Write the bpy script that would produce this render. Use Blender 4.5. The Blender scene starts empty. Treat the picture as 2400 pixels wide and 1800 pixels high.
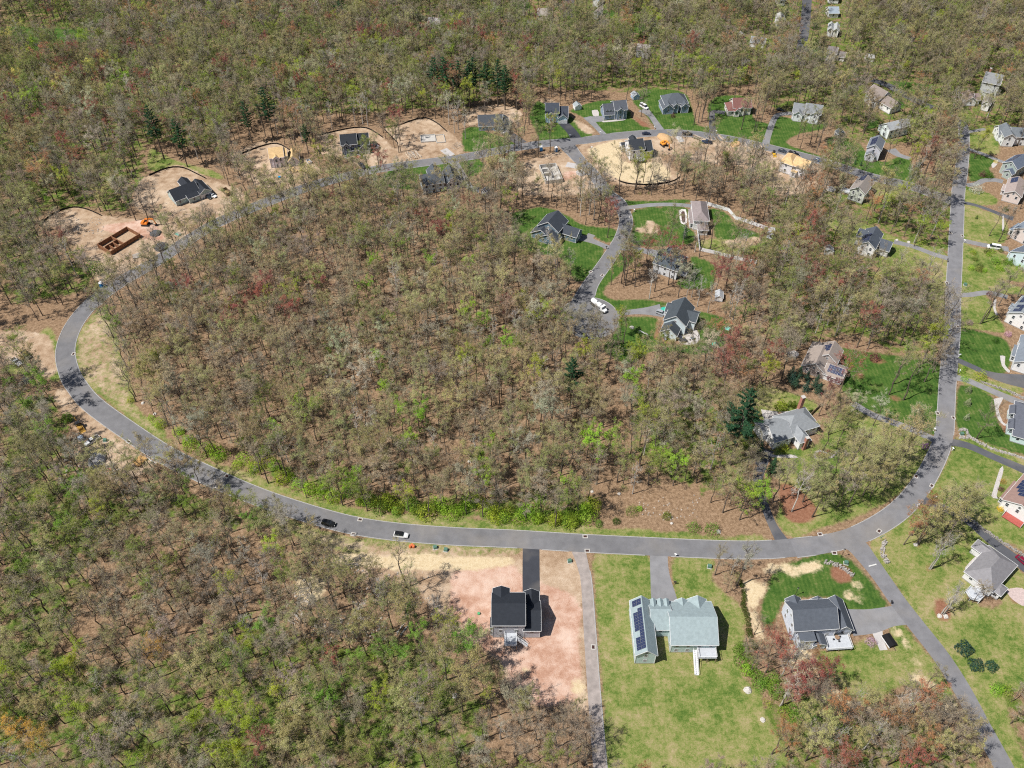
import bpy, bmesh, math, random
import numpy as np
from mathutils import Vector, Matrix

# ---------------------------------------------------------------- camera, sky, sun, exposure
FOC, PITCH, CAMH = 2000.0, math.radians(46.5), 240.0       # focal length in photo pixels (2400 wide), tilt below horizon, height
SUN_EL, SUN_AZ = math.radians(57), math.radians(21)        # shadows run to the right and 21 degrees away from the camera
sc = bpy.context.scene
COL = sc.collection
cam_d = bpy.data.cameras.new('camera')
cam_d.sensor_width = 36.0
cam_d.lens = 36.0 * FOC / 2400.0
cam_d.clip_end = 20000
cam = bpy.data.objects.new('camera', cam_d)
COL.objects.link(cam)
cam.location = (0, 0, CAMH)
cam.rotation_euler = (math.pi / 2 - PITCH, 0, 0)
sc.camera = cam
w = bpy.data.worlds.new('World'); sc.world = w; w.use_nodes = True
wn = w.node_tree.nodes; wl = w.node_tree.links
bg = wn['Background']; bg.inputs['Strength'].default_value = 0.068
sky = wn.new('ShaderNodeTexSky'); sky.sky_type = 'NISHITA'; sky.sun_disc = False
sky.sun_elevation = SUN_EL; sky.sun_rotation = math.radians(270) - SUN_AZ
sky.air_density = 1.0; sky.dust_density = 1.2; sky.ozone_density = 1.0
wl.new(sky.outputs['Color'], bg.inputs['Color'])
sun_d = bpy.data.lights.new('sun', 'SUN'); sun_d.energy = 4.9; sun_d.angle = math.radians(0.53); sun_d.color = (1.0, 0.955, 0.89)
sun = bpy.data.objects.new('sun', sun_d); COL.objects.link(sun)
ldir = Vector((math.cos(SUN_AZ) * math.cos(SUN_EL), math.sin(SUN_AZ) * math.cos(SUN_EL), -math.sin(SUN_EL)))
sun.rotation_euler = ldir.to_track_quat('-Z', 'Y').to_euler()
sun.location = (-60, 60, 200)
sc.view_settings.view_transform = 'Standard'; sc.view_settings.look = 'None'
sc.view_settings.gamma = 1.0; sc.view_settings.exposure = 0.12
sc.render.engine = 'CYCLES'
sc.cycles.max_bounces = 3; sc.cycles.diffuse_bounces = 1; sc.cycles.glossy_bounces = 2
sc.cycles.transmission_bounces = 2; sc.cycles.transparent_max_bounces = 4
sc.cycles.use_denoising = False
sc.cycles.use_adaptive_sampling = True; sc.cycles.adaptive_threshold = 0.03
sc.cycles.pixel_filter_type = 'BLACKMAN_HARRIS'; sc.cycles.filter_width = 1.15

R = random.Random(7)
cP, sP = math.cos(PITCH), math.sin(PITCH)
def gp(px, py, z=0.0):                    # photo pixel -> point on the level plane z
    dx = (px - 1200) / FOC; dy = (900 - py) / FOC
    d = (dx, cP + dy * sP, -sP + dy * cP); t = (z - CAMH) / d[2]
    return Vector((d[0] * t, d[1] * t, z))
K = 3.6867
def tp(tile, x, y):                       # photo studied in 4 x 4 tiles of 600 x 450 px, enlarged K times
    return (600 * int(tile[0]) + x / K, 450 * int(tile[1]) + y / K)
def T(tile, x, y, z=0.0): return gp(*tp(tile, x, y), z)
def pts(tile, s): return [T(tile, *map(float, q.split(','))) for q in s.split()]
def PX(s): return [gp(*map(float, q.split(','))) for q in s.split()]

# ---------------------------------------------------------------- helpers
def obj(name, mesh, mat=None, parent=None, loc=None, rz=None):
    o = bpy.data.objects.new(name, mesh); COL.objects.link(o)
    if mat is not None and mesh is not None and not mesh.materials: mesh.materials.append(mat)
    if parent is not None: o.parent = parent
    if loc is not None: o.location = loc
    if rz is not None: o.rotation_euler = (0, 0, rz)
    return o
def thing(name, label, cat, loc=(0, 0, 0), rz=0.0, group=None):
    o = bpy.data.objects.new(name, None); COL.objects.link(o)
    o.empty_display_size = 0.5
    o.location = loc; o.rotation_euler = (0, 0, rz); tag(o, label, cat, group); return o
def tag(o, label=None, cat=None, group=None, kind=None):
    if label: o['label'] = label
    if cat: o['category'] = cat
    if group: o['group'] = group
    if kind: o['kind'] = kind
    return o
def struct(name, mesh, mat): return tag(obj(name, mesh, mat), kind='structure')
def copy_tree(o, parent=None):
    c = o.copy(); COL.objects.link(c)
    if parent is not None: c.parent = parent
    for ch in o.children: copy_tree(ch, c)
    return c

class MB:                                  # collects shapes, builds ONE mesh
    def __init__(s): s.v = []; s.f = []; s.m = []
    def add(s, v, f, m=0):
        n = len(s.v); s.v += [tuple(p) for p in v]; s.f += [tuple(i + n for i in q) for q in f]; s.m += [m] * len(f); return s
    def box(s, x0, x1, y0, y1, z0, z1, m=0):
        v = [(x0,y0,z0),(x1,y0,z0),(x1,y1,z0),(x0,y1,z0),(x0,y0,z1),(x1,y0,z1),(x1,y1,z1),(x0,y1,z1)]
        return s.add(v, [(0,3,2,1),(4,5,6,7),(0,1,5,4),(1,2,6,5),(2,3,7,6),(3,0,4,7)], m)
    def bar(s, p, q, w, h, m=0):           # beam from p to q
        p, q = Vector(p), Vector(q); d = (q - p).normalized()
        up = Vector((0, 0, 1)) if abs(d.z) < .95 else Vector((1, 0, 0))
        a = d.cross(up).normalized() * w / 2; b = a.cross(d).normalized() * h / 2
        v = [p-a-b, p+a-b, p+a+b, p-a+b, q-a-b, q+a-b, q+a+b, q-a+b]
        return s.add(v, [(0,3,2,1),(4,5,6,7),(0,1,5,4),(1,2,6,5),(2,3,7,6),(3,0,4,7)], m)
    def tube(s, p, q, r0, r1, n=6, m=0, cap=True):
        p, q = Vector(p), Vector(q); d = (q - p)
        if d.length < 1e-6: return s
        d.normalize(); up = Vector((0, 0, 1)) if abs(d.z) < .9 else Vector((1, 0, 0))
        a = d.cross(up).normalized(); b = d.cross(a)
        v = []
        for c, r in ((p, r0), (q, r1)):
            for k in range(n):
                t = 2 * math.pi * k / n; v.append(c + a * (r * math.cos(t)) + b * (r * math.sin(t)))
        f = [(k, (k + 1) % n, n + (k + 1) % n, n + k) for k in range(n)]
        if cap: f += [tuple(range(n - 1, -1, -1)), tuple(range(n, 2 * n))]
        return s.add(v, f, m)
    def loft(s, secs, m=0):                # secs: list of equal-length rings
        n = len(secs[0]); v = [p for r in secs for p in r]; f = []
        for i in range(len(secs) - 1):
            for k in range(n):
                f.append((i*n+k, i*n+(k+1)%n, (i+1)*n+(k+1)%n, (i+1)*n+k))
        f += [tuple(range(n - 1, -1, -1)), tuple((len(secs)-1)*n + k for k in range(n))]
        return s.add(v, f, m)
    def prism(s, poly, z0, z1, m=0):
        n = len(poly); v = [(p[0], p[1], z0) for p in poly] + [(p[0], p[1], z1) for p in poly]
        return s.add(v, [tuple(range(n-1,-1,-1)), tuple(range(n, 2*n))] + [(k,(k+1)%n,n+(k+1)%n,n+k) for k in range(n)], m)
    def mesh(s, name, mats=None, smooth=False):
        me = bpy.data.meshes.new(name); me.from_pydata(s.v, [], s.f)
        if mats:
            for mm in mats: me.materials.append(mm)
            if len(mats) > 1: me.polygons.foreach_set('material_index', s.m)
        bm = bmesh.new(); bm.from_mesh(me); bmesh.ops.recalc_face_normals(bm, faces=bm.faces); bm.to_mesh(me); bm.free()
        if smooth: me.polygons.foreach_set('use_smooth', [True] * len(me.polygons))
        me.update(); return me
    def build(s, name, mat, parent=None, loc=None, rz=None, smooth=False):
        mats = mat if isinstance(mat, (list, tuple)) else [mat]
        return obj(name, s.mesh(name, mats, smooth), None, parent, loc, rz)

def blob(rng, r, n=10, m=6, squash=.7, rough=.25):   # uneven rounded lump sitting on z=0
    v = [(0, 0, r * squash * (1 + rng.uniform(-.1, .1)))]; f = []
    for i in range(1, m):
        a = math.pi / 2 * i / (m - 1)
        for k in range(n):
            t = 2 * math.pi * k / n; q = r * (1 + rng.uniform(-rough, rough))
            v.append((q * math.sin(a) * math.cos(t), q * math.sin(a) * math.sin(t), max(0, r * squash * math.cos(a) * (1 + rng.uniform(-rough, rough))) if i < m - 1 else -0.08))
    for k in range(n): f.append((0, 1 + k, 1 + (k + 1) % n))
    for i in range(m - 2):
        for k in range(n):
            f.append((1 + i*n + k, 1 + (i+1)*n + k, 1 + (i+1)*n + (k+1) % n, 1 + i*n + (k+1) % n))
    return v, f

# ---------------------------------------------------------------- materials
MATS = {}
def pmat(name, col, rough=.8, var=.12, scale=1.5, spec=.25, metal=0.0, bump=0.0, bscale=30, per_obj=0.0):
    if name in MATS: return MATS[name]
    m = bpy.data.materials.new(name); m.use_nodes = True; MATS[name] = m
    N, Lk = m.node_tree.nodes, m.node_tree.links; b = N['Principled BSDF']
    b.inputs['Roughness'].default_value = rough; b.inputs['Metallic'].default_value = metal
    b.inputs['Specular IOR Level'].default_value = spec
    tc = N.new('ShaderNodeTexCoord')
    nz = N.new('ShaderNodeTexNoise'); nz.inputs['Scale'].default_value = scale; nz.inputs['Detail'].default_value = 5
    Lk.new(tc.outputs['Object'], nz.inputs['Vector'])
    mr = N.new('ShaderNodeMapRange'); mr.inputs['From Min'].default_value = .3; mr.inputs['From Max'].default_value = .7
    mr.inputs['To Min'].default_value = 1 - var; mr.inputs['To Max'].default_value = 1 + var
    Lk.new(nz.outputs['Fac'], mr.inputs['Value'])
    vm = N.new('ShaderNodeVectorMath'); vm.operation = 'SCALE'; vm.inputs[0].default_value = col[:3]
    last = mr.outputs['Result']
    if per_obj:
        oi = N.new('ShaderNodeObjectInfo'); mr2 = N.new('ShaderNodeMapRange')
        mr2.inputs['To Min'].default_value = 1 - per_obj; mr2.inputs['To Max'].default_value = 1 + per_obj
        Lk.new(oi.outputs['Random'], mr2.inputs['Value'])
        mm = N.new('ShaderNodeMath'); mm.operation = 'MULTIPLY'; Lk.new(last, mm.inputs[0]); Lk.new(mr2.outputs['Result'], mm.inputs[1]); last = mm.outputs['Value']
    Lk.new(last, vm.inputs['Scale']); Lk.new(vm.outputs['Vector'], b.inputs['Base Color'])
    if bump:
        n2 = N.new('ShaderNodeTexNoise'); n2.inputs['Scale'].default_value = bscale; n2.inputs['Detail'].default_value = 4
        Lk.new(tc.outputs['Object'], n2.inputs['Vector'])
        bp = N.new('ShaderNodeBump'); bp.inputs['Strength'].default_value = bump; bp.inputs['Distance'].default_value = .05
        Lk.new(n2.outputs['Fac'], bp.inputs['Height']); Lk.new(bp.outputs['Normal'], b.inputs['Normal'])
    return m
def wallm(c):
    c = tuple(min(.86, v*1.22+.02) for v in c); return pmat('siding_%.2f_%.2f_%.2f' % c, c, .65, .06, .8, .3)
def roofm(c): return pmat('shingle_%.3f_%.3f_%.3f' % c, c, .85, .10, 1.1, .25, bump=.25, bscale=14)
M_trim = pmat('white_trim', (.78, .79, .8), .5, .04)
M_glass = pmat('window_glass', (.035, .045, .06), .12, .25, .7, .6)
M_conc = pmat('concrete', (.5, .48, .45), .9, .1, .6)
M_foot = pmat('foundation', (.36, .35, .34), .9, .1)
M_dark = pmat('dark_metal', (.03, .03, .033), .5, .1)
M_tyre = pmat('tyre_rubber', (.018, .018, .018), .8, .1)
M_chrome = pmat('rim_metal', (.45, .46, .48), .35, .05, metal=.8)
M_wood = pmat('deck_wood', (.3, .22, .15), .8, .15)
M_greyd = pmat('deck_grey', (.5, .53, .57), .7, .08)
M_ply = pmat('plywood', (.62, .43, .22), .8, .16, .9)
M_solar = pmat('solar_cells', (.022, .032, .085), .25, .15, 2, .5)
M_sframe = pmat('solar_frame', (.38, .4, .43), .4, .05, metal=.5)
M_brick = pmat('brick', (.42, .2, .15), .9, .12, 3)
M_rock = pmat('field_stone', (.36, .335, .31), .9, .3, 1.6, per_obj=.15)
M_pale = pmat('pale_boulder', (.56, .53, .49), .85, .15, 1.0)
M_black = pmat('black_fabric', (.012, .012, .014), .9, .1)
M_light = pmat('lamp_glass', (.75, .75, .72), .2, .02)
M_red = pmat('tail_lens', (.35, .02, .02), .3, .05)
def paint(n, c): return pmat('paint_' + n, c, .28, .03, .7, .5)

# leaf and bark: colour comes from each tree (object or instance property 'tcol')
def leafmat():
    m = bpy.data.materials.new('leaves'); m.use_nodes = True
    N, Lk = m.node_tree.nodes, m.node_tree.links; N.remove(N['Principled BSDF'])
    at = N.new('ShaderNodeAttribute'); at.attribute_type = 'INSTANCER'; at.attribute_name = 'tcol'
    ge = N.new('ShaderNodeNewGeometry'); mr = N.new('ShaderNodeMapRange'); mr.inputs['To Min'].default_value = .72; mr.inputs['To Max'].default_value = 1.28
    Lk.new(ge.outputs['Random Per Island'], mr.inputs['Value'])
    vm = N.new('ShaderNodeVectorMath'); vm.operation = 'SCALE'
    Lk.new(at.outputs['Color'], vm.inputs[0]); Lk.new(mr.outputs['Result'], vm.inputs['Scale'])
    d = N.new('ShaderNodeBsdfDiffuse'); t = N.new('ShaderNodeBsdfTranslucent'); mx = N.new('ShaderNodeMixShader'); mx.inputs[0].default_value = .45
    Lk.new(vm.outputs['Vector'], d.inputs['Color']); Lk.new(vm.outputs['Vector'], t.inputs['Color'])
    Lk.new(d.outputs[0], mx.inputs[1]); Lk.new(t.outputs[0], mx.inputs[2]); Lk.new(mx.outputs[0], N['Material Output'].inputs['Surface'])
    return m
M_leaf = leafmat()
M_bark = pmat('bark', (.15, .123, .1), .95, .25, 1.2, .1, per_obj=.35)
M_twig = pmat('twigs', (.34, .29, .23), .95, .2, .6, .1, per_obj=.3)
M_pbark = pmat('pale_bark', (.5, .47, .43), .9, .25, 1.2, .1, per_obj=.2)

# ---------------------------------------------------------------- ribbons: roads and drives
def catmull(P, step=2.0):
    out = []
    n = len(P)
    for i in range(n - 1):
        p0 = P[max(i-1, 0)]; p1 = P[i]; p2 = P[i+1]; p3 = P[min(i+2, n-1)]
        k = max(2, int((Vector(p2[:2]) - Vector(p1[:2])).length / step))
        for j in range(k):
            t = j / k
            out.append(tuple(.5 * ((2*p1[c]) + (-p0[c]+p2[c])*t + (2*p0[c]-5*p1[c]+4*p2[c]-p3[c])*t*t + (-p0[c]+3*p1[c]-3*p2[c]+p3[c])*t**3) for c in range(len(p1))))
    out.append(tuple(P[-1])); return out
RIBS = []           # (sample array x,y,w, name)
def ribbon_pts(line):                     # line: list of (x,y,w)
    S = catmull(line); Lf, Rt = [], []
    for i, (x, y, wd) in enumerate(S):
        a = S[max(i-1, 0)]; b = S[min(i+1, len(S)-1)]
        d = Vector((b[0]-a[0], b[1]-a[1])); d.normalize(); n = Vector((-d.y, d.x))
        Lf.append((x + n.x*wd/2, y + n.y*wd/2)); Rt.append((x - n.x*wd/2, y - n.y*wd/2))
    return S, Lf, Rt
def ribbon(name, line, z, mat):
    S, Lf, Rt = ribbon_pts(line); n = len(S)
    v = [(p[0], p[1], z) for p in Lf] + [(p[0], p[1], z) for p in Rt]
    me = bpy.data.meshes.new(name); me.from_pydata(v, [], [(i, n+i, n+i+1, i+1) for i in range(n-1)])
    o = struct(name, me, mat); RIBS.append((np.array(S), Lf, Rt, o)); return o
def kerb(name, edges, z0, mat, own):
    runs, cur = [], []
    for p in edges:
        hit = False
        for S, _, _, o in RIBS:
            if o in own: continue
            if np.min(np.hypot(S[:,0]-p[0], S[:,1]-p[1]) - S[:,2]/2) < .15: hit = True; break
        if hit:
            if len(cur) > 1: runs.append(cur)
            cur = []
        else: cur.append(p)
    if len(cur) > 1: runs.append(cur)
    for run in runs:
        mb = MB(); v = []; n = len(run)
        for i, p in enumerate(run):
            a = run[max(i-1,0)]; b = run[min(i+1,n-1)]; d = Vector((b[0]-a[0], b[1]-a[1])); d.normalize(); nx = Vector((-d.y, d.x)) * .14
            v += [(p[0]-nx.x, p[1]-nx.y, -.05), (p[0]+nx.x, p[1]+nx.y, -.05), (p[0]+nx.x, p[1]+nx.y, z0), (p[0]-nx.x, p[1]-nx.y, z0)]
        f = []
        for i in range(n-1):
            for k in range(4): f.append((i*4+k, i*4+(k+1)%4, (i+1)*4+(k+1)%4, (i+1)*4+k))
        f += [(3,2,1,0), ((n-1)*4, (n-1)*4+1, (n-1)*4+2, (n-1)*4+3)]
        mb.add(v, f); tag(mb.build(name, mat), kind='structure')
def asphalt(name, c, var=.14, stretch=None):
    m = bpy.data.materials.new(name); m.use_nodes = True
    N, Lk = m.node_tree.nodes, m.node_tree.links; b = N['Principled BSDF']; b.inputs['Roughness'].default_value = .9; b.inputs['Specular IOR Level'].default_value = .2
    tc = N.new('ShaderNodeTexCoord'); outs = []
    for s, a in ((.05, .10), (.35, var), (6.0, .10)):
        nz = N.new('ShaderNodeTexNoise'); nz.inputs['Scale'].default_value = s; nz.inputs['Detail'].default_value = 6; nz.inputs['Roughness'].default_value = .6
        Lk.new(tc.outputs['Object'], nz.inputs['Vector'])
        mr = N.new('ShaderNodeMapRange'); mr.inputs['From Min'].default_value = .3; mr.inputs['From Max'].default_value = .7; mr.inputs['To Min'].default_value = 1-a; mr.inputs['To Max'].default_value = 1+a
        Lk.new(nz.outputs['Fac'], mr.inputs['Value']); outs.append(mr.outputs['Result'])
    m1 = N.new('ShaderNodeMath'); m1.operation = 'MULTIPLY'; Lk.new(outs[0], m1.inputs[0]); Lk.new(outs[1], m1.inputs[1])
    m2 = N.new('ShaderNodeMath'); m2.operation = 'MULTIPLY'; Lk.new(m1.outputs[0], m2.inputs[0]); Lk.new(outs[2], m2.inputs[1])
    # sandy wash drifting over parts of the paving
    ns = N.new('ShaderNodeTexNoise'); ns.inputs['Scale'].default_value = .06; ns.inputs['Detail'].default_value = 7; Lk.new(tc.outputs['Object'], ns.inputs['Vector'])
    ms = N.new('ShaderNodeMapRange'); ms.inputs['From Min'].default_value = .52; ms.inputs['From Max'].default_value = .75; ms.inputs['To Max'].default_value = .5; Lk.new(ns.outputs['Fac'], ms.inputs['Value'])
    vm = N.new('ShaderNodeVectorMath'); vm.operation = 'SCALE'; vm.inputs[0].default_value = c; Lk.new(m2.outputs[0], vm.inputs['Scale'])
    mx = N.new('ShaderNodeMix'); mx.data_type = 'RGBA'; mx.inputs[7].default_value = (.28, .25, .215, 1)
    Lk.new(ms.outputs['Result'], mx.inputs[0]); Lk.new(vm.outputs['Vector'], mx.inputs[6]); Lk.new(mx.outputs[2], b.inputs['Base Color'])
    bp = N.new('ShaderNodeBump'); bp.inputs['Strength'].default_value = .25; bp.inputs['Distance'].default_value = .02; Lk.new(outs[2], bp.inputs['Height']); Lk.new(bp.outputs['Normal'], b.inputs['Normal'])
    return m
M_road = asphalt('road_asphalt', (.18, .18, .19))
M_road2 = asphalt('older_asphalt', (.2, .2, .212))
M_drive = asphalt('drive_asphalt', (.235, .235, .245))
M_fresh = asphalt('fresh_asphalt', (.05, .054, .066), .1)
M_darkd = asphalt('dark_drive', (.1, .104, .118))
M_kerb = pmat('kerb_stone', (.37, .365, .36), .9, .15, 2)
M_grav = pmat('gravel_lane', (.33, .29, .27), .95, .2, .5, bump=.5)
M_pad = pmat('concrete_pad', (.48, .46, .45), .9, .1, .4)
def LW(pl, ws): # points + widths (one width or one per point)
    return [(p.x, p.y, ws if not isinstance(ws, (list, tuple)) else ws[i]) for i, p in enumerate(pl)]

loop_px = PX('2238,474 2190,456 2125,434 2044,415 1963,389.5 1908,373 1800,346 1715,327 1634,315.5 1553,311 1444,319 1363,330 1281,336.5 1200,347.5 1088,369 1007,380 925,390.5 858,402 736,434 620,476 515,520 439,564 366,613 298,651 244,687 201,725 168,772 153,824 163,875 182,908 217,948 296,1006 388,1066 488,1115 600,1162 708,1199 817,1229 925,1246 1061,1257 1200,1263 1363,1273 1525,1281 1688,1288 1800,1288 1922,1277')
lw = [6.6]*18 + [7.0]*5 + [7.4]*11 + [6.9]*13
loop = ribbon('road', LW(loop_px, lw[:len(loop_px)]), .024, M_road)
right_px = PX('1860,1286 1922,1277 2010,1254 2098,1204 2154,1144 2193,1076 2212,1022 2217,968 2221,895 2232,775 2234,694 2238,613 2242,531 2246,450 2253,401 2259,339 2258,300 2250,285 2238,270')
right = ribbon('road', LW(right_px, [6.8,6.8,6.9,7,6.8,6.6,6.4,6.2,6.2,6.2,6.2,6.2,6.2,6.1,6.0,5.6,5.2,5,4.5]), .032, M_road2)
low_px = PX('1975,1262') + pts('32', '750,1380 850,1500 970,1659') + pts('33', '1120,215 1270,410 1490,690 1670,970 1830,1270 2010,1600 2080,1740')
low = ribbon('road', LW(low_px, [8,7.5,6.4,5.6,5.5,5.5,5.5,5.5,5.5,5.6,5.6]), .040, M_road2)
side_px = pts('20', '470,1250 520,1310 590,1390 680,1480 760,1580 840,1680') + pts('21', '920,80 965,170 985,260 945,395 870,520 790,640 690,780 640,880 600,980')
side = ribbon('road', LW(side_px, [9,7.5,6.6,6.4,6.4,6.2,6.2,6.2,6.2,6.2,6.2,6.4,6.6,8,10]), .048, M_road)
# turning circle at the end of the side street
bulb_c = T('21', 672, 1085); bulb_r = 12.2
bulb_m = MB(); bulb_poly = [(bulb_c.x + bulb_r*math.cos(t*math.pi/24)*1.0, bulb_c.y + bulb_r*math.sin(t*math.pi/24)*1.06) for t in range(48)]
me = bpy.data.meshes.new('turning_circle'); me.from_pydata([(x, y, .056) for x, y in bulb_poly], [], [tuple(range(48))])
bulb = struct('turning_circle', me, M_road)
RIBS.append((np.array([(bulb_c.x, bulb_c.y, 2*bulb_r)]), [], [], bulb))
lane_px = pts('22', '575,1440 600,1520 625,1620') + pts('23', '645,80 680,600 708,1000 765,1700')
lane = ribbon('lane', LW(lane_px, [4.6,4,3.6,3.5,3.7,3.7,3.8]), .016, M_grav)
far1 = ribbon('road', LW(pts('30', '340,-40 322,200 292,400 272,560'), 6.2), .024, M_darkd)
far2 = ribbon('road', LW(pts('30', '900,690 1030,735 1150,800 1290,875 1420,930'), [5,5.5,6,5.5,5]), .024, M_darkd)
far3 = ribbon('road', LW(pts('20', '508,-40 495,60 480,150'), 6), .024, M_darkd)
DR = []
def drive(line, wd, mat=M_drive, z=.012, name='driveway'):
    o = ribbon(name, LW(line, wd), z, mat); DR.append(o); return o
drive(pts('22', '165,1400 165,1659') + pts('23', '168,170'), 5.5, M_fresh)
drive(pts('22', '1268,1440 1270,1550 1280,1659') + pts('23', '1300,120 1320,230'), [5.8,5.8,6.2,7.4,8.4], M_drive)
drive(pts('33', '1200,330 1050,350 880,390 700,400'), [7,6.5,8,9], M_drive)
drive(pts('33', '930,440 960,540 1000,640'), [4,2.6,2.4], M_pad, .008)
drive(pts('32', '1560,500 1720,530 1950,630 2120,700 2300,780'), [3.6,3.2,3.2,3.6,4], M_darkd)
drive(pts('32', '1310,990 1400,1025 1560,1090 1730,1180 1900,1330 2080,1470 2260,1610'), [4.2,3.4,3.2,3.2,3.4,3.8,4.4], M_darkd)
drive(pts('32', '740,170 900,265 1200,375 1370,450 1470,500'), 3.1, M_drive)
drive(pts('32', '130,1370 40,1220 -40,1020 -90,850 -60,700 -20,560'), [4.5,3,3,3.2,4,6], M_darkd)
drive(pts('31', '1560,575 1440,540 1250,470 1090,430'), [3.4,3,3,3.4], M_drive)
drive(pts('31', '1670,415 1850,455 2080,495'), [3.4,3.2,4], M_drive)
drive(pts('31', '1640,890 1750,888 1870,870 1960,878 2070,910'), 2.9, M_drive)
drive(pts('31', '1610,1440 1700,1480 1790,1520 1900,1570 2040,1610 2230,1640'), [3,2.8,2.8,3.2,5.5,8], M_darkd)
drive(pts('31', '1600,1600 1700,1620 1800,1660 1950,1725 2100,1790 2250,1850'), [3.4,3,3,3.2,3.6,4], M_drive)
drive(pts('31', '1690,92 1780,110 1900,150 2040,205 2120,230'), [2.6,2.4,2.4,3,4], M_darkd)
drive(pts('30', '1720,1285 1830,1320 1990,1385 2060,1410'), 2.6, M_drive)
drive(pts('30', '1715,1600 1800,1590 1860,1560 1960,1555 2030,1570'), [3,3,3.2,3.4,4], M_drive)
drive(pts('30', '1685,1150 1760,1135 1880,1115'), 2.4, M_drive)
drive(pts('30', '1060,1290 1130,1340 1230,1370'), [6,4,3], M_drive)
drive(pts('20', '2190,1250 2212,1170 2270,1020 2330,985 2420,980'), [4,3.4,3.2,3.4,4], M_drive)
drive(pts('20', '1735,1170 1728,1000 1745,965 1840,975'), [3.8,3.2,3.4,4], M_darkd)
drive(pts('20', '1295,1140 1200,1000 1130,945'), [4.4,3.4,7], M_drive)
drive(pts('20', '800,1170 725,1090 650,1010'), [3.4,3.2,5], M_drive)
drive(pts('20', '790,1025 700,1030'), 6, M_drive, .008)
drive(pts('20', '560,1205 510,1130 440,1060'), [6,5.6,5.6], M_fresh)
drive(pts('10', '2300,1240 2230,1190 2165,1145'), [6,6,5], M_fresh)
drive(pts('10', '1690,1375 1760,1470 1850,1620 1930,1640'), [5,3.6,3.8,5], M_drive)
drive(pts('10', '1690,1345 1620,1290'), 4.2, M_pad)
drive(pts('20', '470,1420 580,1440'), 4.5, M_pad)
drive(pts('20', '1420,1160 1470,1225'), 3.2, M_pad)
drive(pts('21', '1000,135 1200,112 1400,108 1560,122'), 2.9, M_drive)
drive(pts('21', '850,490 750,445 640,405 545,385'), [3.4,3,4.2,5], M_drive)
drive(pts('21', '660,400 690,365'), 3.6, M_drive, .008)
drive(pts('21', '945,475 1100,500 1200,520 1290,545'), [5,3.4,4.5,5.5], M_drive)
drive(pts('21', '800,1055 900,1050 1050,1035 1180,1028 1290,1025'), [5,3.4,3.2,5,8.5], M_drive)
for o, e in ((loop, .1), (right, .07), (side, .09)):
    S, Lf, Rt, _ = [r for r in RIBS if r[3] is o][0]
    own = [o]
    kerb('kerb', Lf, e, M_kerb, own); kerb('kerb', Rt, e, M_kerb, own)
kerb('kerb', bulb_poly + bulb_poly[:1], .12, M_kerb, [bulb])
S, Lf, Rt, _ = [r for r in RIBS if r[3] is lane][0]
kerb('kerb', Lf[4:], .1, M_kerb, [lane])
me = bpy.data.meshes.new('stop_line'); q = [T('32', 868, 1570), T('32', 935, 1552), T('32', 938, 1562), T('32', 871, 1580)]
me.from_pydata([(p.x, p.y, .046) for p in q], [], [(0, 1, 2, 3)]); struct('stop_line', me, pmat('road_paint', (.62, .62, .6), .8, .2, 4))

# ---------------------------------------------------------------- ground sheet with cover weights
ST = 1.2
xs = np.concatenate([[-9000, -3000, -1200, -700], np.arange(-440, 440.01, ST), [700, 1200, 3000, 9000]])
ys = np.concatenate([[-9000, -2000, -300], np.arange(50, 680.01, ST), [900, 1500, 4000, 12000]])
GX, GY = np.meshgrid(xs, ys); NX, NY = len(xs), len(ys)
def polymask(P):
    P = [(p[0], p[1]) for p in P]; m = np.zeros(GX.shape, bool)
    x0, x1 = min(p[0] for p in P), max(p[0] for p in P); y0, y1 = min(p[1] for p in P), max(p[1] for p in P)
    i0, i1 = np.searchsorted(xs, [x0, x1]); j0, j1 = np.searchsorted(ys, [y0, y1])
    if i1 <= i0 or j1 <= j0: return m
    X = GX[j0:j1, i0:i1]; Y = GY[j0:j1, i0:i1]; ins = np.zeros(X.shape, bool); n = len(P)
    for k in range(n):
        ax, ay = P[k]; bx, by = P[(k+1) % n]
        if ay == by: continue
        c = ((ay > Y) != (by > Y)) & (X < (bx-ax) * (Y-ay) / (by-ay) + ax); ins ^= c
    m[j0:j1, i0:i1] = ins; return m
def smoothpoly(P): return catmull([tuple(p[:2]) for p in P] + [tuple(P[0][:2])], 3.0)[:-1]
COV = {k: np.zeros(GX.shape, np.float32) for k in ('lawn', 'dry', 'dirt', 'red', 'straw', 'mulch', 'under', 'open', 'gravel')}
def cover(kind, tile, s, v=1.0, clear=True, smooth=True):
    P = pts(tile, s); P = smoothpoly(P) if smooth else P; m = polymask(P)
    COV[kind][m] = v
    if clear: COV['open'][m] = 1
def disc(kind, c, r, ry=None, v=1.0):
    cover_pts = [(c.x + r*math.cos(t*.3927)*(1+.18*math.sin(3*t+c.x)), c.y + (ry or r)*math.sin(t*.3927)*(1+.15*math.cos(2*t+c.y))) for t in range(16)]
    m = polymask(cover_pts); COV[kind][m] = v; COV['open'][m] = 1
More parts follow.
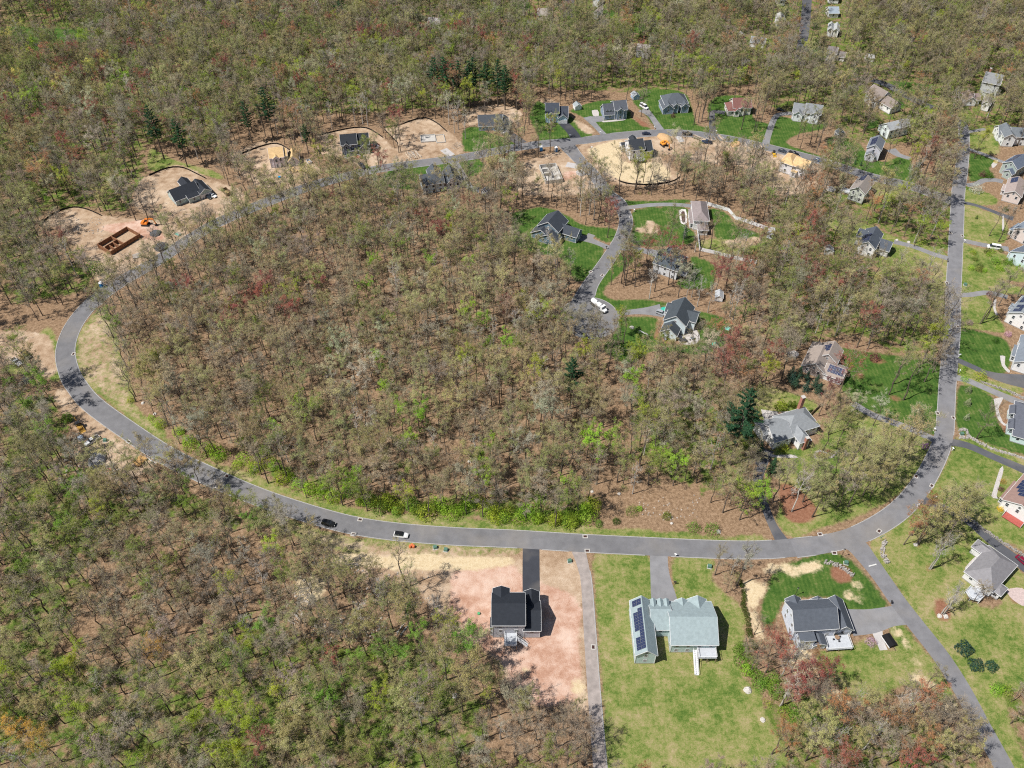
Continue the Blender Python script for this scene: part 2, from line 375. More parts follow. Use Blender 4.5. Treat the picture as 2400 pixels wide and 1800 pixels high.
# lawns
for t, s in (
 ('20', '200,880 300,865 420,960 560,1040 700,1160 620,1190 270,1230 210,1130 150,1000'),
 ('20', '480,960 700,880 900,870 1010,960 1050,1040 1200,1130 820,1160 700,1090 600,1000'),
 ('20', '1040,880 1100,780 1300,770 1480,795 1540,880 1570,960 1590,1080 1700,1100 1720,1150 1300,1125 1150,990'),
 ('20', '1690,900 1760,840 1850,820 2050,850 2090,1040 2200,1060 2180,1235 1760,1145'),
 ('30', '-30,1230 30,1040 100,1000 300,1050 500,1030 490,1110 300,1150 150,1230 400,1330 600,1380 580,1425 300,1345'),
 ('30', '500,1190 620,1180 780,1230 860,1330 1000,1400 1200,1340 1250,1500 1260,1590 900,1510 620,1425 540,1330'),
 ('30', '850,1040 960,1030 940,1100 840,1110'),
 ('30', '1740,1310 1980,1390 1900,1450 1960,1540 1800,1560 1740,1570'),
 ('31', '1655,1170 1760,1190 2070,1290 2060,1560 1780,1520 1650,1430'),
 ('32', '1630,30 1740,10 1950,120 1990,160 1960,250 2050,420 2230,520 2230,620 1740,450 1630,370'),
 ('31', '560,1340 1000,1400 1250,1440 1500,1500 1470,2060 1440,2110 1150,1990 760,1830 640,1700 650,1560'),
 ('21', '0,180 250,130 450,190 620,290 720,300 910,330 840,450 700,370 560,390 800,490 590,790 480,660 400,560 150,520 0,420'),
 ('21', '1030,160 1500,130 1480,280 1560,330 1560,440 1300,470 1010,440 1045,330'),
 ('21', '1690,130 1860,180 1940,290 2150,360 2100,400 1780,410 1740,260'),
 ('21', '930,0 1010,80 1500,65 1560,90 1010,130 960,50'),
 ('21', '940,510 1060,560 1000,640 900,740 810,820 820,920 1250,940 1390,975 1200,1000 850,1035 690,930 690,860 790,690'),
 ('21', '1540,540 1750,630 1760,740 1720,830 1480,830 1420,780 1540,650'),
 ('21', '880,1090 1060,1070 1250,1090 1250,1200 1220,1260 1400,1320 1600,1310 1600,1200 1560,1030 1700,1050 1900,1130 1870,1290 1650,1400 1200,1380 1050,1480 880,1440 790,1330 890,1210'),
 ('10', '1120,1480 1400,1430 1690,1405 1770,1500 1700,1560 1420,1520 1400,1640 1100,1600'),
 ('10', '1750,1400 1900,1365 1980,1440 1850,1530'),
 ('10', '1800,1110 1900,1090 2000,1140 2160,1200 2240,1270 1800,1315 1770,1250'),
 ('00', '0,225 500,245 750,265 800,330 420,440 250,420 0,300'),
 ('20', '0,60 -20,-10 130,-10 130,110'), ('20', '700,100 880,90 860,190 720,200'), ('20', '930,210 1130,200 1130,280 960,270'),
 ('30', '1060,700 1390,730 1390,790 1100,770'), ('30', '380,390 480,420 470,560 360,560'), ('30', '1000,850 1150,860 1180,930 1040,940'),
 ('33', '40,-60 300,-150 500,-200 640,-190 800,-50 950,130 1060,270 900,305 680,300 560,180 350,180 150,220 0,480 -60,300'),
): cover('lawn', t, s)
for t, s in (   # thinner, patchy yellowish grass
 ('31', '1700,130 2030,220 2040,440 1700,390'), ('31', '1690,460 2030,530 2230,680 2230,780 1750,690 1700,600'),
 ('31', '1670,700 1760,700 2230,840 2230,890 1680,860'), ('31', '1665,920 1880,900 1960,1000 2020,1150 2060,1210 1900,1200 1660,1140'),
 ('32', '1610,470 1740,460 2230,640 2230,720 1950,600'), ('32', '1590,560 1850,605 1990,700 1930,950 2000,1120 2230,1260 2230,1450 1600,1060 1450,1020 1370,960 1480,800 1560,640'),
 ('32', '890,1380 930,1300 1200,1140 1300,1060 1450,1090 1720,1200 1900,1360 1940,1460 1760,1620 1720,1850 1950,1950 2230,1780 2230,2620 2000,2600 1850,2480 1700,2300 1400,2020 1200,1830 1060,1690 960,1560'),
 ('33', '960,-150 1150,150 1500,250 1650,500 1900,560 2260,300 2260,1000 2000,900 2260,1760 2130,1760 1950,1380 1700,980 1500,680 1300,430'),
 ('32', '880,1400 960,1270 1260,1100 1420,960 1520,760 1590,560 1600,480 2260,780 2260,1300 2000,1400 2260,1700 2260,1900 1700,1750 1500,1800 1000,1600'),
 ('31', '1650,-40 1760,-40 1850,300 1720,450 1760,900 1700,1200 1800,1560 2230,1700 1990,1760 1640,1600 1640,1000'),
 ('33', '1560,500 1720,760 1800,1000 2000,1300 2260,1700 2120,1700 1900,1330 1700,960'),
 ('33', '380,660 760,590 860,520 950,600 1040,640 1120,600 1020,420 1150,400 1240,520 1450,760 1600,1000 1640,1180 1500,1150 1350,980 1100,960 900,1130 780,1080 600,950 450,800'),
 ('23', '690,-180 1180,-170 1190,200 1000,210 1050,760 1250,760 1350,700 1800,700 1850,300 1720,200 1450,200 1390,-160 1750,-150 1720,0 1850,200 1900,600 1980,850 2130,1000 2212,1250 2320,1700 820,1700 790,1300 740,600'),
 ('23', '980,180 1900,180 1900,760 1020,780'),
 ('32', '-180,60 30,30 250,90 450,180 380,270 100,280 -20,330 -140,220'),
 ('32', '-40,560 400,540 500,380 640,220 760,180 1200,370 1420,480 1390,560 1320,720 1130,950 850,1110 420,1260 200,1335 60,1160 120,1000 60,700'),
 ('31', '420,240 620,210 850,280 1060,380 1250,440 1550,540 1545,970 1380,890 1100,720 1000,580 700,480 600,350'),
 ('30', '860,1560 1000,1580 1200,1650 1100,1700 1000,1760 880,1740 830,1650'), ('30', '1740,1150 1960,1110 2000,1300 1950,1340 1740,1280'),
 ('31', '1700,10 1900,0 2000,100 1850,110 1710,80'), ('30', '1640,1020 1760,990 1720,1080 1650,1080'),
 ('01', '860,1000 930,1010 1010,1250 1050,1450 1120,1659 760,1659 650,1450 680,1220'),
 ('02', '720,-20 1110,0 1180,200 1420,400 1500,520 1850,680 2230,790 2230,890 1860,750 1300,430 900,130'),
 ('12', '-20,790 400,950 650,1020 1000,1100 1600,1150 2230,1190 2230,1270 1400,1230 900,1180 500,1050 -20,880'),
 ('22', '-20,1190 700,1235 1500,1285 1850,1320 2180,1310 2180,1380 1300,1350 600,1305 -20,1270'),
 ('12', '-20,1040 300,1170 700,1300 1200,1350 2230,1400 2230,1510 1000,1490 500,1370 -20,1150'),
 ('00', '1300,1250 1500,1380 1850,1480 1950,1560 1700,1500 1300,1470'),
 ('21', '1780,400 2150,380 2212,450 2212,520 1900,540 1620,480 1580,430'),
 ('02', '-10,-100 400,-60 480,0 560,-150 430,-500 330,-430'),
): cover('dry', t, s)
for t, s in (   # open tan ground
 ('01', '320,270 640,130 880,200 1150,230 1500,260 1640,320 1400,560 1000,720 870,790 690,600 600,420 480,310'),
 ('00', '1230,1540 1480,1430 1600,1440 1850,1560 2060,1640 2150,1800 1900,1960 1500,1900 1250,1850 1150,1720'),
 ('10', '-230,1330 50,1220 200,1240 450,1400 580,1480 420,1640 150,1650 -100,1530'),
 ('10', '530,1170 900,1095 1090,1180 1240,1420 960,1470 850,1410 700,1350 540,1330'),
 ('10', '1090,1110 1450,1015 1660,1130 1800,1280 1710,1345 1400,1395 1200,1400 1220,1240'),
 ('10', '1820,960 2000,905 2150,915 2290,960 2240,1060 2000,1000 1850,1100'),
 ('20', '570,1280 640,1220 900,1185 1150,1170 1250,1190 1260,1330 1440,1500 1440,1570 1200,1615 950,1600 820,1540 650,1390'),
 ('20', '1170,1180 1300,1150 1800,1180 2230,1280 2400,1340 2250,1560 2000,1440 1800,1420 1500,1400 1400,1340 1250,1310'),
 ('20', '60,1420 300,1330 480,1320 560,1400 640,1440 730,1570 600,1680 100,1680 30,1560'),
 ('30', '-60,1285 90,1280 300,1380 440,1460 440,1590 220,1680 0,1650'),
 ('01', '-60,1200 340,1215 450,1300 490,1580 330,1580 200,1440 -60,1500'),
 ('02', '520,20 640,120 1080,480 1200,600 1370,700 1000,840 760,760 620,570 700,440 540,250 470,100'),
 ('23', '-1320,-150 -1000,-260 -200,-270 570,-180 600,200 640,600 650,1000 720,1230 400,1080 100,1130 -150,720 -500,520 -700,270 -900,60 -1280,80'),
 ('21', '1150,250 1200,240 1270,300 1250,360 1060,340 1060,310 1160,300'), ('21', '1800,420 2150,390 2212,420 2000,480 1850,480'),
 ('20', '200,860 330,850 400,930 360,960 280,890'), ('20', '480,1000 640,1080 720,1140 640,1160 540,1060'),
 ('22', '500,1440 560,1440 620,1659 690,1659 690,1800 540,1800'),
): cover('dirt', t, s)
for t, s, v in (('01', '860,1000 930,1010 1010,1250 1050,1450 1120,1659 760,1659 650,1450 680,1220', .55), ('02', '720,-20 1110,0 1180,200 1420,400 1500,520 1850,680 2230,790 2230,890 1860,750 1300,430 900,130', .5), ('12', '-20,790 400,950 650,1020 1000,1100 1600,1150 2230,1190 2230,1270 1400,1230 900,1180 500,1050 -20,880', .42), ('22', '-20,1190 700,1235 1500,1285 1850,1320 2180,1310 2180,1380 1300,1350 600,1305 -20,1270', .42), ('12', '-20,1040 300,1170 700,1300 1200,1350 2230,1400 2230,1510 1000,1490 500,1370 -20,1150', .55), ('33', '1000,-100 1200,150 1480,520 1750,950 2150,1700 2230,1700 1900,1050 1600,560 1350,260', .4)): cover('dirt', t, s, v)
for t, s in (
 ('23', '-520,-40 0,-110 80,0 560,200 570,600 600,1000 300,1120 50,1030 -100,720 -350,560 -520,320'),
 ('01', '830,300 1200,245 1340,280 1420,420 1200,400 1000,360'), ('20', '420,1490 560,1470 560,1530 430,1560'),
): cover('red', t, s)
for t, s in (
 ('20', '640,1290 900,1210 960,1240 960,1400 1250,1400 1380,1520 1200,1590 960,1560 800,1480'),
 ('23', '1960,20 2150,60 2230,100 2100,250 2095,330 2175,480 2165,610 2060,420 2020,250 1985,120'),
 ('33', '180,550 370,640 440,800 390,900 600,1000 910,1150 880,1190 650,1110 400,960 250,880 190,700'),
 ('32', '20,1540 130,1570 60,1640 -60,1660'), ('33', '1500,1080 1600,1060 1650,1130 1580,1230 1500,1180'),
 ('23', '520,880 620,900 640,1040 560,1030 500,960'), ('23', '60,780 150,770 150,860 90,870'),
 ('13', '350,0 600,30 560,200 420,260 340,120'), ('12', '650,1450 1000,1480 1500,1480 2200,1500 2200,1580 1400,1600 700,1560'),
): cover('straw', t, s)
for x, y in ((770,70),(690,160),(805,210),(1115,485),(1190,590),(1285,740),(1275,880),(1400,940)): disc('straw', T('33', x, y), 1.55, 1.75, 1.3)
for x, y in ((370,1580),(430,1570),(300,1605),(210,1640),(175,1578)): disc('straw', T('32', x, y), 1.6, 1.8, 1.3)
for t, s in (
 ('32', '510,1590 640,1555 740,1640 700,1730 560,1690'), ('33', '1450,160 1530,180 1590,330 1560,390 1450,370 1430,280'),
 ('32', '90,820 250,900 420,1060 380,1190 200,1200 110,1060'), ('21', '1240,1090 1290,1130 1300,1270 1430,1330 1350,1330 1220,1260 1255,1180'),
 ('32', '400,600 440,570 560,560 580,600 440,655'), ('32', '1000,80 1060,90 1190,140 1150,160 1010,110'),
 ('31', '880,1430 1040,1450 1000,1490 890,1475'), ('31', '745,1570 800,1555 860,1585 800,1615 745,1600'),
 ('32', '2020,230 2060,320 2120,420 2040,440 2030,340'), ('20', '1030,940 1080,1010 1150,1060 1200,1100 1120,1090 1050,1010'),
 ('33', '2060,110 2140,130 2212,230 2160,260 2080,180'), ('23', '1960,60 2000,120 2010,300 2060,520 2120,640 2060,620 2000,400 1975,200'),
): cover('mulch', t, s)
disc('mulch', T('32', 1395, 1590), 1.6); disc('mulch', T('32', 1290, 1385), 1.8); disc('mulch', T('32', 1175, 225), 1.6, 1.2)
# cleared strip through the wood, still under leaf litter
for t, s in (('22', '790,-120 900,-60 960,300 920,500 970,700 880,850 1000,950 1600,960 1850,1120 2100,1200 1850,1320 700,1250 690,1000 780,900 850,650 850,450'),
             ('12', '2150,1000 2212,980 2212,1200 2140,1200'), ('21', '800,850 1000,830 1200,900 1250,950 900,940'), ('21', '1300,940 1450,960 1600,1000 1700,1060 1900,1130 2000,1100 1700,980 1500,930'),
             ('21', '1640,490 1750,640 1960,700 1900,640 1720,540'), ('32', '10,20 200,70 470,185 450,200 200,90 10,40'),
             ('20', '800,760 1000,780 1080,860 1000,960 900,880 700,860'), ('01', '-20,1000 500,1000 640,960 560,1180 440,1250 0,1210')):
    COV['open'][polymask(smoothpoly(pts(t, s)))] = 1
for t, s in (   # green undergrowth below the trees
 ('00', '0,0 2212,0 2212,600 1900,1240 1300,1250 1200,1659 0,1659'), ('01', '0,0 1110,0 1120,170 880,190 640,110 330,250 500,500 700,620 860,780 640,900 300,960 0,900'),
 ('02', '0,0 480,80 560,250 640,560 700,760 900,860 1400,900 1800,1000 2212,1120 2212,1300 1200,1200 700,1659 0,1659'),
 ('03', '0,0 700,0 600,600 1200,700 1800,500 2212,300 2212,1700 0,1700'), ('13', '-20,300 400,450 900,550 1400,500 1900,900 1900,1700 -20,1700'),
 ('30', '0,0 2212,0 2212,1100 1600,1200 800,1250 500,1000 0,900'), ('20', '0,0 2212,0 2212,700 0,700'), ('31', '0,0 1600,0 1500,1400 700,1250 0,1300'),
 ('10', '0,0 2212,0 2212,800 0,900'), ('33', '0,800 500,1000 1000,1200 1500,1250 1900,1700 0,1700'), ('33', '1900,900 2230,1000 2230,1700 1950,1250'),
 ('12', '0,400 300,700 700,800 1000,950 1700,950 2212,900 2212,1200 1500,1160 600,1000 0,800'), ('22', '0,900 500,850 680,1000 690,1240 0,1200'), ('22', '1000,0 2212,0 2000,900 1500,900 1050,600'),
): cover('under', t, s, .62, clear=False)
for S, Lf, Rt, o in RIBS:
    for x, y, wd in S:
        i0, i1 = np.searchsorted(xs, [x - wd/2 - 2.5, x + wd/2 + 2.5]); j0, j1 = np.searchsorted(ys, [y - wd/2 - 2.5, y + wd/2 + 2.5])
        COV['open'][j0:j1, i0:i1][np.hypot(GX[j0:j1, i0:i1]-x, GY[j0:j1, i0:i1]-y) < wd/2 + 2.0] = 1
def blur(a, n):
    for _ in range(n):
        a = (a + np.roll(a, 1, 0) + np.roll(a, -1, 0)) / 3; a = (a + np.roll(a, 1, 1) + np.roll(a, -1, 1)) / 3
    return a
# litter shows through where dirt or grass lie on top of each other: last painted wins
for k in ('under', 'lawn', 'dry', 'dirt', 'red', 'straw', 'mulch'):
    COV[k] = blur(COV[k], 4 if k == 'under' else 2)
me = bpy.data.meshes.new('ground')
co = np.stack([GX, GY, np.zeros_like(GX)], -1).reshape(-1, 3).astype(np.float32)
me.vertices.add(len(co)); me.vertices.foreach_set('co', co.ravel())
ii = (np.arange(NY-1)[:, None] * NX + np.arange(NX-1)[None, :]).ravel()
quad = np.stack([ii, ii+1, ii+NX+1, ii+NX], -1).ravel().astype(np.int32)
nf = len(ii); me.loops.add(nf*4); me.loops.foreach_set('vertex_index', quad)
me.polygons.add(nf); me.polygons.foreach_set('loop_start', np.arange(0, nf*4, 4, dtype=np.int32))
me.update(calc_edges=True)
for an, ks in (('coverA', ('lawn', 'dry', 'dirt')), ('coverB', ('red', 'straw', 'mulch')), ('coverC', ('under', 'gravel', 'open'))):
    at = me.color_attributes.new(an, 'FLOAT_COLOR', 'POINT')
    at.data.foreach_set('color', np.stack([COV[k].ravel() for k in ks] + [np.ones(NX*NY)], -1).astype(np.float32).ravel())
def groundmat():
    m = bpy.data.materials.new('ground_cover'); m.use_nodes = True
    N, Lk = m.node_tree.nodes, m.node_tree.links; b = N['Principled BSDF']; b.inputs['Roughness'].default_value = .95; b.inputs['Specular IOR Level'].default_value = .1
    tc = N.new('ShaderNodeTexCoord')
    def noise(s, det=6, ro=.62, off=0):
        n = N.new('ShaderNodeTexNoise'); n.inputs['Scale'].default_value = s; n.inputs['Detail'].default_value = det; n.inputs['Roughness'].default_value = ro
        mp = N.new('ShaderNodeMapping'); mp.inputs['Location'].default_value = (off, off*.7, 0); Lk.new(tc.outputs['Object'], mp.inputs['Vector']); Lk.new(mp.outputs['Vector'], n.inputs['Vector']); return n.outputs['Fac']
    def ramp(f, stops):
        r = N.new('ShaderNodeValToRGB'); e = r.color_ramp.elements
        while len(e) < len(stops): e.new(.5)
        for q, (p, c) in zip(e, stops): q.position = p; q.color = (*c, 1)
        Lk.new(f, r.inputs['Fac']); return r.outputs['Color']
    def mix(a, c, f):
        x = N.new('ShaderNodeMix'); x.data_type = 'RGBA'; Lk.new(f, x.inputs[0]); Lk.new(a, x.inputs[6]); Lk.new(c, x.inputs[7]); return x.outputs[2]
    def chan(at):
        a = N.new('ShaderNodeAttribute'); a.attribute_name = at; s = N.new('ShaderNodeSeparateColor'); Lk.new(a.outputs['Color'], s.inputs[0]); return s.outputs
    A, B_, C = chan('coverA'), chan('coverB'), chan('coverC')
    edge = noise(.5, 3, .7, 31)
    def fac(w, amp=.7, lo=.3, hi=.7, e=None):
        s = N.new('ShaderNodeMath'); s.operation = 'MULTIPLY_ADD'; s.inputs[1].default_value = amp; Lk.new(e or edge, s.inputs[0]); Lk.new(w, s.inputs[2])
        q = N.new('ShaderNodeMath'); q.operation = 'SUBTRACT'; q.inputs[1].default_value = amp/2; Lk.new(s.outputs[0], q.inputs[0])
        r = N.new('ShaderNodeMapRange'); r.interpolation_type = 'SMOOTHSTEP'; r.inputs['From Min'].default_value = lo; r.inputs['From Max'].default_value = hi; Lk.new(q.outputs[0], r.inputs['Value']); return r.outputs['Result']
    n5 = noise(.055, 4, .6, 77)
    n1, n2, n3, n4 = noise(.12, 3, .65), noise(.9, 3, .75, 5), noise(3.2, 2, .75, 9), noise(.25, 4, .65, 17)
    def blend(x, y, f=.5):
        q = N.new('ShaderNodeMix'); q.data_type = 'FLOAT'; q.inputs[0].default_value = f; Lk.new(x, q.inputs[2]); Lk.new(y, q.inputs[3]); return q.outputs[0]
    litter = ramp(blend(n2, n3, .45), [(.3, (.085, .052, .032)), (.43, (.2, .13, .078)), (.55, (.32, .215, .135)), (.68, (.47, .35, .24))])
    green = ramp(blend(n2, n3), [(.3, (.045, .075, .016)), (.5, (.11, .165, .03)), (.65, (.22, .25, .07))])
    col = mix(litter, green, fac(C[0], 1.5, .42, .75, n4))
    dirt = ramp(blend(blend(n4, n5, .45), n3, .3), [(.36, (.2, .125, .075)), (.44, (.35, .24, .155)), (.52, (.47, .35, .245)), (.6, (.58, .46, .345)), (.68, (.64, .53, .42))])
    dry = ramp(blend(blend(blend(n4, n5, .5), n2, .3), n3, .2), [(.38, (.05, .11, .018)), (.45, (.115, .175, .035)), (.5, (.21, .235, .07)), (.555, (.31, .275, .125)), (.63, (.42, .33, .205))])
    wv = N.new('ShaderNodeTexWave'); wv.inputs['Scale'].default_value = .22; wv.inputs['Distortion'].default_value = .6; Lk.new(tc.outputs['Object'], wv.inputs['Vector'])
    lawn = ramp(blend(blend(blend(n4, n2, .4), n3, .25), wv.outputs['Fac'], .045), [(.36, (.03, .07, .014)), (.46, (.05, .112, .02)), (.55, (.09, .15, .032)), (.64, (.2, .2, .08))])
    red = ramp(blend(blend(n5, n4, .5), n3, .2), [(.36, (.33, .17, .11)), (.46, (.47, .28, .2)), (.54, (.6, .42, .33)), (.64, (.67, .52, .43))])
    straw = ramp(blend(n2, n3), [(.3, (.42, .31, .17)), (.5, (.62, .5, .32)), (.7, (.72, .62, .44))])
    mulch = ramp(blend(n2, n3), [(.3, (.13, .055, .03)), (.5, (.27, .13, .08)), (.7, (.36, .21, .14))])
    for c, w_, am in ((dry, A[1], .8), (lawn, A[0], .7), (dirt, A[2], .9), (red, B_[0], 1.0), (straw, B_[1], .9), (mulch, B_[2], .5)): col = mix(col, c, fac(w_, am))
    Lk.new(col, b.inputs['Base Color'])
    bp = N.new('ShaderNodeBump'); bp.inputs['Strength'].default_value = .55; bp.inputs['Distance'].default_value = .25; Lk.new(n3, bp.inputs['Height']); Lk.new(bp.outputs['Normal'], b.inputs['Normal'])
    return m
struct('ground', me, groundmat())
def is_open(x, y):
    i = int(np.searchsorted(xs, x)) ; j = int(np.searchsorted(ys, y))
    return COV['open'][min(j, NY-1), min(i, NX-1)] > .5
def block(x, y, r):
    i0, i1 = np.searchsorted(xs, [x-r, x+r]); j0, j1 = np.searchsorted(ys, [y-r, y+r])
    COV['open'][j0:j1, i0:i1][np.hypot(GX[j0:j1, i0:i1]-x, GY[j0:j1, i0:i1]-y) < r] = 1

# ---------------------------------------------------------------- houses
CAMV = Vector((0, 0, CAMH))
def win_mesh(wd, ht, key):
    if key in WM: return WM[key]
    f = MB(); t = .09                                                    # frame stands proud of the wall, glass sits back in it
    f.box(-wd/2-t, wd/2+t, -.05, .02, -ht/2-t-.04, -ht/2).box(-wd/2-t, wd/2+t, -.05, .02, ht/2, ht/2+t)
    f.box(-wd/2-t, -wd/2, -.05, .02, -ht/2, ht/2).box(wd/2, wd/2+t, -.05, .02, -ht/2, ht/2).box(-wd/2, wd/2, -.045, .02, -.03, .03)
    p = MB(); p.box(-wd/2, wd/2, -.02, .015, -ht/2, ht/2)
    WM[key] = (f.mesh('window', [M_trim]), p.mesh('pane', [M_glass])); return WM[key]
WM = {}
def add_window(root, x, y, z, rz, wd=.95, ht=1.45):
    a, b = win_mesh(wd, ht, (wd, ht))
    o = obj('window', a, None, root, (x, y, z), rz); obj('pane', b, None, o); return o
def gdoor_mesh():
    if 'gd' in WM: return WM['gd']
    m = MB(); m.box(-1.3, 1.3, -.05, .03, 0, 2.2)
    for i in range(4):
        for j in range(4): m.box(-1.22+j*.62, -.70+j*.62, -.075, -.05, .08+i*.54, .48+i*.54)
    WM['gd'] = m.mesh('garage_door', [M_trim]); return WM['gd']
def door_mesh():
    if 'd' in WM: return WM['d']
    m = MB(); m.box(-.62, .62, -.06, .02, 0, 2.25); m.box(-.48, .48, -.085, -.06, .05, 2.1, 1)
    WM['d'] = m.mesh('door', [M_trim, pmat('door_paint', (.12, .06, .05), .5)]); return WM['d']
def wing_geo(W):
    x0, x1, y0, y1, ev, ax, pi_ = W[:7]
    half = ((y1-y0) if ax == 'x' else (x1-x0)) / 2
    if ax == 'h': half = min(x1-x0, y1-y0) / 2
    return half, ev + half * pi_
def build_wing(root, W, wallmat, roofmat, trim=M_trim, ov=.4):
    x0, x1, y0, y1, ev, ax, pi_ = W[:7]; half, rz = wing_geo(W); th = .2
    wl_, rf, tr = MB(), MB(), MB()
    wl_.box(x0-.03, x1+.03, y0-.03, y1+.03, -.3, .35, 1)
    if ax in 'xy':
        def C(u, v, z): return (u, v, z) if ax == 'x' else (v, u, z)       # u along the ridge, v across
        u0, u1, v0, v1 = (x0, x1, y0, y1) if ax == 'x' else (y0, y1, x0, x1); vm = (v0+v1)/2; e = .06
        prof = [(v0, .35), (v1, .35), (v1, ev-e), (vm, rz-e), (v0, ev-e)]
        v = [C(u0, a, b) for a, b in prof] + [C(u1, a, b) for a, b in prof]
        wl_.add(v, [(0,1,2,3,4), (9,8,7,6,5)] + [(k, (k+1)%5, 5+(k+1)%5, 5+k) for k in range(5)])
        lo = ev - ov*pi_
        for s, ve in ((-1, v0-ov), (1, v1+ov)):
            sec = [(ve, lo-.02), (vm, rz-.02), (vm, rz+th), (ve, lo+th-.02)]
            v = [C(u0-ov, a, b) for a, b in sec] + [C(u1+ov, a, b) for a, b in sec]
            rf.add(v, [(0,1,2,3), (7,6,5,4)] + [(k, (k+1)%4, 4+(k+1)%4, 4+k) for k in range(4)])
            tr.add([C(u, ve+s*q, z) for u in (u0-ov, u1+ov) for q, z in ((.01, lo-.1), (.1, lo-.1), (.1, lo+.15), (.01, lo+.15))], [(0,1,2,3), (7,6,5,4)] + [(k, (k+1)%4, 4+(k+1)%4, 4+k) for k in range(4)])
            for uu, sg in ((u0-ov, -1), (u1+ov, 1)):
                tr.add([C(uu+sg*q, a, b) for q in (.01, .09) for a, b in ((ve, lo-.12), (vm, rz-.12), (vm, rz+.16), (ve, lo+.16))], [(0,1,2,3), (7,6,5,4)] + [(k, (k+1)%4, 4+(k+1)%4, 4+k) for k in range(4)])
        for cx in (x0, x1):
            for cy in (y0, y1): tr.box(cx-.09, cx+.09, cy-.09, cy+.09, .3, ev-.15)
    elif ax == 'h':
        wl_.box(x0, x1, y0, y1, .35, ev); X0, X1, Y0, Y1 = x0-ov, x1+ov, y0-ov, y1+ov; lo = ev - ov*pi_ + .12
        if x1-x0 >= y1-y0: r0, r1 = (x0+half, (y0+y1)/2), (x1-half, (y0+y1)/2)
        else: r0, r1 = ((x0+x1)/2, y0+half), ((x0+x1)/2, y1-half)
        base = [(X0,Y0), (X1,Y0), (X1,Y1), (X0,Y1)]
        v = [(a, b, lo-.14) for a, b in base] + [(a, b, lo) for a, b in base] + [(*r0, rz+.12), (*r1, rz+.12)]
        f = [(3,2,1,0)] + [(k,(k+1)%4,4+(k+1)%4,4+k) for k in range(4)]
        f += [(4,5,9,8), (5,6,9), (6,7,8,9), (7,4,8)] if x1-x0 >= y1-y0 else [(4,5,8), (5,6,9,8), (6,7,9), (7,4,8,9)]
        rf.add(v, f)
        tr.box(X0-.09, X1+.09, Y0-.1, Y0-.01, lo-.2, lo+.02); tr.box(X0-.09, X1+.09, Y1+.01, Y1+.1, lo-.2, lo+.02)
        tr.box(X0-.1, X0-.01, Y0-.005, Y1+.005, lo-.2, lo+.02); tr.box(X1+.01, X1+.1, Y0-.005, Y1+.005, lo-.2, lo+.02)
    else:
        wl_.box(x0, x1, y0, y1, .35, ev); rf.box(x0-.2, x1+.2, y0-.2, y1+.2, ev+.005, ev+.2); tr.box(x0-.22, x1+.22, y0-.26, y0-.205, ev-.1, ev+.18)
    wl_.build('wall', [wallmat, M_foot], root); rf.build('roof', roofmat, root); tr.build('trim', trim, root)
def deck(root, x0, x1, y0, y1, z, mat=M_greyd, stair=None, skip=''):
    d = MB()
    nb = max(3, int((y1-y0)/.45))
    for i in range(nb): d.box(x0, x1, y0+(y1-y0)*i/nb, y0+(y1-y0)*(i+.985)/nb, z-.12, z)
    d.box(x0+.1, x1-.1, y0+.1, y0+.25, z-.35, z-.125); o = d.build('deck', mat, root)
    for px, py in ((x0+.15, y0+.15), (x1-.15, y0+.15), ((x0+x1)/2, y0+.15)):
        MB().box(px-.09, px+.09, py-.07, py+.07, -.2, z-.13).build('post', M_wood, o)
    def rail(a, b):
        r = MB(); r.bar((*a, z+.95), (*b, z+.95), .09, .09); r.bar((*a, z+.15), (*b, z+.15), .06, .06)
        n = max(2, int((Vector(b)-Vector(a)).length/.35))
        for i in range(n+1):
            q = Vector(a).lerp(Vector(b), i/n); wv = .1 if i % 5 == 0 else .045
            r.box(q.x-wv/2, q.x+wv/2, q.y-wv/2, q.y+wv/2, z+.01, z+.93)
        r.build('railing', M_trim, o)
    if 'l' not in skip: rail((x0+.06, y0+.06), (x0+.06, y1))
    if 'r' not in skip: rail((x1-.06, y0+.06), (x1-.06, y1))
    if 'f' not in skip: rail((x0+.06, y0+.06), (x1-.06, y0+.06))
    if stair:
        (sx, sy), (ex, ey), wd = stair; s = MB(); n = max(3, int(z/.2)); d_ = Vector((ex-sx, ey-sy)); p = Vector((-d_.y, d_.x)).normalized()*wd/2
        for i in range(n):
            q = Vector((sx, sy)) + d_*((i+.5)/n); h = z*(1-(i+.6)/n); e = d_/n*.56
            c = [q-p-e, q+p-e, q+p+e, q-p+e]; s.prism([tuple(k) for k in c], h-.06, h)
        for sg in (-1, 1): s.bar((sx+sg*p.x, sy+sg*p.y, z+.9), (ex+sg*p.x, ey+sg*p.y, .9), .08, .08); s.bar((sx+sg*p.x, sy+sg*p.y, z-.2), (ex+sg*p.x, ey+sg*p.y, -.05), .07, .26); s.box(ex+sg*p.x-.05, ex+sg*p.x+.05, ey+sg*p.y-.05, ey+sg*p.y+.05, -.1, .9)
        s.build('stairs', M_trim, root)
    return o
PANEL = []
